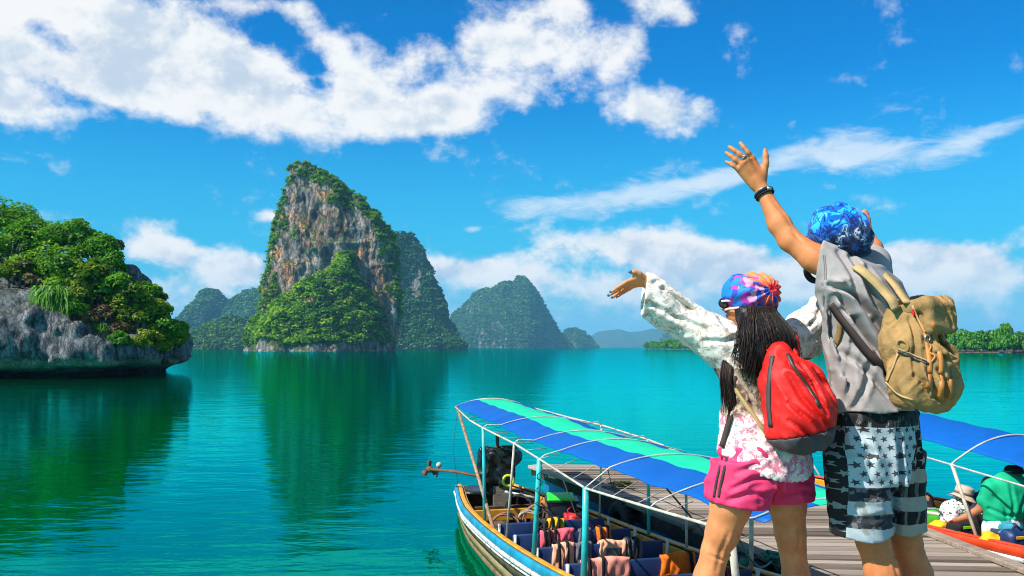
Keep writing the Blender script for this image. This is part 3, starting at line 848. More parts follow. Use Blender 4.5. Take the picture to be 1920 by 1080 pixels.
    def build(s, name, mat, parent=None, it=2):
        V, Q = s.mesh(it)
        return np_obj(name, V, Q, mat, parent)

from mathutils.bvhtree import BVHTree
class Snap:
    """finds the visible surface of finished parts under a photo pixel"""
    def __init__(s, *objs):
        vs, fs = [], []
        for o in objs:
            w = wloc(o); b = len(vs); vs += [tuple(np.array(v.co) + w) for v in o.data.vertices]; fs += [tuple(i + b for i in p.vertices) for p in o.data.polygons]
        s.t = BVHTree.FromPolygons(vs, fs)
    def __call__(s, px, py, off=.003):
        d = Vector(((px - 960) / F, 1, -(py - HY) / F)).normalized()
        h = s.t.ray_cast(Vector((0, 0, CZ)), d)
        if h[0] is None:
            q = s.t.find_nearest(Vector((0, 0, CZ)) + d * 3.4); return np.array(q[0]), np.array((0, -1., 0))
        n = h[1] if h[1].dot(d) < 0 else -h[1]
        return np.array(h[0] + n * off), np.array(n)
    def path(s, pts, off=.003, n=16):
        q = spline([(a, b_, 0) for a, b_ in pts], n); r = [s(a[0], a[1], off) for a in q]
        A, N = np.array([k[0] for k in r]), np.array([k[1] for k in r])
        for _ in range(3):
            A[1:-1] = .25 * A[:-2] + .5 * A[1:-1] + .25 * A[2:]; N[1:-1] = .25 * N[:-2] + .5 * N[1:-1] + .25 * N[2:]
        N[:] = .5 * N + .5 * N.mean(0)
        return list(A), list(N)
def spline(pts, n=24):
    pts = [np.array(p, float) for p in pts]; pts = [2 * pts[0] - pts[1]] + pts + [2 * pts[-1] - pts[-2]]; out_ = []
    m_ = len(pts) - 3
    for k in range(n):
        f = k / (n - 1) * m_; i = min(int(f), m_ - 1); t = f - i
        p0, p1, p2, p3 = pts[i:i + 4]
        out_.append(.5 * ((2 * p1) + (-p0 + p2) * t + (2 * p0 - 5 * p1 + 4 * p2 - p3) * t * t + (-p0 + 3 * p1 - 3 * p2 + p3) * t ** 3))
    return out_

# ------------------------------------------------------------------ near islet on the left
fl = Field((-74, 78.5, -2.2), (-31.0, 114, 15.2), .29)
fl.rbox((-64.3, 97, 3.0), (24.5, 14.6, 2.4), 2.0, k=.5)
fl.ell((-39.3, 89.0, 2.45), (4.6, 8.0, 1.5), k=1.2)
fl.ell((-50.5, 86.6, 4.0), (11.5, 6.0, 4.9), k=1.5)
fl.ell((-61, 90, 4.5), (14, 9, 6.0), k=1.5)
fl.ell((-62, 99, 4), (22, 15, 9.5), k=2)
fl.ell((-50, 97, 4), (11, 9, 6.5), k=2)
fl.ell((-44.5, 93, 3.3), (6, 6, 3.4), k=1.5)
fl.ell((-54, 95, 4.5), (14, 8.5, 8.0), k=2)
fl.cone((-39.8, 93.5, 5), (-39.6, 92.5, 10.7), 2.0, 1.25, k=1.0)
fl.cone((-40.9, 92.6, 4), (-40.6, 92.2, 9.4), 1.5, 1.0, k=.8)
# wave-cut notch under the overhang
sl, (x, y, z) = fl.sub((-80, 78, -2.2), (-27, 114, 1.4))
fl.rbox((-64.2, 98.2, -1), (23.2, 13.2, 3.0), 1.5, k=.4)
def fw(x, y, z):
    a = fbm(x * .5, y * .5, z * .3, 5, 71, .6) * .6 + fbm(x * .16, y * .16, z * .3, 3, 72) * .7 - np.abs(vnoise(x * .9, y * .9, z * .35, 77)) * .5 - np.abs(vnoise(x * 1.9, y * 1.9, z * .9, 78)) * .25
    notch = 1.9 * np.exp(-((z - .25) / .75) ** 2)
    lip = (-.30 + .9 * vnoise(x * .8, y * .8, z * .6, 5) * np.clip((x + 48) / 10, .25, 1) + .35 * vnoise(x * 2.1, y * 2.1, z * 2, 6)) * np.exp(-((z - 1.35) / .8) ** 2)
    return a * np.clip((z + .3) * .6, .25, 1) + notch + lip
w = np.abs(fl.d) < 4
ii = np.nonzero(w); x, y, z = [fl.ax[i][ii[i]] for i in range(3)]
fl.d[ii] += fw(x, y, z).astype(np.float32)
islet = fl.build('rocky_islet', M_ISLET, None, 1)
tag(islet, kind='structure', label='grey limestone islet with a wave-cut overhang at the left')

def leaf_strands(n, seed, length=1.3, width=.10):
    """hanging grass: long drooping blades"""
    r = np.random.default_rng(seed); V = []
    for _ in range(n):
        b = np.array([r.uniform(-1, 1), r.uniform(-.6, .3), r.uniform(-.2, .8)])
        d = np.array([r.normal() * .35, -abs(r.normal()) * .5 - .1, .25]); L = length * r.uniform(.5, 1.1)
        s = np.array([width, 0, 0]) * r.uniform(.5, 1.2)
        p = [b, b + d * L * .5, b + d * L * .8 + np.array([0, 0, -.35 * L]), b + d * L + np.array([0, 0, -L])]
        for i in range(3):
            k0, k1 = 1 - i / 3.5, 1 - (i + 1) / 3.5
            V += [p[i] - s * k0, p[i] + s * k0, p[i + 1] + s * k1, p[i + 1] - s * k1]
    V = np.array(V); return V, np.clip(np.repeat(r.normal(.5, .18, len(V) // 4), 4), 0, 1)
kinds = {'tree': (M_LEAF_BRIGHT, 1500, 22, .14), 'dark': (M_LEAF, 1300, 16, .15), 'bright': (M_LEAF_YEL, 900, 14, .17), 'light': (M_LEAF_YEL, 1000, 14, .14),
         'olive': (M_OLIVE, 600, 9, .16), 'dry': (M_DRY, 800, 12, .13), 'green': (M_LEAF_BRIGHT, 1000, 14, .16)}
shrubs = [
    (-60, 425, 62, 93, 'tree', 'tall green tree at the left edge behind the islet top'),
    (14, 420, 44, 91, 'tree', 'highest round green tree crown on the left islet'),
    (52, 445, 38, 90, 'tree', 'green tree just right of the highest crown on the islet'),
    (98, 458, 38, 90, 'tree', 'broad bright green tree in the middle of the islet ridge'),
    (142, 452, 34, 90, 'tree', 'airy green tree with sky showing through its crown'),
    (178, 472, 34, 89.5, 'tree', 'dense green tree left of the bare grey pinnacle'),
    (205, 500, 26, 88.5, 'tree', 'small green tree touching the foot of the bare pinnacle'),
    (20, 480, 44, 88, 'dark', 'dark green tree under the highest crown at the left edge'),
    (70, 500, 40, 87.5, 'dark', 'shady dark green bush above the bare rock face'),
    (125, 505, 38, 87, 'dark', 'dark green bush in the middle of the islet slope'),
    (168, 520, 32, 86.5, 'bright', 'yellow green bush below the dense tree'),
    (150, 556, 26, 85.6, 'bright', 'yellowish bush beside the hanging grass'),
    (15, 512, 20, 85.5, 'bright', 'small yellow green shrub on the bare rock at left edge'),
    (214, 468, 15, 92.5, 'olive', 'dull olive shrub clinging to the bare pinnacle'),
    (212, 540, 28, 87, 'green', 'mid green bush under the bare pinnacle'),
    (246, 556, 28, 87, 'light', 'light green bush right below the pinnacle'),
    (268, 548, 22, 89, 'green', 'green bush at the back right of the pinnacle'),
    (288, 586, 25, 88, 'light', 'light green bush on the right slope of the islet'),
    (245, 596, 25, 86.5, 'light', 'yellow green bush above the brown dry shrubs'),
    (306, 612, 22, 88.2, 'green', 'green bush near the right tip of the islet'),
    (328, 630, 17, 88.6, 'green', 'outermost green bush at the right tip of the islet'),
    (282, 632, 20, 86.8, 'light', 'pale green bush low over the right rock ledge'),
    (262, 646, 14, 86.0, 'light', 'small pale tuft hanging over the rock ledge'),
    (190, 592, 24, 86, 'dry', 'brown dry shrub in the hollow of the islet slope'),
    (224, 618, 21, 86, 'dry', 'reddish brown dry scrub above the right ledge'),
    (160, 600, 15, 85.2, 'dry', 'small dry brown tuft beside the hanging grass'),
    (60, 528, 14, 85.2, 'dry', 'dry brown patch of twigs on the bare rock'),
    (305, 585, 14, 89.5, 'green', 'thin green bush poking up on the right slope skyline'),
    (338, 642, 13, 88.6, 'light', 'lowest pale green bush at the very tip of the islet'),
    (300, 652, 15, 87.0, 'light', 'pale green bush lowest on the right rock ledge'),
    (335, 618, 15, 89.5, 'green', 'green bush on the skyline near the right tip of the islet'),
    (225, 640, 16, 85.5, 'green', 'green bush low on the rock ledge below the dry scrub'),
    (308, 640, 17, 88.0, 'green', 'green bush draped over the tip of the rock ledge'),
    (232, 585, 24, 87, 'light', 'yellow green bush filling the middle of the right slope'),
    (262, 575, 22, 88, 'green', 'rounded green bush in the middle of the right slope skyline'),
    (295, 560, 14, 91, 'light', 'small light bush high on the right skyline of the islet'),
    (222, 560, 22, 87, 'light', 'light bush under the pinnacle beside the mid green bush'),
    (135, 585, 22, 85, 'green', 'green bush right beside the long hanging grass'),
    (35, 505, 24, 86, 'dry', 'brown dry twigs above the bare rock at the left edge'),
    (110, 540, 30, 86.0, 'dark', 'dark green bush above the hanging grass'),
]
bv = BVHTree.FromPolygons([v.co[:] for v in islet.data.vertices], [p.vertices[:] for p in islet.data.polygons])
def on_rock(px, py, Y, back=0.):
    d = Vector(((px - 960) / F, 1, -(py - HY) / F)).normalized()
    h = bv.ray_cast(Vector((0, 0, CZ)), d)
    return h[0].y if h[0] is not None else Y
rr = random.Random(4)
for i, (px, py, rp, Y, kd, lab) in enumerate(shrubs):
    Y = min(Y, on_rock(px, py, Y) - .1)
    mat, nl, ncl, lf = kinds[kd]
    c = P(px, py, Y); R_ = rp / F * Y * 1.42
    V, ti = crown(int(nl * 2.5), 500 + i, ncl + 6, lf * 1.55 / R_ , .92, 1.6)
    if kd == 'dry':
        V, ti = crown(nl * 2, 500 + i, ncl, .12, .9, 3.2)
    base = (c[0], c[1], c[2] - R_ * .9)
    e = empty('tree' if kd in ('tree',) else 'shrub', base, lab, 'tree' if kd == 'tree' else 'shrub', 'trees on the left islet' if kd == 'tree' else 'shrubs on the left islet')
    o = np_obj('crown', V * R_ * np.array((1, .85, .95)) + c, np.arange(len(V)).reshape(-1, 4), mat, e, False); attr(o.data, 'tint', ti)
    mb = MB()
    hgt_ = R_ * (2.0 if kd == 'tree' else 1.2)
    mb.tube([(c[0], c[1], c[2] - hgt_ - .5), (c[0] + .1 * R_, c[1], c[2] - hgt_ * .5), c], [.10 * R_, .07 * R_, .04 * R_], 6)
    for k in range(5):
        an = rr.uniform(0, 6.28)
        mb.tube([(c[0] + .05 * R_, c[1], c[2] - hgt_ * .45), (c[0] + math.cos(an) * .4 * R_, c[1] + math.sin(an) * .4 * R_, c[2]), (c[0] + math.cos(an) * .7 * R_, c[1] + math.sin(an) * .7 * R_, c[2] + .3 * R_)], [.05 * R_, .03 * R_, .015 * R_], 5)
    mb.build('trunk', M_BARK, e)
for i, (px, py, rp, Y, lab) in enumerate([(98, 572, 23, 84.8, 'long bright green grass hanging over the bare rock face'), (116, 592, 15, 84.2, 'lower tuft of hanging grass on the bare rock face'), (190, 628, 9, 85, 'small tuft of green grass over the ledge')]):
    Y = on_rock(px, py - 12, Y) - .25; c = P(px, py - 12, Y); R_ = rp / F * Y * 1.15
    V, ti = leaf_strands(420, 40 + i)
    e = empty('grass_tuft', c, lab, 'grass', 'grass tufts on the left islet')
    o = np_obj('blades', V * R_ * np.array((1, .7, 1)) + c, np.arange(len(V)).reshape(-1, 4), M_LEAF_BRIGHT, e, False); attr(o.data, 'tint', ti)

# ------------------------------------------------------------------ haze
m = bpy.data.materials.new('sea_haze'); m.use_nodes = True; nt = m.node_tree; nt.nodes.clear()
vo = nt.nodes.new('ShaderNodeVolumePrincipled'); mo = nt.nodes.new('ShaderNodeOutputMaterial')
vo.inputs['Color'].default_value = (.22, .66, 1.0, 1); vo.inputs['Density'].default_value = 0.95e-4
nt.links.new(vo.outputs[0], mo.inputs['Volume'])
mb = MB(); mb.box((0, 5500, 149.5), (29000, 18000, 303)); hz = mb.build('haze', m, None, False)
hz['kind'] = 'stuff'; hz['label'] = 'thin bluish haze over the bay'
# ------------------------------------------------------------------ materials for jetty and boats
def wood_mat(name, cols, scale=1.0, rough=.85, stretch=(1, 14, 14)):
    m, nt, b = new_mat(name)
    oi = nt.nodes.new('ShaderNodeObjectInfo')
    v = nt.nodes.new('ShaderNodeVectorMath'); v.operation = 'ADD'
    nt.links.new(opos(nt), v.inputs[0])
    nt.links.new(comb(nt, NV(nt, oi.outputs['Random']) * 37.0, NV(nt, oi.outputs['Random']) * 11.0, 0.), v.inputs[1])
    p = mapping(nt, v.outputs[0], scale=tuple(q * scale for q in stretch))
    n = noise(nt, p, 2.0, 8, .68, .4); n2 = noise(nt, v.outputs[0], 3.0 * scale, 4, .6)
    f = n * .7 + n2 * .3 + (NV(nt, oi.outputs['Random']) - .5) * .36
    c = ramp(nt, f, cols)
    nt.links.new(c, b.inputs['Base Color']); b.inputs['Roughness'].default_value = rough; b.inputs['Specular IOR Level'].default_value = .25
    bump(nt, b, n, .7, .012)
    return m
M_PLANK = wood_mat('weathered_plank', [(.26, (.085, .062, .045)), (.45, (.22, .168, .125)), (.62, (.34, .272, .21)), (.8, (.47, .40, .325))])
M_BEAM = wood_mat('dark_wet_beam', [(.3, (.035, .028, .022)), (.55, (.11, .09, .07)), (.8, (.22, .18, .14))])
M_HULL = wood_mat('hull_wood', [(.28, (.05, .03, .015)), (.45, (.17, .10, .045)), (.6, (.28, .18, .08)), (.8, (.36, .27, .15))], 1.0, .7, (3, 3, 9))
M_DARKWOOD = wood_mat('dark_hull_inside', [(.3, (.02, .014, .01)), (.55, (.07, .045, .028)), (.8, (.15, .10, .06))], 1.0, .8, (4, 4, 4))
M_WHITE = pmat('worn_white_paint', (.62, .61, .58), .5, .15, 5, wear=.42, wearcol=(.20, .16, .12), bmp=.003)
M_BLUE = pmat('sky_blue_paint', (.010, .24, .38), .45, .3, 4, wear=.38, wearcol=(.16, .19, .19), bmp=.003)
M_YELLOW = pmat('yellow_paint', (.66, .29, .008), .45, .25, 5, wear=.38, wearcol=(.20, .12, .04), bmp=.003)
M_RED = pmat('red_orange_paint', (.62, .05, .008), .45, .25, 5, wear=.26, wearcol=(.2, .07, .04))
M_TEAL = pmat('teal_pole_paint', (.03, .42, .42), .4, .2, 6, wear=.30, wearcol=(.14, .17, .15))
M_CREAM = pmat('bleached_pole', (.50, .42, .33), .7, .35, 9, wear=.3, wearcol=(.2, .13, .09))
M_PIPE = pmat('galvanised_pipe', (.55, .53, .50), .45, .25, 10, metal=.3, wear=.28, wearcol=(.22, .12, .07))
M_RUSTPOLE = pmat('rusty_pole', (.30, .17, .09), .8, .4, 9, wear=.4, wearcol=(.40, .33, .26))
M_BLACK = pmat('black_plastic', (.012, .012, .013), .28, .3, 9, bmp=.006)
M_RUBBER = pmat('old_rubber', (.018, .018, .019), .8, .3, 12, bmp=.004)
M_RUST = pmat('rusty_iron', (.16, .06, .03), .8, .4, 14, bmp=.004)
M_ROPE = pmat('grey_rope', (.36, .33, .29), .9, .3, 40, bmp=.004)
M_GROPE = pmat('green_rope', (.02, .16, .12), .85, .35, 40, bmp=.004)
M_DROPE = pmat('dark_rope', (.05, .045, .04), .9, .3, 40)
M_NAVY = pmat('navy_vinyl', (.006, .028, .11), .55, .25, 5, bmp=.004)
M_TUB = pmat('dark_blue_tub', (.010, .022, .034), .4, .2, 6)
M_GLID = pmat('bright_green_lid', (.02, .62, .03), .4, .1, 6)
M_REDBAG = pmat('red_bag', (.55, .02, .02), .5, .2, 8)
M_ORANGEB = pmat('orange_board', (.62, .17, .03), .6, .25, 6, wear=.25, wearcol=(.3, .12, .05))
M_HOSE = pmat('reddish_hose', (.20, .085, .06), .6, .3, 9)
def cloth_mat(name, col, var=.12, scale=18, weave=.004, rough=.8):
    return pmat(name, col, rough, var, scale, bmp=weave, bscale=60, spec=.3)
VEST = {k: cloth_mat('vest_' + k, c) for k, c in dict(pink=(.80, .12, .16), yellow=(.80, .42, .01), peach=(.86, .40, .24), salmon=(.82, .30, .22), orange=(.86, .16, .006), grey=(.13, .13, .15), dark=(.028, .03, .04)).items()}
M_STRAP = cloth_mat('black_webbing', (.012, .012, .013))
M_MESH = cloth_mat('grey_mesh', (.11, .10, .09))
def canopy_mat(name, stripes):
    """cloth panels across the canopy, sewn side by side"""
    m, nt, b = new_mat(name)
    a = nt.nodes.new('ShaderNodeAttribute'); a.attribute_name = 'across'
    n = noise(nt, opos(nt), 3.0, 5, .6); n2 = noise(nt, opos(nt), 60., 3, .5)
    c = ramp(nt, NV(nt, a.outputs['Fac']), stripes, 'CONSTANT')
    n4 = noise(nt, mapping(nt, opos(nt), scale=(1, 1, 1)), 1.3, 7, .65)
    c = mixc(nt, smooth(nt, n4, .5, .72) * .45, c, mixc(nt, 1.0, c, (.55, .6, .62), 'MULTIPLY'))
    c = mixc(nt, smooth(nt, n, .35, .75) * .25, c, mixc(nt, 1.0, c, (.62, .66, .72), 'MULTIPLY'))
    nt.links.new(c, b.inputs['Base Color']); b.inputs['Roughness'].default_value = .55; b.inputs['Specular IOR Level'].default_value = .3
    bump(nt, b, n * .8 + n2 * .15, .5, .02)
    tr = nt.nodes.new('ShaderNodeBsdfTranslucent'); nt.links.new(c, tr.inputs[0])
    mx = nt.nodes.new('ShaderNodeMixShader'); mx.inputs[0].default_value = .30
    nt.links.new(b.outputs[0], mx.inputs[1]); nt.links.new(tr.outputs[0], mx.inputs[2]); nt.links.new(mx.outputs[0], nt.nodes['Material Output'].inputs[0])
    return m
BLUEC, GREENC = (.001, .13, .50), (.012, .74, .40)
M_CANOPY = canopy_mat('striped_canopy_cloth', [(0, BLUEC), (.325, GREENC), (.755, BLUEC)])
M_CANOPY2 = canopy_mat('blue_canopy_cloth', [(0, (.001, .13, .50)), (.9, (.001, .10, .40))])

# ------------------------------------------------------------------ the jetty
DZ = 0.70
jl = [(.30, 17.5), (.42, 17.1), (2.32, 10.7), (3.70, 6.0), (4.6, 3.0)]     # left edge, far to near
jr = [(4.05, 17.1), (4.66, 13.4), (5.04, 11.0), (5.18, 8.97), (5.40, 6.0), (5.6, 3.0)]
def edge(pl, y):
    q = sorted([(b_, a_) for a_, b_ in pl]); return float(np.interp(y, [k for k, _ in q], [v_ for _, v_ in q]))
jetty = empty('jetty', (3, 10, 0), 'weathered grey plank jetty with gaps between its boards, beside the striped boat', 'jetty')
def plank_mesh(seed, nx=9):
    r = random.Random(seed); mb = MB()
    dz = [r.uniform(-.006, .006) for _ in range(nx)]; wl = [r.uniform(-.03, .03) for _ in range(nx)]; wr = [r.uniform(-.03, .03) for _ in range(nx)]
    vs, fs = [], []
    for i in range(nx):
        x = i / (nx - 1) - .5
        vs += [(x, -.5 + wl[i], dz[i] + .5), (x, .5 + wr[i], dz[i] * .5 + .5 - .05), (x, .5 + wr[i], -.5), (x, -.5 + wl[i], -.5)]
    for i in range(nx - 1):
        a, c = i * 4, i * 4 + 4
        for k in range(4):
            l = (k + 1) % 4
            fs.append((a + k, c + k, c + l, a + l))
    fs += [(0, 1, 2, 3), tuple((nx - 1) * 4 + k for k in (3, 2, 1, 0))]
    me = bpy.data.meshes.new('plank'); me.from_pydata(vs, [], fs); me.materials.append(M_PLANK); return me
PLK = [plank_mesh(i) for i in range(7)]
rr = random.Random(12)
y = 17.05; i = 0
joff = wloc(jetty)
while y > 3.2:
    w_ = rr.uniform(.17, .235)
    yl = y - w_ / 2
    xa, xb = edge(jl, yl) - rr.uniform(-.03, .10), edge(jr, yl) + rr.uniform(-.02, .05)
    tilt = -.035 + rr.uniform(-.012, .012) - (.02 if yl < 12 else 0)
    o = bpy.data.objects.new('plank', PLK[i % 7]); COL.objects.link(o); o.parent = jetty
    o.location = ((xa + xb) / 2 - joff[0], yl - joff[1], DZ - .025 + rr.uniform(-.008, .008))
    o.scale = (xb - xa, w_ - rr.uniform(.012, .045), .045)
    o.rotation_euler = (rr.uniform(-.02, .02), rr.uniform(-.004, .004), tilt)
    y -= w_; i += 1
def beam(pts, w, h, name='beam', mat=M_BEAM, parent=jetty):
    mb = MB()
    for a, b_ in zip(pts[:-1], pts[1:]):
        a, b_ = Vector(a), Vector(b_); d = (b_ - a); R = d.to_track_quat('X', 'Z').to_matrix()
        mb.box((a + b_) / 2, (d.length + .01, w, h), R)
    return mb.build(name, mat, parent, False, bevel=.012)
L3 = [(x_, y_, DZ - .15) for x_, y_ in jl[1:]]; R3 = [(x_, y_, DZ - .15) for x_, y_ in jr]
beam([(a + .10, b_, c) for a, b_, c in L3], .10, .20)
beam([(a + 1.0, b_, c) for a, b_, c in L3], .10, .20)
beam([(a - .10, b_, c) for a, b_, c in R3], .10, .20)
beam([(a - .05, b_, DZ + .022) for a, b_, c in R3], .15, .055, 'kerb_board', M_PLANK)
beam([(jl[1][0] - .05, 17.12, DZ - .13), (jr[0][0], 17.12, DZ - .13)], .12, .18)
beam([(jl[1][0] + .06 - .12, jl[1][1] - .6, DZ + .03), (1.55, 13.2, DZ + .035)], .14, .06, 'edge_board', M_PLANK)
beam([(1.62, 12.9, DZ + .03), (2.22, 10.95, DZ + .035)], .20, .06, 'edge_board', M_BEAM)
beam([(2.30, 10.75, DZ + .03), (3.4, 7.0, DZ + .04)], .18, .06, 'edge_board', M_BEAM)
for yy in (16.6, 14.6, 12.6, 10.6, 8.6, 6.6, 4.6):
    for e_, dx in ((jl, .28), (jr, -.3)):
        mb = MB(); xx = edge(e_, yy) + dx
        mb.tube([(xx, yy, -1.2), (xx + .02, yy, -.2), (xx, yy, DZ - .06)], [.10, .10, .09], 9); mb.build('pile', M_BEAM, jetty)
M_FLOAT = pmat('scuffed_blue_float', (.012, .16, .34), .5, .3, 3, wear=.34, wearcol=(.32, .40, .44))
for k, yy in enumerate((16.4, 14.9, 13.4, 11.9, 10.4, 8.9, 7.4)):
    xx = edge(jl, yy) + .34; mb = MB(); R = Matrix.Rotation(math.radians(16), 3, 'Z')
    mb.box((xx, yy, .20), (.36, 1.36, .56), R); mb.build('float', M_FLOAT, jetty, True, bevel=.06)
def tyre(c, axis, label):
    e = empty('tyre_fender', (c[0], c[1], c[2]), label, 'tyre', 'tyres hung along the jetty edge')
    mb = MB(); mb.ring(c, .25, .095, axis, 28, 10); mb.build('tyre_wall', M_RUBBER, e)
    mb = MB()
    for q in range(26):
        an = q / 26 * 6.283; ax = Vector(axis).normalized(); u = ax.orthogonal().normalized(); w = ax.cross(u)
        d = u * math.cos(an) + w * math.sin(an); R = Matrix((d, ax, d.cross(ax))).transposed()
        mb.box(Vector(c) + d * .345, (.016, .12, .045), R)
    mb.build('tread', M_RUBBER, e, False)
    mb = MB(); mb.bar((c[0], c[1], c[2] + .25), (c[0] + .12, c[1] + .02, DZ + .03), .014, 6); mb.build('hanging_rope', M_DROPE, e)
ed = (-.955, -.29, 0)
tyre((edge(jl, 12.75) - .14, 12.75, .42), ed, 'black tyre hanging on the jetty side behind the teal poles')
tyre((edge(jl, 9.5) - .14, 9.5, .40), ed, 'black tyre hanging on the jetty side between the legs of the woman')
# heap of weed and old net on the deck
c = np.array((edge(jl, 14.2) + .78, 14.15, DZ)); c = G(1172, 917, DZ)
e = empty('weed_heap', c, 'small heap of green weed and pale cord on the jetty boards', 'heap')
V, ti = crown(420, 77, 9, .16, .42, 2.2)
o = np_obj('weed', V * np.array((.30, .17, .22)) + c + np.array((0, 0, .05)), np.arange(len(V)).reshape(-1, 4), M_OLIVE, e, False); attr(o.data, 'tint', ti)
mb = MB(); r_ = random.Random(8)
for k in range(9):
    pts = [(c[0] - .30 + r_.uniform(-.22, .16), c[1] + r_.uniform(-.15, .15), DZ + .02 + r_.uniform(0, .07)) for _ in range(6)]
    mb.tube(pts, .008, 5)
mb.build('cord', M_ROPE, e)

# raised landing that carries the couple (its top is level with their feet)
PZ = 1.73
plat = empty('landing_stage', (.6, 1.4, 0), 'raised plank landing under the couple', 'landing')
poff = wloc(plat)
y = 4.22; i = 0
while y > -1.6:
    w_ = .14; o = bpy.data.objects.new('plank', PLK[i % 7]); COL.objects.link(o); o.parent = plat
    o.location = (.52 - poff[0], y - w_ / 2 - poff[1], PZ - .0225); o.scale = (3.44, w_ - .012, .045); o.rotation_euler = (0, 0, rr.uniform(-.004, .004))
    y -= w_; i += 1
for xx in (-1.1, .5, 2.14):
    beam([(xx, -1.55, PZ - .14), (xx, 4.18, PZ - .14)], .10, .18, 'beam', M_BEAM, plat)
    for yy in (-1.3, 1.4, 4.0):
        mb = MB(); mb.tube([(xx, yy, -1.5), (xx, yy, PZ - .05)], .09, 10); mb.build('pile', M_BEAM, plat)

# ------------------------------------------------------------------ long-tail boats
class Boat:
    def __init__(s, S, ux, L, ws, gs):
        s.S = np.array(S); n = math.hypot(ux, 1); s.u = np.array((ux / n, -1 / n)); s.v = np.array((1 / n, ux / n)); s.L = L
        s.ws, s.gs = np.array(ws), np.array(gs)
    def w(s, q): return float(np.interp(q, s.ws[:, 0], s.ws[:, 1]))
    def g(s, q): return float(np.interp(q, s.gs[:, 0], s.gs[:, 1]))
    def p(s, q, t, z):
        a = s.S + s.u * q + s.v * t; return (a[0], a[1], z)
    def fit(s, px, t, py):
        """point of the boat seen at photo column px in the long section t"""
        r = (px - 960) / F
        q = (r * (s.S[1] + s.v[1] * t) - s.S[0] - s.v[0] * t) / (s.u[0] - r * s.u[1])
        Y = s.S[1] + s.v[1] * t + s.u[1] * q
        return q, CZ - (py - HY) * Y / F
def smooth_prof(a, n=60):
    a = np.array(a); x = np.linspace(a[0, 0], a[-1, 0], n); y_ = np.interp(x, a[:, 0], a[:, 1])
    k = np.array([1, 2, 3, 4, 3, 2, 1.]); k /= k.sum(); yp = np.pad(y_, 3, mode='edge'); return np.stack([x, np.convolve(yp, k, 'valid')], 1)
def hull_parts(B, root, wood, white, blue, yellow, inner, top=None):
    ss = np.linspace(0, B.L, 56)
    def outer(q, f):      # f 0 keel .. 1 gunwale
        w = B.w(q); g = B.g(q); zb = -.22 + max(0, (q - B.L * .8)) * .25
        return w * (.84 + .16 * f ** .8) + .012, zb + (g - .03 - zb) * f
    fs_ = [0, .2, .4, .6, .8, 1.0]
    for sd in (-1, 1):
        for k in range(5):
            mb = MB(); f0, f1 = fs_[k] + .012, fs_[k + 1] - .012
            def fn(uu, vv):
                q = uu * B.L; t0, z0 = outer(q, f0 + (f1 - f0) * vv); return B.p(q, sd * (t0 + .006 * (k % 2)), z0)
            mb.grid(fn, 56, 3); o = mb.build('strake', wood, root); md = o.modifiers.new('s', 'SOLIDIFY'); md.thickness = .035; md.offset = 0
        mb = MB()
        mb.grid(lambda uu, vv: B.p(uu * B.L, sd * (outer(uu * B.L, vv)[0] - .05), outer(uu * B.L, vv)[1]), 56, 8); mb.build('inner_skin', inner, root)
        def rail(name, t0, z0, w, h, m, ex=.0):
            mb = MB(); pr = []
            def fn(uu, vv):
                q = uu * (B.L - .05); a = vv * 2 * math.pi
                ca, sa = math.cos(a), math.sin(a); sg = lambda x: (abs(x) ** .45) * (1 if x >= 0 else -1)
                return B.p(q, sd * (B.w(q) + t0 + sg(ca) * w / 2), B.g(q) + z0 + sg(sa) * h / 2)
            mb.grid(fn, 70, 13); return mb.build(name, m, root)
        rail('rub_rail', .040, -.130, .050, .050, white)
        rail('lower_rub_rail', .030, -.195, .030, .022, white)
        rail('top_strake', .026, -.052, .060, .10, blue)
        rail('gunwale_board', -.040, -.002, .070, .026, top or yellow)
        rail('inner_coaming', -.105, -.09, .028, .13, yellow)
    # transom, keel and bottom
    mb = MB()
    q0 = .0
    mb.add([B.p(.02, -B.w(0) * .62, -.22), B.p(.02, B.w(0) * .62, -.22), B.p(.02, B.w(0), B.g(0) - .02), B.p(.02, -B.w(0), B.g(0) - .02)], [(0, 1, 2, 3)])
    mb.build('transom', wood, root, False, solid=.04)
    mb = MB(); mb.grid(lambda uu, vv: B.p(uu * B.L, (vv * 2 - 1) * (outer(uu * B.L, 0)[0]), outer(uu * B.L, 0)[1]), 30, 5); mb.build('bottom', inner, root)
    # floor boards and ribs
    q = .5
    nfl = 0
    for k in range(7):
        mb = MB(); t0 = -.78 + k * .225
        def fn(uu, vv):
            q = .35 + uu * (B.L * .84); lim = max(.05, B.w(q) * .74); return B.p(q, max(-lim, min(lim, t0 + vv * .205)), .02 + max(0, q - B.L * .6) * .05)
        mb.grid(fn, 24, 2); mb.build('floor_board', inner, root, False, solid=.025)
    while q < B.L - .8:
        for sd in (-1, 1):
            mb = MB()
            mb.tube([B.p(q, sd * (outer(q, f)[0] - .075), outer(q, f)[1]) for f in (.12, .35, .6, .93)], .028, 6); mb.build('rib', M_CREAM if wood is M_HULL else inner, root)
        q += .62
def hoop_pts(B, q, ts, zs, tc, zc_, rise, n=13):
    pts = [B.p(q, -ts, zs), B.p(q, -ts + .05, zs + .035)]
    for i in range(n):
        t = -tc + 2 * tc * i / (n - 1); pts.append(B.p(q, t, zc_ + rise * (1 - (t / tc) ** 2) + .022))
    return pts + [B.p(q, ts - .05, zs + .035), B.p(q, ts, zs)]
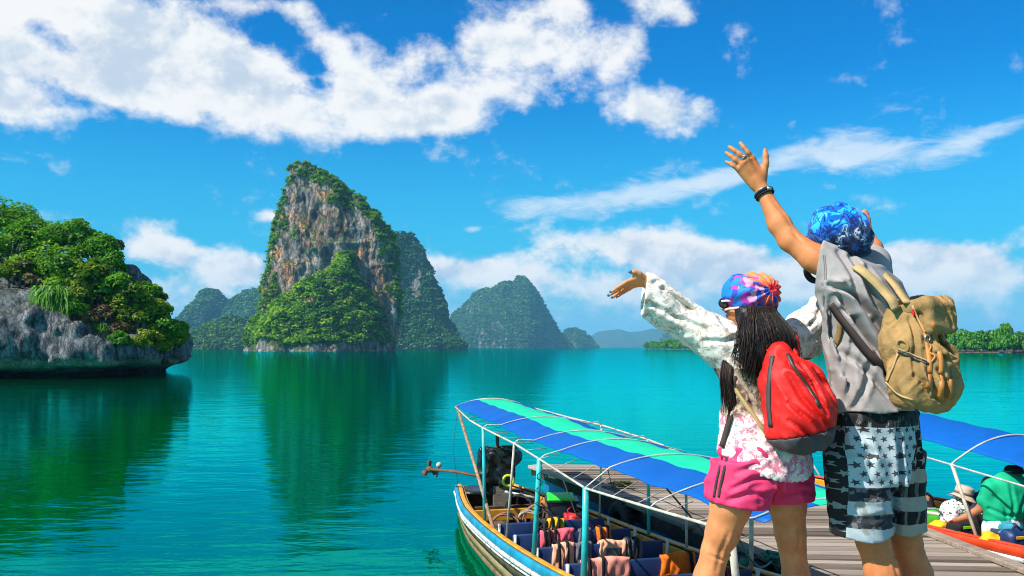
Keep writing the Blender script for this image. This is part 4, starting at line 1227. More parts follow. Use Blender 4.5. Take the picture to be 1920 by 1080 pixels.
def canopy_part(B, root, q0, q1, half, zfn, rise, mat, hoops, name='canopy', nq=90, ntt=25):
    mb = MB(); hp = np.array(hoops)
    vs, ac = [], []
    for j in range(nq):
        q = q0 + (q1 - q0) * j / (nq - 1)
        dq = np.min(np.abs(hp - q)); sag = .013 * min(1, dq / .8) ** 1.3
        for i in range(ntt):
            f = i / (ntt - 1); t = -half + 2 * half * f
            e_ = abs(2 * f - 1)
            z = zfn(q) + rise * (1 - (t / half) ** 2) - sag * (.35 + .9 * e_) + .008 * math.sin(q * 5.3 + t * 4) * e_ + .006 * math.sin(q * 11 + f * 9)
            tt = t * (1 - .025 * min(1, dq / .8) * (e_ > .9))
            vs.append(B.p(q, tt, z)); ac.append(f)
    fs = [(j * ntt + i, j * ntt + i + 1, (j + 1) * ntt + i + 1, (j + 1) * ntt + i) for j in range(nq - 1) for i in range(ntt - 1)]
    mb.add(vs, fs); o = mb.build(name, mat, root); attr(o.data, 'across', ac)
    md = o.modifiers.new('s', 'SOLIDIFY'); md.thickness = .006; md.offset = 1
    return o

wsb = smooth_prof([(0, .46), (1, .66), (2.2, .83), (3.4, .90), (5, .95), (7, .95), (8.6, .90), (10, .70), (11.2, .34), (11.8, .06)])
gsb = smooth_prof([(0, .53), (2, .53), (3.4, .56), (4.3, .58), (5.7, .64), (7.0, .72), (8.5, .86), (10, 1.08), (11.8, 1.42)])
B1 = Boat((-.5, 15.75), .277, 11.8, wsb, gsb)
boat = empty('longtail_boat', B1.p(5, 0, 0), 'wooden long-tail boat with yellow blue and white gunwales under a blue and green striped canopy', 'boat', 'long-tail boats moored at the jetty')
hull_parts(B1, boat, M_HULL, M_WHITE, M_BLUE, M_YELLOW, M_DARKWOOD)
def czf(q): return float(np.interp(q, [.4, 3.2, 4.6, 7.7, 10.3], [1.955, 1.885, 1.82, 1.815, 1.815]))
hoops = [3.52, 5.1, 6.13, 7.55, 9.0, 10.1]
canopy_part(B1, boat, .45, 10.22, .62, czf, .105, M_CANOPY, hoops + [.45])
zsh = {3.52: 1.855, 5.1: 1.81, 6.13: 1.745, 7.55: 1.65, 9.0: 1.72, 10.1: 1.78}
for q in hoops:
    mb = MB(); mb.tube(hoop_pts(B1, q, .86, zsh[q], .62, czf(q) - .012, .105), .0075, 7); mb.build('canopy_hoop', M_PIPE, boat)
mb = MB(); mb.tube([B1.p(.5, -.62, 1.93), B1.p(2.4, -.80, 1.86)] + [B1.p(q, -.865, zsh[q] - .012) for q in hoops], .012, 7); mb.build('side_rail', M_CREAM, boat)
mb = MB(); mb.tube([B1.p(.5, .62, 1.93), B1.p(2.4, .80, 1.86)] + [B1.p(q, .865, zsh[q] - .012) for q in hoops], .012, 7); mb.build('side_rail', M_CREAM, boat)
mb = MB(); mb.tube([B1.p(.47, -.62 + 1.24 * i / 12, czf(.47) + .13 * (1 - (i / 6 - 1) ** 2) - .02) for i in range(13)], .014, 7); mb.build('canopy_end_batten', M_CREAM, boat)
for q in np.arange(.9, 10, .52):       # lashings that tie the cloth to the side rails
    for sd in (-1, 1):
        zr = float(np.interp(q, hoops, [zsh[h_] for h_ in hoops])); mb = MB(); mb.bar(B1.p(q, sd * .615, czf(q) - .03), B1.p(q + .05, sd * float(np.interp(q, [.5, 2.4, 3.5], [.63, .8, .862])), min(zr, 1.9)), .004, 5); mb.build('lashing', M_ROPE, boat)
def post(a, b_, r, m, name='canopy_post'):
    mb = MB(); mb.tube([a, (np.array(a) + np.array(b_)) / 2 + np.array((.004, 0, 0)), b_], r, 10); return mb.build(name, m, boat)
gw = lambda q, sd=-1: B1.p(q, sd * (B1.w(q) - .07), B1.g(q) - .02)
post(B1.p(.55, -.60, 1.94), gw(4.05), .026, M_RUSTPOLE, 'raked_pole')
post(B1.p(3.50, -.86, 1.85), gw(3.45), .024, M_TEAL)
post(B1.p(5.08, -.86, 1.81), gw(4.75), .015, M_CREAM)
post(B1.p(6.10, -.86, 1.745), gw(5.95), .030, M_TEAL)
post(B1.p(7.55, -.86, 1.65), gw(7.5), .032, M_TEAL)
post(B1.p(10.1, -.80, 1.80), B1.p(10.0, -.66, 1.02), .026, M_CREAM)
for q, m_, r_ in ((3.52, M_CREAM, .015), (5.1, M_TEAL, .022), (6.13, M_CREAM, .016), (7.55, M_CREAM, .022)):
    post(B1.p(q, .86, zsh[q]), gw(q, 1), r_, m_)
mb = MB(); mb.tube([B1.p(7.5, .80, B1.g(7.5) + .03), B1.p(7.5, .83, B1.g(7.5) + .10)], .05, 8); mb.build('post_binding', M_GROPE, boat)
mb = MB(); mb.bar(B1.p(5.9, .2, 1.92), B1.p(7.2, .84, B1.g(7.2)), .010, 6); mb.build('stay', M_DROPE, boat)
mb = MB(); mb.tube([B1.p(6.9, -.86, 1.62), B1.p(6.7, -.6, 1.1), B1.p(6.55, -.5, .72)], .006, 5); mb.build('stay', M_DROPE, boat)
mb = MB(); mb.tube([B1.p(5.0, .25, 1.9), B1.p(4.8, .5, 1.2), B1.p(4.9, .7, .7)], .006, 5); mb.build('stay', M_DROPE, boat)
mb = MB(); mb.tube([B1.p(.6, -.6, 1.92), B1.p(.3, -.62, 1.2), B1.p(.15, -.5, .56)], .004, 5); mb.build('stay', M_DROPE, boat)
# rope dangling round the teal post
mb = MB(); mb.tube([B1.p(6.1 + .02 * math.sin(k), -.86 + .05 * math.sin(k * 1.9), 1.66 - k * .045) for k in range(16)], .006, 5); mb.build('rope_end', M_DROPE, boat)
# seats
rows = [4.0, 4.85, 5.78, 6.82, 7.8, 8.8]
def seat_z(q): return B1.g(q) + .05
for q in rows:
    zt = seat_z(q); R = Matrix.Rotation(math.atan2(B1.v[1], B1.v[0]), 3, 'Z')
    w = B1.w(q) * .90
    mb = MB(); mb.box(B1.p(q, -.04, zt - .16), (2 * w - .14, .045, .32), R); mb.build('seat_back', M_NAVY, boat, True, bevel=.018)
    mb = MB(); mb.box(B1.p(q - .26, -.04, zt - .36), (2 * w - .14, .42, .06), R); mb.build('seat', M_NAVY, boat, True, bevel=.018)
    for sd in (-1, 1):
        mb = MB(); mb.tube([B1.p(q, sd * (w - .06), zt - .6), B1.p(q + .02, sd * (w - .06), zt + .0)], .02, 7); mb.build('seat_post', M_WHITE, boat)
# engine with its long tail
def wob(x, y, z, a=.018, f=9): return a * fbm(x * f, y * f, z * f, 3, 5)
ec = B1.p(1.2, .02, 0)
eng = empty('engine', B1.p(1.2, 0, .4), 'boat engine wrapped in black plastic with a yellow ringed pulley at the stern', 'engine')
fd = Field((ec[0] - .6, ec[1] - .6, .45), (ec[0] + .6, ec[1] + .6, 1.55), .022)
fd.rbox((ec[0] - .10, ec[1], 1.0), (.30, .30, .29), .10, k=.05); fd.ell((ec[0] + .10, ec[1], 1.16), (.22, .25, .17), k=.06); fd.rbox((ec[0] - .15, ec[1], .78), (.14, .22, .2), .06, k=.05)
fd.warp(lambda x, y, z: .085 * np.abs(vnoise(x * 7, y * 7, z * 6, 3)) + .035 * np.abs(vnoise(x * 17, y * 17, z * 14, 4)) - .03)
fd.build('engine_cover', M_BLACK, eng, 1)
pc = np.array(B1.p(1.2, .02, 0)); fr_ = pc + np.array((.10, -.32, .80))
mb = MB(); mb.tube([fr_ + np.array((0, .03, 0)), fr_ + np.array((0, .10, 0))], .075, 18); pul = mb.build('pulley', M_RUBBER, eng)
mb = MB(); mb.ring(fr_, .085, .022, (.12, -1, .05), 26, 8); mb.build('pulley_rim', pmat('yellow_green_rim', (.50, .52, .02), .4, .1, 8), pul)
mb = MB(); mb.tube([pc + np.array((-.06, -.05, .9)), pc + np.array((-.08, -.06, 1.5))], .03, 9); mb.build('exhaust_pipe', M_RUST, eng)
mb = MB(); mb.tube([pc + np.array((-.28, -.05, .62)), pc + np.array((-.36, -.02, .98))], [.05, .035], 9); mb.build('gear_housing', M_RUST, eng)
tail = [pc + np.array((-.25, 0, .80)), pc + np.array((-.8, .3, .86)), P(806, 880, 15.7)]
mb = MB(); mb.tube(tail, .024, 9); mb.build('tail_shaft', M_RUST, eng)
t_ = tail[-1]; ax = (np.array(tail[1]) - t_); ax /= np.linalg.norm(ax)
mb = MB(); mb.ball(t_, (.062, .055, .062), 12, 8); hub = mb.build('propeller_hub', M_RUST, eng)
for k in range(3):
    an = k * 2.094 + .5; u_ = np.cross(ax, (0, 0, 1)); u_ /= np.linalg.norm(u_); w_ = np.cross(ax, u_); d_ = u_ * math.cos(an) + w_ * math.sin(an); e_ = np.cross(ax, d_) * .05 + ax * .03
    mb = MB(); mb.add([t_ + d_ * .05 - e_ * .4, t_ + d_ * .05 + e_ * .4, t_ + d_ * .13 + e_, t_ + d_ * .17, t_ + d_ * .13 - e_], [(0, 1, 2, 3, 4)]); mb.build('propeller_blade', M_RUST, hub, True, solid=.012)
fl_ = P(823, 872, 15.6); mb = MB(); mb.ball(fl_, .05, 14, 10); mb.build('float_ball', M_CREAM, eng)
mb = MB(); mb.tube([fl_ + np.array((0, 0, -.02)), P(821, 884, 15.6), P(818, 895, 15.6)], .018, 7); mb.build('tail_skeg', M_RUST, eng)
mb = MB(); mb.tube([pc + np.array((.05, -.3, .62)), pc + np.array((.25, -.42, .60)), pc + np.array((.55, -.55, .56))], .022, 8); mb.build('tiller_handle', M_PIPE, eng)
mb = MB(); mb.box(pc + np.array((0, 0, .52)), (.30, .44, .36)); mb.build('engine_bed', M_BEAM, eng, False, bevel=.02)
# stern clutter
R1 = Matrix.Rotation(math.atan2(B1.v[1], B1.v[0]), 3, 'Z')
mb = MB(); mb.grid(lambda uu, vv: B1.p(.05 + uu * .75, (vv * 2 - 1) * (B1.w(.05 + uu * .75) - .12), B1.g(0) - .04 + .02 * math.sin(uu * 9 + vv * 7)), 8, 8); mb.build('stern_deck', M_BLACK, boat, True, solid=.03)
mb = MB(); mb.box(B1.p(2.05, -.2, .36), (1.1, .05, .17), R1); mb.build('cross_board', M_YELLOW, boat, False, bevel=.01)
mb = MB(); mb.box(B1.p(1.55, .0, .30), (1.05, .06, .22), R1); mb.build('cross_board', M_DARKWOOD, boat, False, bevel=.01)
def hose(q, t, z, R_, lab, m=M_HOSE, n=2, rr_=.018):
    mb = MB(); c_ = np.array(B1.p(q, t, z)); pts = []
    for k in range(n * 22 + 6):
        a = k / 22 * 6.283; pts.append(c_ + np.array((math.cos(a) * R_ * (1 + .1 * math.sin(k * .7)), .35 * math.sin(a) * R_ + .004 * k, math.sin(a) * R_ * .9 + .01 * math.sin(k))))
    mb.tube(pts, rr_, 7); return tag(mb.build('hose_coil', m), lab, 'hose')
hose(2.75, -.35, .30, .20, 'reddish hose looped beside the raked pole in the stern')
hose(2.45, .28, .32, .24, 'reddish hose coil in the middle of the stern')
hose(2.6, .05, .33, .16, 'thin pale rope coil on the stern floor', M_ROPE, 3, .010)
hose(1.9, .1, .42, .20, 'black cable loops in front of the engine', M_RUBBER, 3, .014)
mb = MB(); mb.box(B1.p(3.25, -.10, .42), (.62, .34, .035), R1); tag(mb.build('board', M_ORANGEB, None, False, bevel=.008), 'flat orange board lying ahead of the first seat row', 'board')
mb = MB(); mb.box(B1.p(3.22, -.62, .36), (.34, .30, .03), R1); tag(mb.build('board', pmat('green_board', (.03, .13, .07), .7, .3, 7), None, False, bevel=.008), 'dark green board lying beside the raked pole', 'board')
tb = np.array(B1.p(2.75, .78, 0)); tb = P(1053, 950, 13.2)
tub = empty('storage_tub', tb + np.array((0, 0, -.32)), 'dark blue storage tub with a bright green lid at the stern', 'tub')
mb = MB(); mb.grid(lambda uu, vv: tuple(tb + np.array((math.copysign(abs(math.cos(uu * 6.2832)) ** .4, math.cos(uu * 6.2832)) * (.19 + .035 * vv), math.copysign(abs(math.sin(uu * 6.2832)) ** .4, math.sin(uu * 6.2832)) * (.16 + .03 * vv), -.30 + .42 * vv))), 28, 8, True)
mb.add([tb + np.array((x_ * .18, y_ * .15, -.29)) for x_, y_ in ((-1, -1), (1, -1), (1, 1), (-1, 1))], [(0, 1, 2, 3)]); mb.build('tub_body', M_TUB, tub)
mb = MB(); mb.box(tb + np.array((0, 0, .10)), (.50, .42, .04)); mb.build('tub_rim', M_TUB, tub, False, bevel=.015)
mb = MB(); mb.box(tb + np.array((-.02, -.02, .15)), (.40, .36, .045), Matrix.Rotation(.12, 3, 'X')); mb.build('lid', M_GLID, tub, True, bevel=.018)
rb = P(1077, 968, 12.7); fd = Field(rb - .3, rb + .3, .014)
fd.rbox(rb + np.array((0, 0, -.04)), (.15, .11, .075), .03, k=.03); fd.warp(lambda x, y, z: .016 * fbm(x * 16, y * 16, z * 16, 2, 8)); bag = fd.build('red_bag', M_REDBAG, None, 1)
tag(bag, 'small crumpled red bag behind the first seat row', 'bag')
mb = MB(); mb.tube([rb + np.array((-.10, 0, .02)), rb + np.array((-.09, 0, .10)), rb + np.array((-.03, 0, .15)), rb + np.array((.01, 0, .06))], .010, 6); mb.build('bag_handle', M_REDBAG, bag)

# life vests folded over the seat backs
def vest(q, t0, t1, h, kind, straps, label, window=False, ztop=None):
    zt = (ztop if ztop is not None else seat_z(q)) + .0
    c_ = B1.p(q, (t0 + t1) / 2, zt - h)
    e = empty('life_vest', c_, label, 'life vest', 'life vests folded over the boat seats')
    r = random.Random(int(q * 100 + t0 * 1000))
    W_ = t1 - t0; nu, nv = 22, 26
    # closed pad draped over the back: profile across the seat back
    prof = []
    for k in range(nv):
        f = k / (nv - 1)
        if f < .42: s_, z_ = .044 + .016 * math.sin(f / .42 * 3.14), -h + (h + .01) * f / .42
        elif f < .58: a = (f - .42) / .16 * math.pi; s_, z_ = .044 * math.cos(a), .008 + .030 * math.sin(a)
        else: s_, z_ = -.055 - .012 * math.sin((f - .58) / .42 * 3.14), .01 - (h * .8) * (f - .58) / .42
        prof.append((s_, z_))
    ph = r.uniform(0, 6)
    def fn(uu, vv):
        k = min(int(vv * (nv - 1) + .5), nv - 1); s_, z_ = prof[k]
        e_ = 1 - .35 * (abs(2 * uu - 1) ** 6)
        puff = .016 * math.sin(uu * 11 + ph) * math.cos(vv * 9) + .010 * math.sin(uu * 27 + ph * 2) * math.sin(vv * 17)
        sg = 1 if s_ > 0 else -1
        return B1.p(q + s_ * e_ + sg * puff, t0 + W_ * uu + .01 * math.sin(vv * 7 + ph) * (abs(2 * uu - 1)), zt + z_ + .012 * math.sin(uu * 6 + ph))
    mb = MB(); mb.grid(fn, nu, nv); o = mb.build('pad', VEST[kind], e); md = o.modifiers.new('s', 'SOLIDIFY'); md.thickness = .035; md.offset = -1
    for f0 in straps:
        mb = MB(); pts = []
        def fs2(uu, vv):
            k = min(int(uu * (nv - 1) + .5), nv - 1); s_, z_ = prof[k]; sg = 1 if s_ > 0 else -1
            n_ = .012 + .010 * abs(math.sin(f0 * 14 + ph))
            return B1.p(q + s_ + sg * n_, t0 + W_ * f0 + (vv - .5) * .036 + .01 * math.sin(uu * 5 + f0 * 9), zt + z_ + (.016 if abs(s_) < .05 else 0))
        mb.grid(fs2, nv, 3); mb.build('strap', M_STRAP, o, True, solid=.008)
    if window:
        mb = MB()
        def fw_(uu, vv): return B1.p(q + .080, t0 + W_ * (.2 + .6 * uu), zt - h * (.82 - .66 * vv))
        mb.grid(fw_, 8, 8); mb.build('mesh_pocket', M_MESH, o, True, solid=.012)
    return e
def vfit(px0, px1, q):
    def tt(px):
        r_ = (px - 960) / F
        return (r_ * (B1.S[1] + B1.u[1] * q) - B1.S[0] - B1.u[0] * q) / (B1.v[0] - r_ * B1.v[1])
    return tt(px0), tt(px1)
vl = [(4.0, 1028, 1058, .17, 'yellow', (.3, .62), 'yellow life vest with black straps on the farthest seat row', False),
      (4.0, 1000, 1026, .20, 'dark', (), 'dark charcoal vest left of the yellow one on the farthest seat row', False),
      (4.85, 1015, 1079, .20, 'pink', (.10, .26, .42), 'bright pink life vest with three black straps', False),
      (4.85, 1086, 1110, .24, 'grey', (), 'slim dark grey vest right of the bright pink vest', False),
      (4.85, 1121, 1149, .19, 'orange', (.25, .6), 'orange and black life vest on the second seat row at right', False),
      (5.78, 1037, 1079, .28, 'peach', (.30, .62), 'pale peach life vest with black straps left of the thick teal post', False),
      (5.78, 1081, 1112, .25, 'grey', (), 'crumpled grey vest right beside the pale peach strapped vest', False),
      (5.78, 1126, 1174, .25, 'peach', (), 'peach vest with a grey mesh pocket in its middle', True),
      (5.78, 1175, 1205, .24, 'grey', (.2, .62), 'light grey vest with black buckled straps on the third row', False),
      (6.82, 1091, 1183, .28, 'salmon', (.16, .44), 'large salmon life vest nearest the bottom edge', False),
      (6.82, 1241, 1306, .27, 'orange', (.85,), 'plain bright orange life vest beside the left leg of the woman', False),
      (7.8, 1352, 1382, .22, 'pink', (.3, .65), 'pink strapped vest seen between the legs of the woman', False)]
for q, a, b_, h, kd, st, lab, win in vl:
    t0, t1 = vfit(a, b_, q + .06); vest(q, t0, t1, h, kd, st, lab, win)
# mooring line from the bow post of the canopy to the jetty
tp = np.array(B1.p(10.1, -.79, 1.80)); jb = G(1447, 1052, DZ + .06)
ln = empty('mooring_rope', jb, 'green mooring rope tied from the canopy post to the jetty edge', 'rope')
mb = MB(); mb.tube([tp * (1 - f) + jb * f + np.array((0, 0, -.16 * math.sin(f * math.pi))) for f in np.linspace(0, 1, 14)], .010, 7); mb.build('line', M_GROPE, ln)
mb = MB()
for k in range(4): mb.ring(tp + np.array((0, 0, -.01 - .015 * k)), .036, .009, (0, .1 * (k % 2), 1), 16, 6)
mb.build('post_hitch', M_GROPE, ln)
mb = MB(); r_ = random.Random(2)
for k in range(10): mb.tube([jb + np.array((r_.uniform(-.10, .10), r_.uniform(-.08, .08), r_.uniform(0, .09))) for _ in range(4)], .015, 6)
mb.build('knot', M_GROPE, ln)

# ------------------------------------------------------------------ second boat on the other side
ws2 = smooth_prof([(0, .26), (1.5, .50), (3.3, .82), (4.8, .98), (6.2, .92), (8, .85), (9.5, .5), (10.5, .06)])
gs2 = smooth_prof([(0, .72), (3, .72), (5, .745), (7, .80), (9, .95), (10.5, 1.3)])
B2 = Boat((4.74, 15.9), .277, 10.5, ws2, gs2)
boat2 = empty('longtail_boat', B2.p(5, 0, 0), 'wooden long-tail boat with an orange red gunwale and plain blue canopy, right of the man', 'boat', 'long-tail boats moored at the jetty')
hull_parts(B2, boat2, M_HULL, M_WHITE, M_RED, M_YELLOW, M_DARKWOOD, M_RED)
q_, z_ = B2.fit(1724, -.66, 821); q2_, z2_ = B2.fit(1920, -.66, 874)
def cz2(q): return z_ + (z2_ - z_) * (q - q_) / (q2_ - q_)
h2 = [2.6, B2.fit(1787, -.9, 861)[0], 6.9, 8.6]
canopy_part(B2, boat2, 2.2, 9.0, .66, cz2, .17, M_CANOPY2, h2)
for q in h2:
    mb = MB(); mb.tube(hoop_pts(B2, q, .92, cz2(q) - .14, .66, cz2(q) - .010, .17), .012, 7); mb.build('canopy_hoop', M_PIPE, boat2)
    for sd in (-1, 1):
        mb = MB(); mb.tube([B2.p(q, sd * .92, cz2(q) - .14), B2.p(q + .35 * (sd < 0) * (q < 6), sd * (B2.w(q) - .08), B2.g(q) - .02)], .020, 9); mb.build('canopy_post', M_CREAM, boat2)
for sd in (-1, 1):
    mb = MB(); mb.tube([B2.p(q, sd * .925, cz2(q) - .15) for q in h2], .012, 6); mb.build('side_rail', M_PIPE, boat2)
mb = MB(); mb.bar(P(1525, 872, 15.3), P(1546, 908, 15.2), .014, 6); mb.build('stay', M_ROPE, boat2)
R2 = Matrix.Rotation(math.atan2(B2.v[1], B2.v[0]), 3, 'Z')
for q in (3.2, 4.3, 5.5, 6.6):
    mb = MB(); mb.box(B2.p(q, 0, B2.g(q) - .16), (2 * B2.w(q) - .2, .26, .05), R2); mb.build('thwart', M_YELLOW, boat2, False, bevel=.012)
# ------------------------------------------------------------------ people: materials
def skin_mat(name, col):
    m, nt, b = new_mat(name)
    n = noise(nt, opos(nt), 14, 5, .6); n2 = noise(nt, opos(nt), 240, 3, .5)
    c = mixc(nt, smooth(nt, n, .3, .75), tuple(q * w_ for q, w_ in zip(col, (.84, .74, .70))), tuple(min(1, q * 1.08) for q in col))
    n5 = noise(nt, opos(nt), 55, 4, .65)
    c = mixc(nt, smooth(nt, n5, .55, .75) * .25, c, tuple(q * w_ for q, w_ in zip(col, (.92, .66, .55))))
    nt.links.new(c, b.inputs['Base Color']); b.inputs['Roughness'].default_value = .58; b.inputs['Specular IOR Level'].default_value = .28
    b.inputs['Subsurface Weight'].default_value = .05; b.inputs['Subsurface Radius'].default_value = (.012, .004, .002)
    bump(nt, b, n2 * .5 + n5 * .5, .45, .004)
    return m
M_SKIN_M = skin_mat('tanned_skin', (.56, .205, .070))
M_SKIN_W = skin_mat('warm_skin', (.62, .25, .095))
M_SKIN_S = skin_mat('deep_tanned_skin', (.36, .15, .065))
def fabric(name, col, var=.10, fine=.002, rough=.85, scale=9):
    return pmat(name, col, rough, var, scale, bmp=fine, bscale=160, spec=.2)
M_TSHIRT = fabric('heather_grey_cotton', (.31, .272, .258), .12)
M_BLACKCLOTH = fabric('black_cotton', (.016, .016, .018), .2)
M_HAIR = pmat('dark_hair', (.011, .008, .007), .52, .4, 30, spec=.3, stretch=(1, 1, .12))
M_HAIR_B = pmat('brown_hair_ends', (.07, .03, .016), .42, .4, 30, spec=.5, stretch=(1, 1, .12))
M_CANVAS = pmat('tan_canvas', (.33, .195, .075), .85, .28, 7, bmp=.006, bscale=90, spec=.15)
M_CANVAS_L = pmat('light_tan_webbing', (.43, .29, .125), .85, .2, 12, bmp=.002, bscale=120, spec=.2)
M_LEATHER = pmat('orange_leather', (.45, .17, .03), .55, .25, 20)
M_ZIP = pmat('dark_zip', (.03, .028, .026), .45, .4, 60)
M_METAL = pmat('dull_metal', (.45, .42, .38), .35, .2, 30, metal=.8)
M_REDNYL = pmat('red_nylon', (.66, .012, .008), .55, .16, 9, bmp=.0025, bscale=120, spec=.3)
M_GREYNYL = pmat('dark_grey_nylon', (.050, .044, .045), .6, .15, 12, bmp=.0015, bscale=110)
M_PINK = pmat('pink_sport_cloth', (.70, .035, .125), .6, .12, 8, bmp=.0015, bscale=110, spec=.3)
M_DKTRIM = fabric('brown_black_trim', (.06, .04, .035), .3)
M_NAIL = pmat('blue_nail_varnish', (.01, .22, .50), .2, .05, 9)
M_LENS = pmat('dark_lens', (.01, .01, .012), .08, .1, 5, spec=.8)
M_WHITEPL = pmat('white_plastic', (.75, .72, .68), .4, .05, 8)

def blend(nt, fac, a, b): return mixc(nt, fac, a, b)
# bandana pattern, blue
m, nt, b = new_mat('blue_patterned_bandana'); o_ = opos(nt)
wv = noise(nt, o_, 9, 3, .5, col=True)
v2 = nt.nodes.new('ShaderNodeVectorMath'); v2.operation = 'MULTIPLY_ADD'; nt.links.new(wv, v2.inputs[0]); v2.inputs[1].default_value = (.10, .10, .10); nt.links.new(o_, v2.inputs[2])
vo = nt.nodes.new('ShaderNodeTexVoronoi'); vo.feature = 'DISTANCE_TO_EDGE'; vo.inputs['Scale'].default_value = 15; nt.links.new(v2.outputs[0], vo.inputs['Vector'])
n1 = noise(nt, v2.outputs[0], 17, 2.5, .55, 1.0); n2 = noise(nt, v2.outputs[0], 10, 2, .5)
c = ramp(nt, n1, [(.30, (.003, .03, .16)), (.42, (.004, .10, .50)), (.52, (.02, .32, .80)), (.615, (.12, .50, .88)), (.69, (.004, .06, .35))], 'CONSTANT')
c = mixc(nt, smooth(nt, NV(nt, vo.outputs['Distance']), .012, .05, .85, 0.), c, (.004, .012, .05))
b.inputs['Sheen Weight'].default_value = .15
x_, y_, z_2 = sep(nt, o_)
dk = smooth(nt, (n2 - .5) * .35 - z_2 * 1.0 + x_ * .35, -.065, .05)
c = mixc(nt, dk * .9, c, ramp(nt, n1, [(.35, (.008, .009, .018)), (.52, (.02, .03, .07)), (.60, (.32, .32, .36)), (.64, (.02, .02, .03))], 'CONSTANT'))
nt.links.new(c, b.inputs['Base Color']); b.inputs['Roughness'].default_value = .92; b.inputs['Specular IOR Level'].default_value = .08
M_BANDANA = m
# head scarf, many colours
m, nt, b = new_mat('multicolour_head_scarf'); o_ = opos(nt)
x_, y_, z_2 = sep(nt, o_)
wv = noise(nt, o_, 12, 2, .5)
vo = nt.nodes.new('ShaderNodeTexVoronoi'); vo.inputs['Scale'].default_value = 21; vo.distance = 'CHEBYCHEV'
nt.links.new(mapping(nt, o_, rot=(0, .5, .3), scale=(1, 1, 1.4)), vo.inputs['Vector'])
cellv = sep(nt, vo.outputs['Color'])[0]
f = x_ * 4.2 + .47 + (cellv - .5) * .42 + (wv - .5) * .25
c = ramp(nt, f, [(.0, (.01, .18, .55)), (.13, (.02, .06, .36)), (.22, (.42, .04, .34)), (.36, (.66, .30, .42)), (.47, (.02, .08, .42)), (.56, (.62, .06, .14)), (.68, (.80, .12, .06)), (.84, (.78, .02, .03))], 'CONSTANT')
c = mixc(nt, smooth(nt, z_2 + (cellv - .5) * .03, .040, .055) * smooth(nt, x_, -.05, -.01), c, (.84, .22, .06))
nt.links.new(c, b.inputs['Base Color']); b.inputs['Roughness'].default_value = .65; b.inputs['Specular IOR Level'].default_value = .3
M_SCARF = m
# lace
def lace_mat(name, zsplit=None):
    m, nt, b = new_mat(name); o_ = opos(nt)
    wv = noise(nt, o_, 20, 3, .6, col=True)
    v2 = nt.nodes.new('ShaderNodeVectorMath'); v2.operation = 'MULTIPLY_ADD'; nt.links.new(wv, v2.inputs[0]); v2.inputs[1].default_value = (.05,) * 3; nt.links.new(o_, v2.inputs[2])
    vo = nt.nodes.new('ShaderNodeTexVoronoi'); vo.inputs['Scale'].default_value = 15; nt.links.new(v2.outputs[0], vo.inputs['Vector'])
    vp = nt.nodes.new('ShaderNodeVectorMath'); vp.operation = 'SUBTRACT'; nt.links.new(v2.outputs[0], vp.inputs[0]); nt.links.new(vo.outputs['Position'], vp.inputs[1])
    # flower heads: petals round each cell centre
    qx, qy, qz = sep(nt, vo.outputs['Position']); sx, sy, sz = sep(nt, v2.outputs[0])
    an = nm(nt, 'ARCTAN2', sz * 15. - qz * 1.0 * 1.0, sx * 15. - qx) if False else nm(nt, 'ARCTAN2', sz - qz, sx - qx)
    pet = nm(nt, 'SINE', an * 13.0) * .10
    flower = smooth(nt, NV(nt, vo.outputs['Distance']) + pet, .34, .46, 1., 0.)
    n = noise(nt, v2.outputs[0], 48, 4, .65)
    thread = smooth(nt, n, .46, .54) if zsplit is not None else smooth(nt, n, .42, .53)
    lace = nm(nt, 'MAXIMUM', flower, thread * .95)
    xx, yy, zz = sep(nt, o_)
    if zsplit is None:
        sheer = (.46, .36, .29)
    else:
        low = smooth(nt, zz + (noise(nt, o_, 6, 3, .5) - .5) * .08, zsplit - .02, zsplit + .03, 1., 0.)
        sheer = mixc(nt, low, (.12, .068, .045), (.70, .20, .30))
    wc = (.74, .68, .60)
    if zsplit is not None: wc = mixc(nt, low, (.36, .26, .19), wc)
    c = mixc(nt, lace, sheer, wc)
    nt.links.new(c, b.inputs['Base Color']); b.inputs['Roughness'].default_value = .85; b.inputs['Specular IOR Level'].default_value = .15
    bump(nt, b, lace, .35, .003)
    return m
M_LACE = None
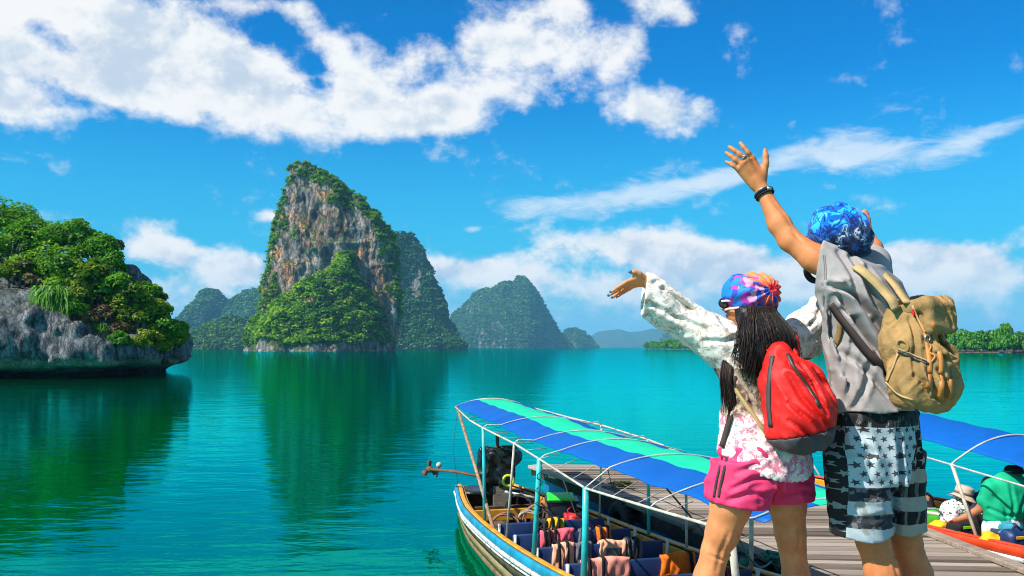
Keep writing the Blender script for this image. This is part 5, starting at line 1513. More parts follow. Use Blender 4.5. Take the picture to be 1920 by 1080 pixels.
# star and stripe shorts
def shorts_mat(cx, cz_top):
    m, nt, b = new_mat('black_white_star_stripe_print'); o_ = wpos(nt)
    n0 = noise(nt, o_, 30, 4, .6); nw = noise(nt, o_, 5, 2, .5)
    x, y, z = sep(nt, o_)
    z = z + (nw - .5) * .02
    u = x * .9 + y * .35
    def star(cell, R_, sh):
        row = nm(nt, 'FLOOR', z / (cell * .8)); odd = nm(nt, 'MODULO', row, 2.0)
        uu = u / cell + odd * .5 + sh
        lx = nm(nt, 'FRACT', uu) - .5; lz = nm(nt, 'FRACT', z / (cell * .8)) - .5
        rr_ = nm(nt, 'SQRT', lx * lx + lz * lz * .64); a = nm(nt, 'ARCTAN2', lx, lz * .8) + .35
        aa = nm(nt, 'ABSOLUTE', nm(nt, 'FLOORED_MODULO', a + math.pi / 5, 2 * math.pi / 5) - math.pi / 5)
        X = rr_ * nm(nt, 'COSINE', aa); Y = rr_ * nm(nt, 'SINE', aa); Ri = R_ * .42
        e = (X - R_) * (Ri * math.sin(math.pi / 5)) + Y * (R_ - Ri * math.cos(math.pi / 5))
        return nm(nt, 'LESS_THAN', e, 0.0)
    sL = star(.040, .36, 0.); sR = star(.052, .40, .3)
    # left leg print
    ice = mixc(nt, n0, (.27, .33, .355), (.44, .51, .53))
    topL = mixc(nt, sL, ice, (.045, .045, .05))
    zr = (z - (cz_top - .285)) / -.052
    st = nm(nt, 'FRACT', zr * .5 + (n0 - .5) * .06)
    dark = nm(nt, 'LESS_THAN', st, .5)
    stripeL = mixc(nt, dark, mixc(nt, smooth(nt, n0, .55, .6), ice, (.30, .29, .25)), mixc(nt, smooth(nt, n0, .50, .58), (.025, .025, .03), (.14, .14, .15)))
    low = nm(nt, 'LESS_THAN', z, cz_top - .285)
    left = mixc(nt, low, topL, stripeL)
    # right leg print
    tan = mixc(nt, n0, (.24, .22, .17), (.36, .34, .28))
    topR = mixc(nt, sR, (.010, .010, .011), tan)
    win = nm(nt, 'LESS_THAN', nm(nt, 'FRACT', u / .05), .78)
    stripeR = mixc(nt, dark, tan, mixc(nt, win, (.12, .11, .10), (.009, .009, .010)))
    lowR = nm(nt, 'LESS_THAN', z, cz_top - .225)
    right = mixc(nt, lowR, topR, stripeR)
    side = nm(nt, 'GREATER_THAN', x - (z - (cz_top - .5)) * .16 - (n0 - .5) * .004, cx)
    c = mixc(nt, side, left, right)
    band = nm(nt, 'GREATER_THAN', z, cz_top - .062)
    spl = noise(nt, mapping(nt, o_, rot=(0, .7, 0), scale=(1, 1, .35)), 40, 4, .6)
    c = mixc(nt, band, c, ramp(nt, spl, [(.5, (.010, .010, .011)), (.56, (.05, .05, .052)), (.62, (.20, .20, .21))], 'CONSTANT'))
    edge_ = nm(nt, 'LESS_THAN', x, cx - .215)
    c = mixc(nt, edge_, c, mixc(nt, sL, (.012, .012, .013), (.22, .22, .22)))
    nt.links.new(c, b.inputs['Base Color']); b.inputs['Roughness'].default_value = .75; b.inputs['Specular IOR Level'].default_value = .25
    return m

def ribbon(mb, pts, nrm, w, th=.004):
    """flat band through pts; nrm gives the outward side at each point"""
    pts = [np.array(p, float) for p in pts]; n = len(pts); vs = []
    for i, p in enumerate(pts):
        t = pts[min(i + 1, n - 1)] - pts[max(i - 1, 0)]; t /= np.linalg.norm(t) + 1e-9
        nn = np.array(nrm[i] if isinstance(nrm, list) else nrm, float); nn = nn - t * (nn @ t); nn /= np.linalg.norm(nn) + 1e-9
        sd = np.cross(t, nn) * w / 2
        vs += [p - sd - nn * th / 2, p + sd - nn * th / 2, p + sd + nn * th / 2, p - sd + nn * th / 2]
    fs = []
    for i in range(n - 1):
        for k in range(4):
            l = (k + 1) % 4; fs.append((i * 4 + k, i * 4 + l, i * 4 + 4 + l, i * 4 + 4 + k))
    fs += [(3, 2, 1, 0), tuple((n - 1) * 4 + k for k in range(4))]
    mb.add(vs, fs)
def folds(dirv, across, along, amp, seed, extra=0.):
    """displacement of cloth: long soft creases that run along dirv"""
    d = np.array(dirv, float); d /= np.linalg.norm(d); a = np.cross(d, (0.3, .9, .2)); a /= np.linalg.norm(a); c_ = np.cross(d, a)
    def fn(x, y, z):
        p, q, s_ = x * d[0] + y * d[1] + z * d[2], x * a[0] + y * a[1] + z * a[2], x * c_[0] + y * c_[1] + z * c_[2]
        n = vnoise(p * along, q * across, s_ * across, seed); n2 = vnoise(p * along * 2, q * across * 2.1, s_ * across * 2.1, seed + 5)
        return -amp * ((1 - 2 * np.abs(n)) * .8 + n2 * .4) + extra
    return fn

# ------------------------------------------------------------------ the man
YM_ = 3.45
def pm(px, py, dy=0.): return P(px, py, YM_ + dy)
def zm(py, Y=YM_): return CZ - (py - HY) / F * Y
fM = np.array((-.55, .835, 0)); rM = np.array((.835, .55, 0)); bM = -fM; yawM = math.atan2(.55, .835)
def RF(r_, n_, tilt=0.):
    """columns: right, outward normal, up; tilt leans the top along the normal"""
    up = np.array((0, 0, 1.)); n2 = n_ * math.cos(tilt) - up * math.sin(tilt); u2 = up * math.cos(tilt) + n_ * math.sin(tilt)
    return np.stack([r_, n2, u2], 1)
man = empty('person', (pm(1665, 1239)[0], YM_, PZ), 'taller person with arms raised, blue patterned bandana, grey t-shirt and star print shorts', 'person', 'couple on the landing')
h = .0063
lo = (pm(1345, 0)[0], YM_ - .42, PZ - .02); hi = (pm(1775, 0)[0], YM_ + .85, zm(250) + .06)
B_ = Field(lo, hi, h)
# torso core
B_.loft([(zm(840), pm(1640, 0)[0], YM_, .165, .115, yawM), (zm(720), pm(1634, 0)[0], YM_, .13, .08, yawM), (zm(600), pm(1630, 0)[0], YM_, .115, .06, yawM), (zm(535), pm(1615, 0)[0], YM_, .10, .06, yawM), (zm(512), pm(1606, 0)[0], YM_, .05, .05, yawM)], .02)
B_.cone(pm(1606, 525, .03), pm(1588, 470, .03), .050, .055, .02)
# head turned up and to the left
hc = pm(1578, 446, .03)
B_.ell(hc, (.078, .098, .108), RF(rM, -fM, 0), .02)
fd_ = np.array((-.72, .69, .0)); B_.ell(hc + fd_ * .045 + np.array((0, 0, -.055)), (.055, .06, .05), None, .03)
B_.cone(hc + fd_ * .095 + np.array((0, 0, .01)), hc + fd_ * .118 + np.array((0, 0, -.022)), .011, .014, .012)       # nose
B_.ell(hc + fd_ * .100 + np.array((0, 0, -.055)), (.022, .012, .008), None, .008)                                     # lips
for sg in (-1, 1): B_.ell(hc + rM * sg * .080 + np.array((0, 0, -.012)), (.010, .020, .032), None, .008)                # ears
# raised left arm
sh, el, wr = pm(1578, 516, -.05), pm(1480, 449, .06), pm(1430, 358, .14)
B_.chain([sh, (sh + el) / 2 + np.array((0, 0, -.006)), el], [.048, .053, .042], .02)
B_.chain([el, el * .68 + wr * .32 + np.array((-.006, 0, 0)), wr], [.043, .043, .027], .02)
B_.ell(el + np.array((-.008, -.02, -.016)), (.020, .02, .022), None, .03)
def hd(px, py, dy): return pm(px, py, .14 + dy)
B_.cone(wr, hd(1419, 338, .0), .027, .024, .015)
kn = [hd(1411, 297, .01), hd(1400, 300, -.005), hd(1391, 308, -.005), hd(1384, 317, .005)]
pb = [hd(1431, 336, .005), hd(1426, 342, 0), hd(1420, 346, 0), hd(1414, 350, .005)]
for a, c_ in zip(pb, kn): B_.cone(a, c_, .0165, .0125, .012)
B_.cone(hd(1425, 330, .012), hd(1400, 312, .012), .020, .014, .02)
fing = [[kn[0], hd(1403, 286, .0), hd(1394, 275, .008), hd(1388, 268, .022)], [kn[1], hd(1388, 289, -.006), hd(1376, 281, .004), hd(1367, 275, .02)],
        [kn[2], hd(1379, 299, -.006), hd(1370, 292, .004), hd(1361, 286, .02)], [kn[3], hd(1375, 311, -.002), hd(1368, 306, .006), hd(1361, 303, .018)]]
for ch, rr0 in zip(fing, (.0108, .0112, .0106, .0095)):
    B_.chain(ch, [rr0, rr0 * .93, rr0 * .86, rr0 * .74], .004)
B_.chain([hd(1431, 327, .005), hd(1436, 307, .0), hd(1435.5, 293, .004), hd(1434.5, 281, .012)], [.018, .0130, .0118, .009], .008)
for i in range(4):                                            # knuckles and tendons on the back of the hand
    B_.ell(kn[i] + np.array((0, -.010, 0)), (.009, .008, .009), None, .008)
    B_.cone(pb[i] * .45 + kn[i] * .55 + np.array((0, -.010, 0)), kn[i] + np.array((0, -.009, 0)), .0042, .0055, .006)
# right arm reaching up and away, mostly behind the head
sr, er, w2 = pm(1638, 525, .10), pm(1633, 468, .30), pm(1622, 432, .52)
B_.chain([sr, er, w2], [.056, .045, .028], .025); B_.cone(w2, pm(1620, 414, .56), .027, .03, .015)
for i, (x1, y1, x2, y2) in enumerate(((1613, 410, 1614, 403), (1617, 409, 1618, 397), (1621, 409, 1622, 395), (1625, 411, 1626, 400))):
    B_.chain([pm(x1, y1, .56), pm((x1 + x2) / 2, (y1 + y2) / 2 - 1, .57), pm(x2, y2, .58)], [.0115, .0105, .009], .003)
B_.chain([pm(1612, 420, .55), pm(1608, 411, .56), pm(1610, 404, .57)], [.014, .012, .009], .006)
# legs and feet
for (hx, kx, ax_, dy, dk) in ((1608, 1636, 1672, -.055, -.05), (1672, 1697, 1736, .055, .07)):
    hp, kp, ap = pm(hx, 840, dy), pm(kx, 1012, dk), pm(ax_, 1196, dk + .02)
    B_.chain([hp, hp * .5 + kp * .5, kp], [.068, .070, .060], .03)
    cm = kp * .66 + ap * .34 + np.array((.006, -.016, 0))
    B_.chain([kp, cm, kp * .3 + ap * .7, ap], [.057, .062, .044, .036], .025)
    ft = np.array((ap[0], ap[1], PZ + .03)); B_.cone(ft - fM * .05, ft + fM * .16, .036, .028, .03)
    for t_ in range(5): B_.cone(ft + fM * .15 + rM * (t_ - 2) * .017, ft + fM * (.205 - abs(t_ - 1.5) * .01) + rM * (t_ - 2) * .019 + np.array((0, 0, -.012)), .011, .009, .006)
for pts_, dp_, wd_ in (([(1622, 1018), (1642, 1024), (1664, 1017)], .006, .006), ([(1688, 1020), (1704, 1025), (1722, 1018)], .006, .006), ([(1628, 1005), (1632, 1040), (1640, 1075)], .005, .007), ([(1655, 1005), (1662, 1040), (1668, 1070)], .005, .007), ([(1486, 462), (1478, 452), (1470, 440)], .006, .006), ([(1440, 372), (1462, 410), (1476, 440)], .004, .006), ([(1500, 470), (1520, 486), (1536, 505)], .005, .007)):
    B_.crease(pts_, YM_ + .12, dp_, wd_)
B_.build('body', M_SKIN_M, man, 1)
# t-shirt
T = Field((pm(1505, 0)[0], YM_ - .36, zm(800)), (pm(1770, 0)[0], YM_ + .42, zm(440)), h)
T.loft([(zm(775), pm(1640, 0)[0], YM_, .196, .150, yawM), (zm(735), pm(1634, 0)[0], YM_, .187, .143, yawM), (zm(660), pm(1631, 0)[0], YM_, .184, .138, yawM), (zm(600), pm(1632, 0)[0], YM_, .182, .132, yawM), (zm(562), pm(1629, 0)[0], YM_, .175, .124, yawM), (zm(528), pm(1618, 0)[0], YM_, .155, .112, yawM), (zm(508), pm(1608, 0)[0], YM_, .10, .088, yawM)], .03)
T.cone(pm(1592, 535, -.05), sh * .45 + el * .55, .085, .069, .05)
T.cone(pm(1606, 580, -.05), pm(1574, 530, -.04), .090, .072, .04)
T.cone(pm(1630, 540, .07), sr * .5 + er * .5, .085, .068, .04)
T.cone(pm(1610, 520, .0), pm(1604, 505, .01), .075, .066, .03)
T.warp(folds((.50, .15, -.85), 15, 2.2, .015, 21))
T.warp(folds((.75, 0, -.65), 26, 4, .003, 24))
for pts_, dp_, wd_ in (([(1556, 478), (1572, 520), (1580, 560)], .022, .012), ([(1575, 488), (1592, 530), (1612, 575), (1640, 612)], .026, .013), ([(1598, 508), (1615, 545), (1640, 580), (1662, 596)], .026, .012),
        ([(1545, 545), (1565, 590), (1590, 630), (1632, 680)], .020, .012), ([(1560, 540), (1600, 590), (1640, 640), (1668, 665)], .030, .015), ([(1548, 585), (1556, 640), (1560, 700)], .018, .012),
        ([(1570, 640), (1566, 700), (1560, 750)], .014, .010), ([(1600, 665), (1590, 715), (1572, 760)], .014, .011), ([(1625, 700), (1640, 735), (1650, 762)], .014, .011), ([(1575, 600), (1610, 660), (1640, 720)], .022, .012), ([(1560, 660), (1590, 690), (1640, 755)], .016, .011), ([(1545, 700), (1552, 735), (1550, 760)], .012, .009),
        ([(1538, 560), (1545, 610), (1552, 660)], .014, .009), ([(1534, 538), (1556, 546), (1580, 566), (1598, 592)], .026, .010)):
    T.crease(pts_, YM_ + .02, dp_, wd_)
# cut sleeve, hem and neck openings
dl = (el - sh) / np.linalg.norm(el - sh); T.cut(dl + np.array((-.35, 0, -.42)), pm(1536, 497, 0))
g_ = np.meshgrid(*T.ax, indexing='ij', sparse=True)
T.d = np.maximum(T.d, (zm(768) + .004 * np.sin(g_[0] * 40) + .02 * (g_[0] - pm(1640, 0)[0]) - g_[2]).astype(np.float32))
tsh = T.build('t_shirt', M_TSHIRT, man, 1)
mb = MB(); dperp = np.array((0, -1, 0.)); cc_ = sh * .52 + el * .48
mb.tube(spline([pm(1530, 497, -.03), pm(1513, 507, .02), pm(1517, 520, .04), pm(1528, 527, .03), pm(1541, 530, -.01)], 12), [.006, .011, .014, .014, .013, .013, .013, .013, .012, .010, .008, .006], 8); mb.build('sleeve_lining', M_BLACKCLOTH, man)
# shorts
S_ = Field((pm(1530, 0)[0], YM_ - .32, zm(1030)), (pm(1750, 0)[0], YM_ + .34, zm(740)), h)
S_.loft([(zm(900), pm(1641, 0)[0], YM_, .190, .135, yawM), (zm(830), pm(1640, 0)[0], YM_, .192, .138, yawM), (zm(772), pm(1640, 0)[0], YM_, .182, .134, yawM), (zm(758), pm(1640, 0)[0], YM_, .160, .110, yawM)], .02)
def legloft(Fd, secs, dy, k=.025): Fd.loft([(zm(py), pm(cx, 0, dy)[0], YM_ + dy, a, b_, yawM) for py, cx, a, b_ in secs], k)
legloft(S_, [(1003, 1613, .108, .108), (930, 1608, .112, .115), (850, 1608, .11, .12)], -.05)
legloft(S_, [(1003, 1681, .100, .105), (930, 1676, .105, .112), (850, 1672, .105, .12)], .06)
for pts_, dp_ in (([(1650, 790), (1655, 850), (1664, 930), (1668, 1000)], .022), ([(1560, 905), (1610, 915), (1655, 900)], .010), ([(1570, 960), (1620, 950), (1660, 970)], .010), ([(1590, 790), (1600, 840), (1590, 880)], .008), ([(1700, 800), (1705, 870), (1700, 950)], .010)):
    S_.crease(pts_, YM_ + .02, dp_, .012)
S_.warp(folds((.35, 0, -.93), 14, 4, .009, 31)); S_.warp(folds((.9, 0, -.3), 22, 7, .0045, 33))
g_ = np.meshgrid(*S_.ax, indexing='ij', sparse=True)
S_.d = np.maximum(S_.d, (zm(1000) + .006 * np.sin(g_[0] * 31 + 1) - g_[2]).astype(np.float32))
S_.build('shorts', shorts_mat(pm(1668, 0)[0], zm(765)), man, 2)
# bandana
C_ = Field(hc - .19, hc + .19, .0042)
RB = Matrix.Rotation(.30, 3, 'Y') @ Matrix(RF(rM, -fM, 0).tolist()); RB = np.array(RB)
C_.ell(pm(1575, 437, .03), (.116, .125, .100), RB, .02); C_.ell(pm(1600, 462, -.03), (.062, .065, .058), None, .04); C_.ell(pm(1573, 408, .03), (.07, .08, .050), None, .05)
kp_ = pm(1606, 463, -.10)
def bandfold(x, y, z):
    dx_, dy_, dz_ = x - kp_[0], y - kp_[1], z - kp_[2]
    r_ = np.sqrt(dx_ ** 2 + dy_ ** 2 + dz_ ** 2); an = np.arctan2(dz_, dx_ + .4 * dy_)
    return 0.0055 * np.sin(an * 11 + 2.5 * vnoise(x * 14, y * 14, z * 14, 4) + r_ * 9) * np.clip(r_ / .06, .3, 1) + .0025 * vnoise(x * 22, y * 22, z * 22, 6)
C_.warp(bandfold); C_.cut((-.42, .25, -.95), pm(1548, 478, 0)); 
cap_ = empty('cap_origin', hc) if False else None
V, Q = C_.mesh(1); me = np_mesh('bandana', V - np.array(pm(1575, 440, .03)), Q); o = link_mesh('bandana', me, M_BANDANA, man); o.location = tuple(pm(1575, 440, .03) - wloc(man))
# glasses arm, ring, bracelet
mb = MB(); mb.tube([hc - rM * .086 + np.array((0, 0, .0)), hc - rM * .080 + fM * .09], .004, 6); mb.ball(hc - rM * .055 + fM * .105 + np.array((0, 0, -.002)), (.03, .012, .02), 10, 8); mb.build('sunglasses', M_LENS, man)
fo = (wr - el) / np.linalg.norm(wr - el); mb = MB(); mb.ring(wr - fo * .010, .034, .0075, fo, 28, 8); mb.ring(wr - fo * .022, .036, .0045, fo, 28, 6); brc = mb.build('bracelet', M_BLACKCLOTH, man)
mb = MB(); mb.ring(wr - fo * .002, .0335, .003, fo, 28, 6); mb.box(wr - fo * .010 + np.array((.012, -.036, .012)), (.020, .008, .013)); mb.build('bracelet_plate', M_METAL, brc)
rp = kn[1] * .55 + fing[1][1] * .45; rx_ = (fing[1][1] - kn[1]); mb = MB(); mb.ring(rp, .0120, .0042, rx_, 20, 8); mb.ball(rp + np.array((0, -.014, .002)), (.007, .005, .007)); mb.build('finger_ring', M_METAL, man)

# tan backpack
RP = RF(rM, bM, -.13)
pcn = pm(1724, 670, -.215)
pack = empty('backpack', pcn + np.array((0, 0, -.20)), 'tan canvas backpack with leather straps on the back of the taller person', 'backpack', 'backpacks of the couple')
def pk(a, n_, u): return pcn + RP @ np.array((a, n_, u))
K = Field(pcn - .33, pcn + .33, .0045)
K.rbox(pk(0, -.01, -.025), (.102, .082, .150), .055, RP, .03)
K.rbox(pk(0, -.025, .095), (.088, .062, .095), .045, RP, .05)
K.ell(pk(0, .045, -.105), (.102, .064, .085), RP, .045)
K.ell(pk(-.088, .0, -.085), (.042, .070, .085), RP, .025)
K.ell(pk(.088, .0, -.085), (.042, .070, .085), RP, .025)
K.rbox(pk(.0, .078, -.055), (.066, .026, .080), .022, RP, .010)
K.warp(folds((.25, -.2, -.95), 20, 5, .013, 41)); K.warp(folds((-.6, .2, -.7), 34, 9, .006, 43))
for pts_, dp_, wd_ in (([(1696, 562), (1701, 600), (1714, 640), (1738, 668)], .055, .012), ([(1680, 590), (1690, 625), (1710, 655)], .016, .009), ([(1668, 600), (1668, 650), (1664, 700)], .012, .008), ([(1683, 690), (1690, 715), (1704, 745)], .018, .009),
        ([(1700, 690), (1712, 715), (1716, 745)], .018, .009), ([(1664, 700), (1690, 735), (1720, 752)], .012, .007), ([(1725, 690), (1732, 720), (1735, 755)], .012, .008), ([(1715, 580), (1726, 610), (1742, 640)], .016, .008), ([(1755, 650), (1768, 690), (1770, 730)], .012, .008), ([(1683, 655), (1710, 668), (1742, 682)], .010, .006)):
    K.crease(pts_, pcn[1] + .12, dp_, wd_)
kb = K.build('bag_body', M_CANVAS, pack, 1)
FL = Field(pcn - .33, pcn + .33, .0045)
FL.rbox(pk(.010, .038, .180), (.084, .066, .022), .020, RF(rM, bM, -.34), .02); FL.rbox(pk(.006, .092, .128), (.080, .017, .055), .016, RF(rM, bM, -.10), .03)
FL.warp(folds((.8, .3, -.2), 24, 8, .007, 47))
for pts_ in ([(1720, 560), (1735, 585), (1745, 615)], [(1735, 560), (1752, 590), (1757, 612)]): FL.crease(pts_, pcn[1] + .1, .009, .007)
flp = FL.build('top_flap', M_CANVAS, pack, 1)
SK = Snap(kb, flp)
def band(name, pts, nr, w, m_, th=.005, par=pack):
    mb = MB(); ribbon(mb, pts, nr, w, th); return mb.build(name, m_, par, True)
def sband(SN, name, pxs, w, m_, th=.005, off=.004, par=pack, n=16):
    a_, b_ = SN.path(pxs, off, n); return band(name, a_, b_, w, m_, th, par)
nP = RP[:, 1]; sP = -RP[:, 0]
sband(SK, 'side_zip', [(1684, 659), (1705, 667), (1740, 684)], .009, M_ZIP, .007)
sband(SK, 'zip_tape', [(1685, 654), (1706, 662), (1741, 679)], .004, M_CANVAS_L, .008)
sband(SK, 'pocket_seam', [(1684, 664), (1676, 690), (1664, 715)], .006, M_CANVAS_L, .006)
sband(SK, 'pocket_seam', [(1662, 716), (1684, 738), (1712, 750)], .006, M_CANVAS_L, .006)
sband(SK, 'body_seam', [(1712, 572), (1726, 610), (1742, 650), (1748, 700), (1744, 745)], .007, M_CANVAS_L, .006)
for x0 in (1727, 1748):
    fst = sband(SK, 'flap_strap', [(x0, 606), (x0 + 9, 640), (x0 + 15, 672), (x0 + 17, 700)], .015, M_LEATHER, .005, .006)
    c0, n0_ = SK(x0 + 8, 634, .010); mb = MB(); mb.ring(c0, .011, .003, n0_, 14, 6); mb.build('buckle', M_METAL, fst)
for pxs in ([(1741, 690), (1743, 708), (1740, 728)], [(1764, 704), (1766, 724), (1763, 746)], [(1781, 712), (1783, 730), (1780, 748)]):
    a_, b_ = SK.path(pxs, .004, 10); band('leather_tab', a_, b_, .017, M_LEATHER, .005)
tb0, tn0 = SK(1757, 640, .012)
band('strap_tail', spline([tb0, P(1768, 652, tb0[1] - .02), P(1779, 663, tb0[1] - .035), P(1792, 673, tb0[1] - .03)], 10), [tn0] * 10, .016, M_CANVAS_L)
a_, b_ = SK.path([(1731, 622), (1742, 632), (1734, 642), (1748, 650), (1740, 662), (1754, 668), (1746, 680)], .006, 30); mb = MB(); mb.tube(a_, .0038, 6); mb.build('drawcord', M_LEATHER, pack)
c0, n0_ = SK(1693, 648, .003); mb = MB(); mb.ring(c0, .016, .005, n0_, 18, 7, 1.4); mb.build('side_loop', M_CANVAS, pack)
mb = MB(); mb.tube(spline([pk(-.03, -.05, .175), pk(-.02, -.065, .215), pk(.03, -.065, .215), pk(.04, -.05, .175)], 12), .008, 8); mb.build('carry_handle', M_CANVAS_L, pack)
c0 = P(1721, 561, pcn[1] + .02); mb = MB(); mb.box(c0, (.034, .045, .026), Matrix(RP.tolist())); mb.tube([c0 + np.array((0, 0, -.002)), c0 + np.array((.028, -.004, -.004))], .010, 10); mb.build('camera_clip', M_BLACK, pack, False, bevel=.004)
c0, n0_ = SK(1713, 584, .004); mb = MB(); mb.box(c0, (.010, .008, .020), Matrix(RP.tolist())); mb.build('red_tab', M_REDNYL, pack, False)
ST = Snap(tsh)
M_STITCH = fabric('grey_hem_stitch', (.20, .175, .165), .1)
for x0_ in (1543, 1546):
    a_, b_ = ST.path([(x0_, 478), (x0_ + 3, 500), (x0_ + 4, 524)], .0012, 14); mb = MB(); ribbon(mb, a_, b_, .0028, .002); mb.build('sleeve_hem', M_STITCH, man)
def over(pxs, ends, w, m_, th, off, n=18):
    a_, b_ = ST.path(pxs, off, n); a_ = spline(list(a_)[::4] + [np.array(e) for e in ends], 26); b_ = [np.array((.25, -.75, .6))] * 26
    return band('shoulder_strap', a_, b_, w, m_, th)
def at(px, py, Y): return P(px, py, Y)
band('shoulder_strap', spline([at(1604, 499, 3.325), at(1620, 510, 3.285), at(1639, 527, 3.262), at(1657, 546, 3.242), at(1671, 562, 3.205), at(1680, 580, 3.20)], 22), [np.array((-.25, -.8, .55))] * 22, .032, M_CANVAS_L, .008)
band('shoulder_strap', spline([at(1634, 503, 3.43), at(1656, 512, 3.37), at(1676, 532, 3.30), at(1691, 553, 3.235), at(1702, 568, 3.185)], 20), [np.array((.1, -.75, .65))] * 20, .032, M_CANVAS_L, .008)
sband(ST, 'lower_strap', [(1562, 570), (1576, 590), (1596, 616), (1622, 652), (1660, 698)], .034, M_DKTRIM, .006, .010, n=24)
sband(ST, 'strap_pad', [(1580, 600), (1577, 622), (1571, 646)], .028, M_CANVAS, .005, .008, n=10)

# ------------------------------------------------------------------ the woman
YW = 3.50
def pw(px, py, dy=0.): return P(px, py, YW + dy)
def zw(py): return CZ - (py - HY) / F * YW
fW = np.array((-.6, .8, 0)); rW = np.array((.8, .6, 0)); bW = -fW; yawW = math.atan2(.6, .8)
woman = empty('person', (pw(1410, 1231)[0], YW, PZ), 'shorter person with long dark hair, colourful head scarf, white lace blouse and pink shorts', 'person', 'couple on the landing')
lo = (pw(1130, 0)[0], YW - .40, PZ - .02); hi = (pw(1560, 0)[0], YW + .60, zw(500) + .05)
B_ = Field(lo, hi, h)
B_.loft([(zw(880), pw(1433, 0)[0], YW, .14, .11, yawW), (zw(800), pw(1428, 0)[0], YW, .15, .115, yawW), (zw(740), pw(1424, 0)[0], YW, .13, .10, yawW), (zw(660), pw(1428, 0)[0], YW, .14, .09, yawW), (zw(630), pw(1428, 0)[0], YW, .10, .075, yawW)], .03)
B_.cone(pw(1424, 640, .0), pw(1408, 590, .02), .048, .046, .03)
hw = pw(1407, 562, .02); fh = np.array((-.90, .43, 0)); rh = np.array((.43, .90, 0))
B_.ell(hw, (.072, .092, .100), RF(rh, -fh, 0), .02)
B_.ell(hw + fh * .040 + np.array((0, 0, -.062)), (.045, .045, .042), None, .03)
B_.cone(hw + fh * .088 + np.array((0, 0, -.005)), hw + fh * .106 + np.array((0, 0, -.032)), .009, .011, .010)
B_.ell(hw + fh * .086 + np.array((0, 0, -.062)), (.014, .016, .008), None, .008)
for sg in (-1, 1): B_.ell(hw + rh * sg * .072 + np.array((0, 0, -.02)), (.014, .012, .028), None, .008)
sh, el, wr = pw(1402, 645, -.03), pw(1302, 600, .03), pw(1207, 525, .05)
B_.chain([sh, el], [.048, .036], .03); B_.chain([el, el * .65 + wr * .35, wr], [.036, .034, .022], .02)
def hd(px, py, dy=0.): return pw(px, py, .05 + dy)
B_.cone(wr, hd(1194, 526), .021, .019, .012)
for (a, b_, dz) in ((1203, 521, -.006), (1203, 525, 0), (1202, 529, .006), (1202, 532, .012)): pass
W4 = [(1190, 522, -.022), (1190, 527, -.006), (1191, 531, .010), (1193, 534, .024)]
for i, (x1, y1, d1) in enumerate(W4): B_.cone(hd(1203, 523 + i * 2.5, d1 * .5), hd(x1, y1, d1), .014, .0115, .012)
FG = [[(1190, 522, -.022), (1174, 529, -.024), (1160, 538, -.024), (1144, 549, -.022)], [(1190, 527, -.006), (1171, 535, -.006), (1156, 545, -.006), (1140, 555, -.002)],
      [(1191, 531, .010), (1175, 539, .012), (1161, 548, .012), (1147, 559, .014)], [(1193, 534, .024), (1181, 541, .028), (1170, 548, .028), (1156, 558, .028)]]
for ch, rr0 in zip(FG, (.0098, .0102, .0098, .0088)): B_.chain([hd(*q) for q in ch], [rr0, rr0 * .9, rr0 * .82, rr0 * .66], .004)
B_.chain([hd(1204, 521, -.012), hd(1199, 514, -.024), hd(1190, 510.5, -.030), hd(1180, 509.5, -.032)], [.015, .012, .0105, .008], .008)
# right arm out to the side, behind the man
sr, er, w2 = pw(1478, 645, .07), pw(1535, 600, .26), pw(1590, 560, .40)
B_.chain([sr, er, w2], [.045, .036, .024], .03); B_.cone(w2, pw(1606, 548, .44), .022, .024, .015)
for i in range(4): B_.chain([pw(1606 + i, 546 + i * 4, .44), pw(1620 + i, 538 + i * 5, .46), pw(1632, 532 + i * 6, .47)], [.0105, .0095, .007], .003)
B_.chain([pw(1604, 545, .44), pw(1606, 532, .45), pw(1610, 524, .45)], [.012, .010, .008], .005)
# legs
for hip, pts_, rs_, dy in (((1388, 870), [(1371, 945), (1354, 1000), (1343, 1030), (1327, 1080), (1316, 1120), (1303, 1196)], [.079, .063, .054, .055, .052, .033], -.05), ((1474, 870), [(1476, 945), (1482, 1000), (1485, 1024), (1491, 1080), (1495, 1120), (1502, 1196)], [.073, .059, .052, .053, .050, .033], .06)):
    L_ = [pw(*hip, dy * .8)] + [pw(*q, dy + .012 * i) for i, q in enumerate(pts_)]
    L_[4] = L_[4] + np.array((0, -.012, 0)); B_.chain(L_, [.070] + rs_, .02)
    ft = np.array((L_[-1][0], L_[-1][1], PZ + .028)); B_.cone(ft - fW * .045, ft + fW * .14, .032, .025, .03)
    for t_ in range(5): B_.cone(ft + fW * .13 + rW * (t_ - 2) * .015, ft + fW * (.18 - abs(t_ - 1.5) * .01) + rW * (t_ - 2) * .016 + np.array((0, 0, -.012)), .010, .008, .006)
for pts_, dp_, wd_ in (([(1320, 1030), (1345, 1040), (1366, 1028)], .006, .006), ([(1468, 1020), (1485, 1029), (1506, 1018)], .006, .006), ([(1352, 985), (1340, 1020), (1332, 1060)], .005, .008), ([(1375, 985), (1366, 1015), (1356, 1050)], .004, .007), ([(1472, 985), (1474, 1015), (1478, 1055)], .005, .007), ([(1496, 985), (1498, 1015), (1500, 1050)], .005, .007), ([(1385, 950), (1372, 975), (1362, 1000)], .004, .010)):
    B_.crease(pts_, YW + .02, dp_, wd_)
B_.build('body', M_SKIN_W, woman, 1)
for ch in FG:
    mb = MB(); a, c_ = hd(*ch[2]), hd(*ch[3]); d_ = (c_ - a) / np.linalg.norm(c_ - a); mb.ball(c_ - d_ * .001 + np.array((0, -.003, .004)), (.0062, .004, .0050), 10, 8); mb.build('fingernail', M_NAIL, woman)
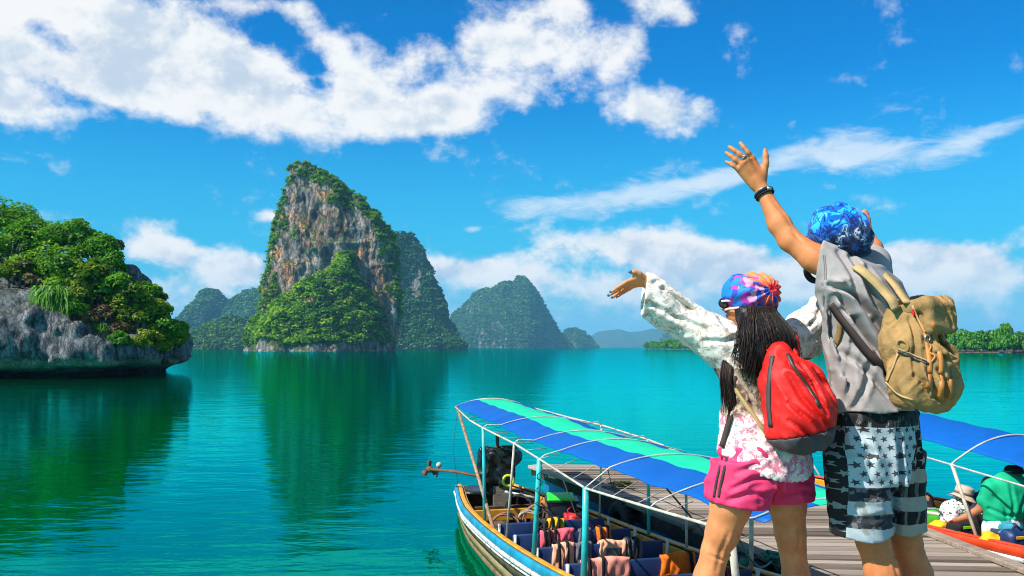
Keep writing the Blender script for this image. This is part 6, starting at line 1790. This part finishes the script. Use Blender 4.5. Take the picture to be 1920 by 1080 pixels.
mb = MB(); mb.ball(hd(1181.5, 509, -.036), (.0085, .006, .0068), 10, 8); mb.build('fingernail', M_NAIL, woman)
# blouse
def wrapz(Fd, zfn):
    g_ = np.meshgrid(*Fd.ax, indexing='ij', sparse=True); xx = g_[0]
    Fd.d = np.maximum(Fd.d, (zfn(xx) - g_[2]).astype(np.float32))
T = Field((pw(1185, 0)[0], YW - .36, zw(915)), (pw(1620, 0)[0], YW + .50, zw(500)), h)
T.loft([(zw(905), pw(1433, 0)[0], YW, .200, .170, yawW), (zw(850), pw(1431, 0)[0], YW, .190, .160, yawW), (zw(800), pw(1428, 0)[0], YW, .170, .140, yawW), (zw(740), pw(1426, 0)[0], YW, .160, .124, yawW), (zw(690), pw(1427, 0)[0], YW, .162, .118, yawW), (zw(655), pw(1432, 0)[0], YW, .150, .104, yawW), (zw(632), pw(1430, 0)[0], YW, .10, .08, yawW)], .03)
T.chain([pw(1405, 655, -.02), pw(1346, 638, -.01), pw(1300, 611, .02), pw(1252, 580, .035), pw(1212, 553, .04)], [.082, .070, .064, .068, .082], .05)
T.cone(pw(1395, 690, -.02), pw(1352, 652, -.01), .075, .05, .05)
T.chain([pw(1462, 655, .06), pw(1510, 622, .18), pw(1545, 590, .28), pw(1590, 572, .36)], [.080, .074, .066, .07], .05)
T.cone(pw(1498, 640, .13), pw(1515, 655, .16), .05, .035, .04)
for pts_, dp_, wd_ in (([(1225, 530), (1270, 565), (1330, 600)], .012, .010), ([(1215, 570), (1260, 595), (1320, 622)], .014, .010), ([(1240, 545), (1300, 590), (1360, 640)], .014, .011), ([(1310, 640), (1350, 640), (1400, 620)], .014, .010), ([(1340, 600), (1370, 640), (1410, 680)], .016, .011),
        ([(1350, 660), (1380, 690), (1420, 700)], .014, .010), ([(1360, 690), (1385, 730), (1400, 780)], .012, .010), ([(1480, 620), (1510, 600), (1530, 575)], .012, .009), ([(1490, 640), (1510, 630), (1530, 610)], .012, .009), ([(1380, 800), (1400, 830), (1430, 870)], .010, .010), ([(1460, 850), (1480, 870), (1510, 880)], .008, .009)):
    T.crease(pts_, YW + (.02 if pts_[0][0] < 1470 else .25), dp_, wd_)
T.warp(folds((.55, 0, -.83), 17, 4.5, .011, 51)); T.warp(folds((.85, .1, .5), 30, 9, .005, 53))
ct = np.array((-1, .05, .10)); T.cut(ct, pw(1206, 552, .04))
T.cone(pw(1235, 566, .035), pw(1190, 545, .04), .040, .078, .01, op='sub')
hx = [1300, 1338, 1365, 1400, 1430, 1460, 1492, 1515, 1535]; hy = [830, 843, 862, 880, 889, 894, 893, 886, 874]
hxw = [pw(q, 0)[0] for q in hx]; hzw = [zw(q) for q in hy]
wrapz(T, lambda xx: np.interp(xx, [-9] + hxw[1:], [-9] + hzw[1:]) * (xx > pw(1335, 0)[0]) + (-9) * (xx <= pw(1335, 0)[0]) + .004 * np.sin(xx * 260))
V, Q = T.mesh(2)
# sleeves show more white thread than the sheer back
fz = V[Q].mean(1); isl = ((fz[:, 0] < pw(1372, 0)[0]) & (fz[:, 2] > zw(690))) | ((fz[:, 0] > pw(1474, 0)[0]) & (fz[:, 2] > zw(672)))
me = np_mesh('lace_blouse', V - wloc(woman), Q); o = link_mesh('lace_blouse', me, [lace_mat('white_lace_over_sheer', zw(775) - PZ), lace_mat('white_lace_sleeve')], woman)
me.polygons.foreach_set('material_index', isl.astype(np.int32)); me.update()
mb = MB(); hem = [pw(a, b_, -.165 + .16 * abs((a - 1440) / 95.) ** 2.2 * (1 if a > 1440 else .75)) for a, b_ in zip(hx[1:], hy[1:])]
mb.tube([p_ + np.array((0, 0, .003 * math.sin(i * 2.2))) for i, p_ in enumerate(spline(hem, 60))], .0045, 6)
if False: mb.build('hem_edging', M_WHITEPL, woman)
SBL = Snap(o)
sband(SBL, 'blouse_trim', [(1376, 705), (1376, 745), (1368, 790), (1354, 838)], .024, M_DKTRIM, .005, .003, woman)
# shorts
S_ = Field((pw(1305, 0)[0], YW - .33, zw(970)), (pw(1550, 0)[0], YW + .34, zw(825)), h)
def ll(Fd, secs, dy, k=.015): Fd.loft([(zw(py), pw(cx, 0, dy)[0], YW + dy, a, b_, yawW) for py, cx, a, b_ in secs], k)
ll(S_, [(905, 1429, .186, .148), (870, 1429, .186, .150), (835, 1430, .18, .145)], 0)
ll(S_, [(955, 1381, .112, .124), (900, 1384, .112, .125), (860, 1390, .11, .12)], -.045)
ll(S_, [(955, 1473, .084, .108), (900, 1471, .092, .115), (860, 1466, .095, .112)], .055)
S_.warp(folds((.85, 0, .5), 18, 5, .009, 61)); S_.warp(folds((.4, 0, -.9), 30, 8, .004, 63))
wrapz(S_, lambda xx: np.interp(xx, [pw(q, 0)[0] for q in (1325, 1380, 1434, 1445, 1480, 1525)], [zw(q) for q in (934, 943, 949, 947, 944, 940)]))
for pts_, dp_ in (([(1437, 880), (1440, 910), (1437, 945)], .018), ([(1360, 875), (1390, 862), (1420, 880)], .008), ([(1350, 905), (1385, 885), (1425, 880)], .010), ([(1345, 925), (1380, 912), (1420, 915)], .009), ([(1455, 905), (1480, 895), (1510, 900)], .008), ([(1455, 925), (1490, 915), (1518, 920)], .007)):
    S_.crease(pts_, YW + .02, dp_, .009)
psh = S_.build('shorts', M_PINK, woman, 1); SPS = Snap(psh)
for dx in (0, 9): sband(SPS, 'side_stripe', [(1354 + dx, 858), (1348 + dx, 885), (1342 + dx, 912), (1339 + dx, 932)], .010, M_DKTRIM, .004, .002, woman)

# head scarf
C_ = Field(hw - .17, hw + .19, .0042)
RS = np.array(Matrix.Rotation(.10, 3, 'Y') @ Matrix(RF(rh, -fh, 0).tolist()))
C_.ell(pw(1406, 553, .02), (.102, .106, .074), RS, .02); C_.ell(pw(1438, 553, -.012), (.042, .05, .058), None, .05); C_.ell(pw(1404, 534, .02), (.075, .08, .038), None, .05)
kp_ = pw(1447, 543, -.06)
def scarffold(x, y, z):
    dx_, dy_, dz_ = x - kp_[0], y - kp_[1], z - kp_[2]; r_ = np.sqrt(dx_ ** 2 + dy_ ** 2 + dz_ ** 2); an = np.arctan2(dz_, dx_)
    return .0050 * np.sin(an * 13 + 2.2 * vnoise(x * 12, y * 12, z * 12, 4)) * np.clip(r_ / .035, .1, 1) * np.clip(1.5 - r_ / .16, .35, 1) + .010 * np.exp(-(r_ / .013) ** 2) + .005 * vnoise(x * 26, y * 26, z * 26, 6)
C_.warp(scarffold); C_.cut((.06, 0, -1), pw(1405, 582, .02))
V, Q = C_.mesh(1); me = np_mesh('head_scarf', V - np.array(pw(1407, 550, .02)), Q); o = link_mesh('head_scarf', me, M_SCARF, woman); o.location = tuple(pw(1407, 550, .02) - wloc(woman))
mb = MB(); mb.tube([pw(1406, 583, .02) + rh * math.cos(a) * .088 + fh * math.sin(a) * .098 + np.array((0, 0, .010 * -math.cos(a))) for a in np.linspace(0, 2 * math.pi, 40, endpoint=False)], .005, 6, closed=True); mb.build('scarf_edge', pmat('pale_pink_edge', (.75, .45, .5), .7, .1, 9), woman)
mb = MB()
for sg in (-1, 1): mb.ball(hw + fh * .098 + rh * sg * .034 + np.array((0, 0, -.012)), (.022, .026, .022), 12, 8)
mb.build('sunglass_lenses', M_LENS, woman)
mb = MB()
for sg in (-1, 1): mb.tube([hw + fh * .10 + rh * sg * .062 + np.array((0, 0, -.006)), hw + fh * .03 + rh * sg * .078 + np.array((0, 0, -.004))], .0045, 6)
mb.build('sunglass_arms', M_WHITEPL, woman)
# hair: soft mass with separate strands over it
H_ = Field(hw + np.array((-.20, -.32, -.42)), hw + np.array((.26, .20, .06)), h)
H_.ell(hw + np.array((.012, -.022, -.03)), (.082, .080, .085), None, .02)
H_.cone(pw(1416, 590, -.035), pw(1428, 650, -.100), .082, .090, .03, flat=(tuple(bW), .72))
H_.cone(pw(1428, 650, -.095), pw(1446, 690, -.13), .082, .050, .03, flat=(tuple(bW), .6))
H_.cone(pw(1455, 650, -.08), pw(1474, 690, -.115), .055, .025, .02, flat=(tuple(bW), .5))
H_.cone(pw(1412, 600, -.02), pw(1408, 640, -.07), .045, .035, .03)
H_.cone(pw(1432, 655, -.10), pw(1442, 712, -.128), .070, .030, .03, flat=(tuple(bW), .45)); H_.cone(pw(1462, 655, -.09), pw(1484, 705, -.115), .045, .018, .03, flat=(tuple(bW), .5)); H_.cone(pw(1402, 640, -.085), pw(1402, 690, -.125), .035, .016, .03, flat=(tuple(bW), .5)); H_.cut((0, 0, 1), pw(1410, 577, 0)); H_.warp(folds((.25, 0, -1), 60, 4, .006, 71)); H_.build('hair', M_HAIR, woman, 1)
r_ = random.Random(17); mb = MB(); mb2 = MB()
for k in range(1500):
    f = r_.random(); a0 = pw(1390 + 62 * f, 576 + r_.uniform(-2, 4), -.055 - .05 * math.sin(f * 3.1) - r_.uniform(0, .015))
    ex_ = 1388 + 105 * f + r_.uniform(-24, 20); ey_ = 655 + 75 * math.sin(min(1, f + .15) * 2.6) * r_.uniform(.35, 1.0)
    a2 = pw(ex_, ey_, -.145 - r_.uniform(0, .02)); a1 = a0 * .5 + a2 * .5 + np.array((r_.uniform(-.020, .020), -.030 - r_.uniform(0, .016), 0))
    (mb if r_.random() < .85 else mb2).tube(spline([a0, a1, a2], 9), [.0010, .0010, .0010, .0010, .0010, .0009, .0008, .0007, .0004], 3)
for k in range(340):
    x0 = r_.uniform(1352, 1374); a0 = pw(x0 + 14, 640, -.045); a1 = pw(x0 - 2, 700, -.09 - r_.uniform(0, .02)); a2 = pw(x0 + 6 + r_.uniform(-6, 8), 742 + r_.uniform(-10, 40), -.10)
    (mb if k % 3 else mb2).tube(spline([a0, a1, a2], 9), [.0012, .0012, .0012, .0012, .0011, .0010, .0009, .0007, .0004], 3)
mb.build('hair_strands', M_HAIR, woman)['kind'] = 'stuff'; mb2.build('hair_ends', M_HAIR_B, woman)['kind'] = 'stuff'

# red backpack
RR = RF(rW, bW, -.10); pc2 = pw(1494, 752, -.215)
pack2 = empty('backpack', pc2 + np.array((0, 0, -.2)), 'bright red sack backpack with a dark grey bottom on the shorter person', 'backpack', 'backpacks of the couple')
def rk(a, n_, u): return pc2 + RR @ np.array((a, n_, u))
def redbag():
    K = Field(pc2 - .33, pc2 + .33, h)
    K.rbox(rk(0, -.01, -.02), (.118, .085, .155), .07, RR, .03); K.ell(rk(0, .04, -.06), (.118, .085, .125), RR, .05); K.cone(rk(-.01, -.03, .10), rk(-.02, -.045, .175), .080, .050, .05)
    K.warp(folds((.5, -.1, -.85), 20, 5, .011, 81)); K.warp(folds((.7, 0, -.6), 34, 8, .004, 83))
    for pts_, dp_, wd_ in (([(1450, 700), (1470, 740), (1500, 775), (1525, 800)], .018, .010), ([(1446, 750), (1475, 775), (1505, 800)], .016, .009), ([(1446, 780), (1480, 805), (1500, 815)], .012, .008), ([(1455, 680), (1480, 710), (1500, 750)], .014, .009), ([(1478, 680), (1496, 715), (1512, 770)], .014, .008), ([(1505, 690), (1525, 720), (1540, 760)], .012, .008)):
        K.crease(pts_, pc2[1] + .1, dp_, wd_)
    return K
cutn, cutp = np.array((-.22, .0, 1.)), pc2 + np.array((.0, 0, -.115))
K = redbag(); K.cut(-cutn, cutp); rbo = K.build('bag_body', M_REDNYL, pack2, 1)
K = redbag(); K.d -= .002; K.cut(cutn, cutp + np.array((0, 0, .001))); K.build('bag_bottom', M_GREYNYL, pack2, 1)
SRB = Snap(rbo)
nR = RR[:, 1]; sR_ = -RR[:, 0]
sband(SRB, 'front_zip', [(1476, 664), (1490, 690), (1512, 722), (1536, 762)], .014, M_ZIP, .006, .003, pack2)
sband(SRB, 'side_piping', [(1449, 668), (1443, 710), (1442, 760), (1446, 800)], .018, M_GREYNYL, .006, .003, pack2)
band('shoulder_strap', spline([pw(1461, 612, .02), pw(1475, 618, -.06), pw(1488, 642, -.13), pw(1494, 668, -.19)], 14), [np.array((.3, -.7, .6))] * 14, .018, M_REDNYL, .006, pack2)
band('shoulder_strap', spline([pw(1432, 640, -.13), pw(1440, 655, -.175), pw(1448, 664, -.20)], 10), [np.array((.2, -.8, .5))] * 10, .018, M_REDNYL, .006, pack2)
band('shoulder_strap', spline([pw(1490, 615, .06), pw(1496, 640, -.06), pw(1497, 665, -.15)], 10), [np.array((.4, -.7, .5))] * 10, .014, M_REDNYL, .005, pack2)
sband(SBL, 'lower_strap', [(1362, 702), (1388, 742), (1420, 790), (1450, 832)], .015, M_CANVAS_L, .005, .004, pack2, 22)
mb = MB(); mb.tube(spline([rk(-.02, -.06, .19), rk(-.01, -.05, .215), rk(.02, -.05, .215), rk(.03, -.06, .185)], 10), .006, 7); mb.build('carry_handle', M_GREYNYL, pack2)

# ------------------------------------------------------------------ people and bags in the second boat
def small(label, lo, hi): pass
YG = 10.35
def pg(px, py, dy=0.): return P(px, py, YG + dy)
gman = empty('person', pg(1880, 1060), 'person in a green t-shirt and checked shorts leaning over in the orange edged boat', 'person', 'people in the second boat')
B_ = Field(pg(1775, 1075, -.45), pg(1965, 855, .65), .013)
B_.chain([pg(1880, 990), pg(1886, 940), pg(1893, 912, .03)], [.11, .10, .08], .03)
B_.cone(pg(1897, 905, .04), pg(1901, 893, .08), .055, .055, .03); B_.ell(pg(1901, 889, .10), (.085, .10, .11), None, .02)
B_.chain([pg(1853, 920, .0), pg(1840, 952, .05), pg(1814, 968, .10), pg(1790, 976, .14)], [.062, .050, .042, .032], .03)
for k in range(4): B_.cone(pg(1790, 974 + k * 1.2, .12 + .02 * k), pg(1779, 977 + k * 1.6, .13 + .02 * k), .012, .009, .005)
B_.chain([pg(1930, 920, .0), pg(1945, 955, .08), pg(1935, 985, .2)], [.062, .05, .04], .03)
B_.chain([pg(1862, 1005, .0), pg(1856, 1020, .30), pg(1852, 1070, .32)], [.09, .07, .05], .03); B_.chain([pg(1900, 1005, .0), pg(1902, 1020, .30), pg(1902, 1070, .32)], [.09, .07, .05], .03)
B_.build('body', M_SKIN_S, gman, 1)
T = Field(pg(1825, 1000, -.35), pg(1965, 875, .4), .012)
T.chain([pg(1878, 985), pg(1882, 945), pg(1888, 918, .02)], [.205, .215, .20], .05, flat=((0, 1, 0), .62)); T.cone(pg(1857, 916), pg(1922, 910), .088, .088, .06); T.cone(pg(1858, 914), pg(1846, 938, .02), .082, .078, .04); T.cone(pg(1922, 914), pg(1938, 932, .02), .085, .08, .04); T.cone(pg(1893, 908, .02), pg(1898, 898, .05), .075, .065, .03)
for pts_ in ([(1852, 925), (1868, 945), (1874, 970)], [(1915, 920), (1900, 945), (1890, 975)], [(1880, 905), (1884, 940), (1880, 975)], [(1845, 950), (1870, 962), (1900, 960)]): T.crease(pts_, YG + .05, .022, .022)
T.warp(folds((.3, 0, -.9), 9, 3, .014, 91)); T.cut((0, 0, -1), pg(1880, 976)); T.build('t_shirt', pmat('green_jersey', (.005, .36, .17), .7, .2, 6, spec=.2), gman, 1)
m, nt, b = new_mat('teal_checked_cloth'); o_ = wpos(nt)
vo = nt.nodes.new('ShaderNodeTexVoronoi'); vo.distance = 'CHEBYCHEV'; vo.inputs['Randomness'].default_value = .35; vo.inputs['Scale'].default_value = 9; nt.links.new(o_, vo.inputs['Vector'])
c = ramp(nt, sep(nt, vo.outputs['Color'])[0], [(0, (.02, .22, .30)), (.3, (.60, .62, .62)), (.5, (.03, .05, .10)), (.62, (.05, .33, .40)), (.8, (.5, .45, .4))], 'CONSTANT')
nt.links.new(c, b.inputs['Base Color']); b.inputs['Roughness'].default_value = .8
S_ = Field(pg(1825, 1040, -.35), pg(1960, 950, .5), .012)
S_.ell(pg(1880, 990), (.225, .19, .17), None, .03); S_.cone(pg(1860, 1004, .0), pg(1856, 1018, .28), .105, .095, .04); S_.cone(pg(1902, 1004, .0), pg(1902, 1018, .28), .105, .095, .04)
S_.warp(folds((.3, 0, -.9), 12, 5, .010, 95)); S_.build('shorts', m, gman, 1)
mb = MB(); cp = pg(1901, 885, .10)
mb.grid(lambda uu, vv: tuple(cp + np.array((math.cos(uu * 6.2832) * .103 * math.cos(vv * 1.35) ** .45, math.sin(uu * 6.2832) * .113 * math.cos(vv * 1.35) ** .45, .085 * math.sin(vv * 1.35) - .01))), 26, 9, True)
mb.grid(lambda uu, vv: tuple(cp + np.array((math.cos(uu * 3.14) * .085, .09 + vv * .075 * math.sin(uu * 3.14), -.01 - .012 * vv))), 14, 4); gcap = mb.build('cap', M_BLACKCLOTH, gman, True, solid=.008)
mb = MB(); mb.ring(cp + np.array((0, 0, .012)), .105, .006, (0, 0, 1), 28, 6); mb.build('cap_band', M_METAL, gcap)

YH = 11.2
def ph_(px, py, dy=0.): return P(px, py, YH + dy)
hman = empty('person', ph_(1790, 1010), 'person in a beige bucket hat and white leaf print shirt bending down in the boat', 'person', 'people in the second boat')
B_ = Field(ph_(1750, 1020, -.35), ph_(1850, 900, .5), .012)
B_.chain([ph_(1790, 1000), ph_(1791, 965), ph_(1803, 945)], [.13, .12, .09], .04); B_.ell(ph_(1811, 936, .02), (.085, .095, .10), None, .03)
B_.chain([ph_(1782, 960, -.14), ph_(1784, 985, -.15), ph_(1802, 988, -.10), ph_(1812, 985, -.05)], [.05, .042, .034, .026], .03)
for k in range(4): B_.cone(ph_(1812, 983 + k, -.05), ph_(1820, 985 + k * 1.5, -.03), .012, .009, .005)
B_.chain([ph_(1798, 955, .15), ph_(1812, 978, .16), ph_(1822, 984, .08)], [.05, .04, .03], .03); B_.chain([ph_(1785, 1000), ph_(1812, 1005, .1), ph_(1812, 1040, .1)], [.09, .07, .05], .03)
B_.build('body', M_SKIN_S, hman, 1)
m, nt, b = new_mat('leaf_print_cotton'); o_ = wpos(nt)
n1 = noise(nt, mapping(nt, o_, rot=(.4, .6, .2), scale=(1, 1, 2.4)), 15, 3, .5); n2 = noise(nt, mapping(nt, o_, rot=(.9, -.6, .2), scale=(1, 1, 2.2)), 14, 3, .5)
c = ramp(nt, n1, [(.0, (.74, .74, .72)), (.57, (.02, .19, .07)), (.62, (.015, .02, .02)), (.66, (.74, .74, .72))], 'CONSTANT'); c = mixc(nt, nm(nt, 'GREATER_THAN', n2, .64), c, (.35, .05, .05))
c = mixc(nt, nm(nt, 'LESS_THAN', n2, .36), c, (.03, .03, .04)); nt.links.new(c, b.inputs['Base Color']); b.inputs['Roughness'].default_value = .85
T = Field(ph_(1750, 1010, -.4), ph_(1840, 920, .4), .012)
T.chain([ph_(1789, 985), ph_(1790, 962), ph_(1799, 950)], [.165, .16, .11], .05); T.cone(ph_(1785, 955, -.10), ph_(1782, 973, -.15), .085, .072, .04); T.cone(ph_(1797, 953, .12), ph_(1805, 966, .15), .08, .07, .04)
T.warp(folds((.3, 0, -.9), 12, 4, .012, 97)); T.build('shirt', m, hman, 1)
M_HAT = pmat('beige_felt', (.50, .38, .29), .85, .12, 12)
mb = MB(); hcN = ph_(1807, 925, .02); RH = Matrix.Rotation(.28, 3, 'Y')
def hatp(x, y, z): return tuple(hcN + np.array(RH @ Vector((x, y, z))))
mb.grid(lambda uu, vv: hatp(math.cos(uu * 6.2832) * (.105 * min(1, (1.02 - vv) * 4) ** .5), math.sin(uu * 6.2832) * (.112 * min(1, (1.02 - vv) * 4) ** .5), -.02 + .125 * vv), 28, 12, True); hcr = mb.build('hat_crown', M_HAT, hman, True, solid=.008)
mb = MB(); mb.grid(lambda uu, vv: hatp(math.cos(uu * 6.2832) * (.103 + .075 * vv), math.sin(uu * 6.2832) * (.110 + .075 * vv), -.02 - .055 * vv + .012 * math.sin(uu * 12.5) * vv), 36, 5, True); mb.build('hat_brim', M_HAT, hman, True, solid=.006)
mb = MB(); mb.grid(lambda uu, vv: hatp(math.cos(uu * 6.2832) * .107, math.sin(uu * 6.2832) * .114, -.016 + .028 * vv), 30, 2, True); mb.build('hat_band', pmat('brown_band', (.16, .10, .07), .8), hcr, True, solid=.006)

YK = 11.9
def pk2(px, py, dy=0.): return P(px, py, YK + dy)
kman = empty('person', pk2(1735, 1010), 'person in a black shirt with a wristwatch, just right of the star print shorts', 'person', 'people in the second boat')
B_ = Field(pk2(1690, 1030, -.35), pk2(1790, 880, .5), .012)
B_.chain([pk2(1728, 1010), pk2(1728, 960), pk2(1724, 925)], [.13, .14, .08], .04); B_.cone(pk2(1722, 922), pk2(1720, 908), .05, .05, .02); B_.ell(pk2(1718, 901, .03), (.08, .095, .11), None, .02)
B_.chain([pk2(1738, 935, -.12), pk2(1742, 955, -.16), pk2(1748, 968, -.14), pk2(1751, 976, -.12)], [.052, .042, .034, .028], .02)
for k in range(4): B_.cone(pk2(1750 + k, 975, -.12), pk2(1751 + k * 1.2, 983, -.11), .012, .009, .005)
B_.chain([pk2(1728, 1010), pk2(1748, 1012, .25), pk2(1748, 1040, .25)], [.1, .07, .05], .03); B_.build('body', M_SKIN_S, kman, 1)
T = Field(pk2(1690, 1030, -.35), pk2(1790, 900, .5), .012); T.chain([pk2(1730, 1000), pk2(1729, 960), pk2(1726, 938)], [.165, .17, .13], .05); T.cone(pk2(1736, 938, -.08), pk2(1741, 952, -.15), .09, .07, .04); T.warp(folds((.3, 0, -.9), 11, 4, .012, 99)); T.build('shirt', M_BLACKCLOTH, kman, 1)
mb = MB(); mb.ring(pk2(1743, 957, -.16), .044, .012, (.3, .1, -.8), 20, 7); mb.ball(pk2(1743, 955, -.215), (.022, .01, .022)); mb.build('wristwatch', M_METAL, kman)
nman = empty('person', P(1840, 1010, 11.75), 'person in a dark navy top half hidden behind the beige bucket hat', 'person', 'people in the second boat')
def pn(px, py, dy=0.): return P(px, py, 11.75 + dy)
B_ = Field(pn(1795, 1030, -.4), pn(1885, 870, .4), .013); B_.chain([pn(1838, 1005), pn(1840, 960), pn(1842, 928)], [.13, .14, .07], .04); B_.cone(pn(1842, 926), pn(1850, 912), .05, .05, .02); B_.ell(pn(1852, 908, .04), (.08, .09, .105), None, .02); B_.chain([pn(1838, 1005), pn(1842, 1012, .25), pn(1842, 1040, .25)], [.1, .07, .05], .03); B_.build('body', M_SKIN_S, nman, 1)
T = Field(pn(1795, 1020, -.4), pn(1885, 900, .4), .013); T.chain([pn(1838, 1000), pn(1838, 965), pn(1838, 940)], [.17, .175, .13], .05); T.cone(pn(1830, 938, -.12), pn(1822, 962, -.16), .08, .065, .04); T.cone(pn(1850, 938, .1), pn(1858, 962, .14), .08, .065, .04); T.warp(folds((.3, 0, -.9), 11, 4, .012, 101)); T.build('shirt', pmat('dark_navy_cotton', (.012, .020, .045), .8), nman, 1)
# goods in the second boat
mb = MB(); mb.box(P(1764, 970, 11.5), (.28, .2, .2), R2); o = mb.build('crate', pmat('green_plastic', (.06, .36, .02), .5), None, True, bevel=.02); tag(o, 'plain green box beside the person with the wristwatch', 'box')
def soft(name, c0, half, m_, label, cat, stripe=None, yw=0):
    e = empty(name, c0 + np.array((0, 0, -half[2])), label, cat)
    fd = Field(c0 - np.array(half) * 1.5 - .05, c0 + np.array(half) * 1.5 + .05, .011); R = np.array(Matrix.Rotation(math.atan2(B2.v[1], B2.v[0]) + yw, 3, 'Z'))
    fd.rbox(c0, half, min(half) * .6, R, .02); fd.warp(lambda x, y, z: .016 * fbm(x * 9, y * 9, z * 9, 2, 5)); fd.build('bag_body', m_, e, 1)
    mb = MB(); mb.tube(spline([c0 + R @ np.array((-half[0] * .5, 0, half[2])), c0 + R @ np.array((0, 0, half[2] * 1.45)), c0 + R @ np.array((half[0] * .5, 0, half[2]))], 9), .012, 6); mb.build('handle', m_, e)
    if stripe: mb = MB(); mb.box(c0 + R @ np.array((0, -half[1] * 1.02, half[2] * .45)), (half[0] * 1.3, .012, .035), Matrix(R.tolist())); mb.build('stripe', stripe, e, False, bevel=.004)
    return e
M_LIME = pmat('lime_trim', (.35, .70, .03), .5)
soft('duffel_bag', P(1808, 992, 10.9), (.20, .12, .10), M_BLACKCLOTH, 'dark bag with a lime stripe under the hands of the hat wearer', 'bag', M_LIME)
soft('rucksack', P(1838, 985, 10.75), (.075, .11, .18), M_BLACK, 'upright black bag between the hat wearer and the green t-shirt', 'bag')
soft('daypack', P(1905, 1013, 10.0), (.16, .10, .11), M_NAVY, 'navy bag with a yellow stripe at the right edge of the picture', 'bag', VEST['yellow'])
for (px, py, YY, hw_, lab, kd) in ((1864, 1014, 10.15, .17, 'yellow life vest heaped beside the checked shorts', 'yellow'), (1770, 990, 11.1, .20, 'yellow padded vest lying along the gunwale left of the hat wearer', 'yellow')):
    c0 = P(px, py, YY); e = empty('life_vest', c0, lab, 'life vest', 'life vests in the second boat')
    fd = Field(c0 - .34, c0 + .34, .012); fd.rbox(c0, (hw_, .09, .055), .04, np.array(R2), .02); fd.ell(c0 + np.array((-.06, 0, .05)), (.08, .07, .05), None, .03); fd.warp(lambda x, y, z: .018 * fbm(x * 12, y * 12, z * 12, 2, 15)); fd.build('pad', VEST[kd], e, 1)
    mb = MB(); ribbon(mb, [c0 + np.array((hw_ * .3, -.10, -.05)), c0 + np.array((hw_ * .3, -.09, .05)), c0 + np.array((hw_ * .3, .0, .085))], np.array((0, -.6, .8)), .03, .006); mb.build('strap', M_STRAP, e)
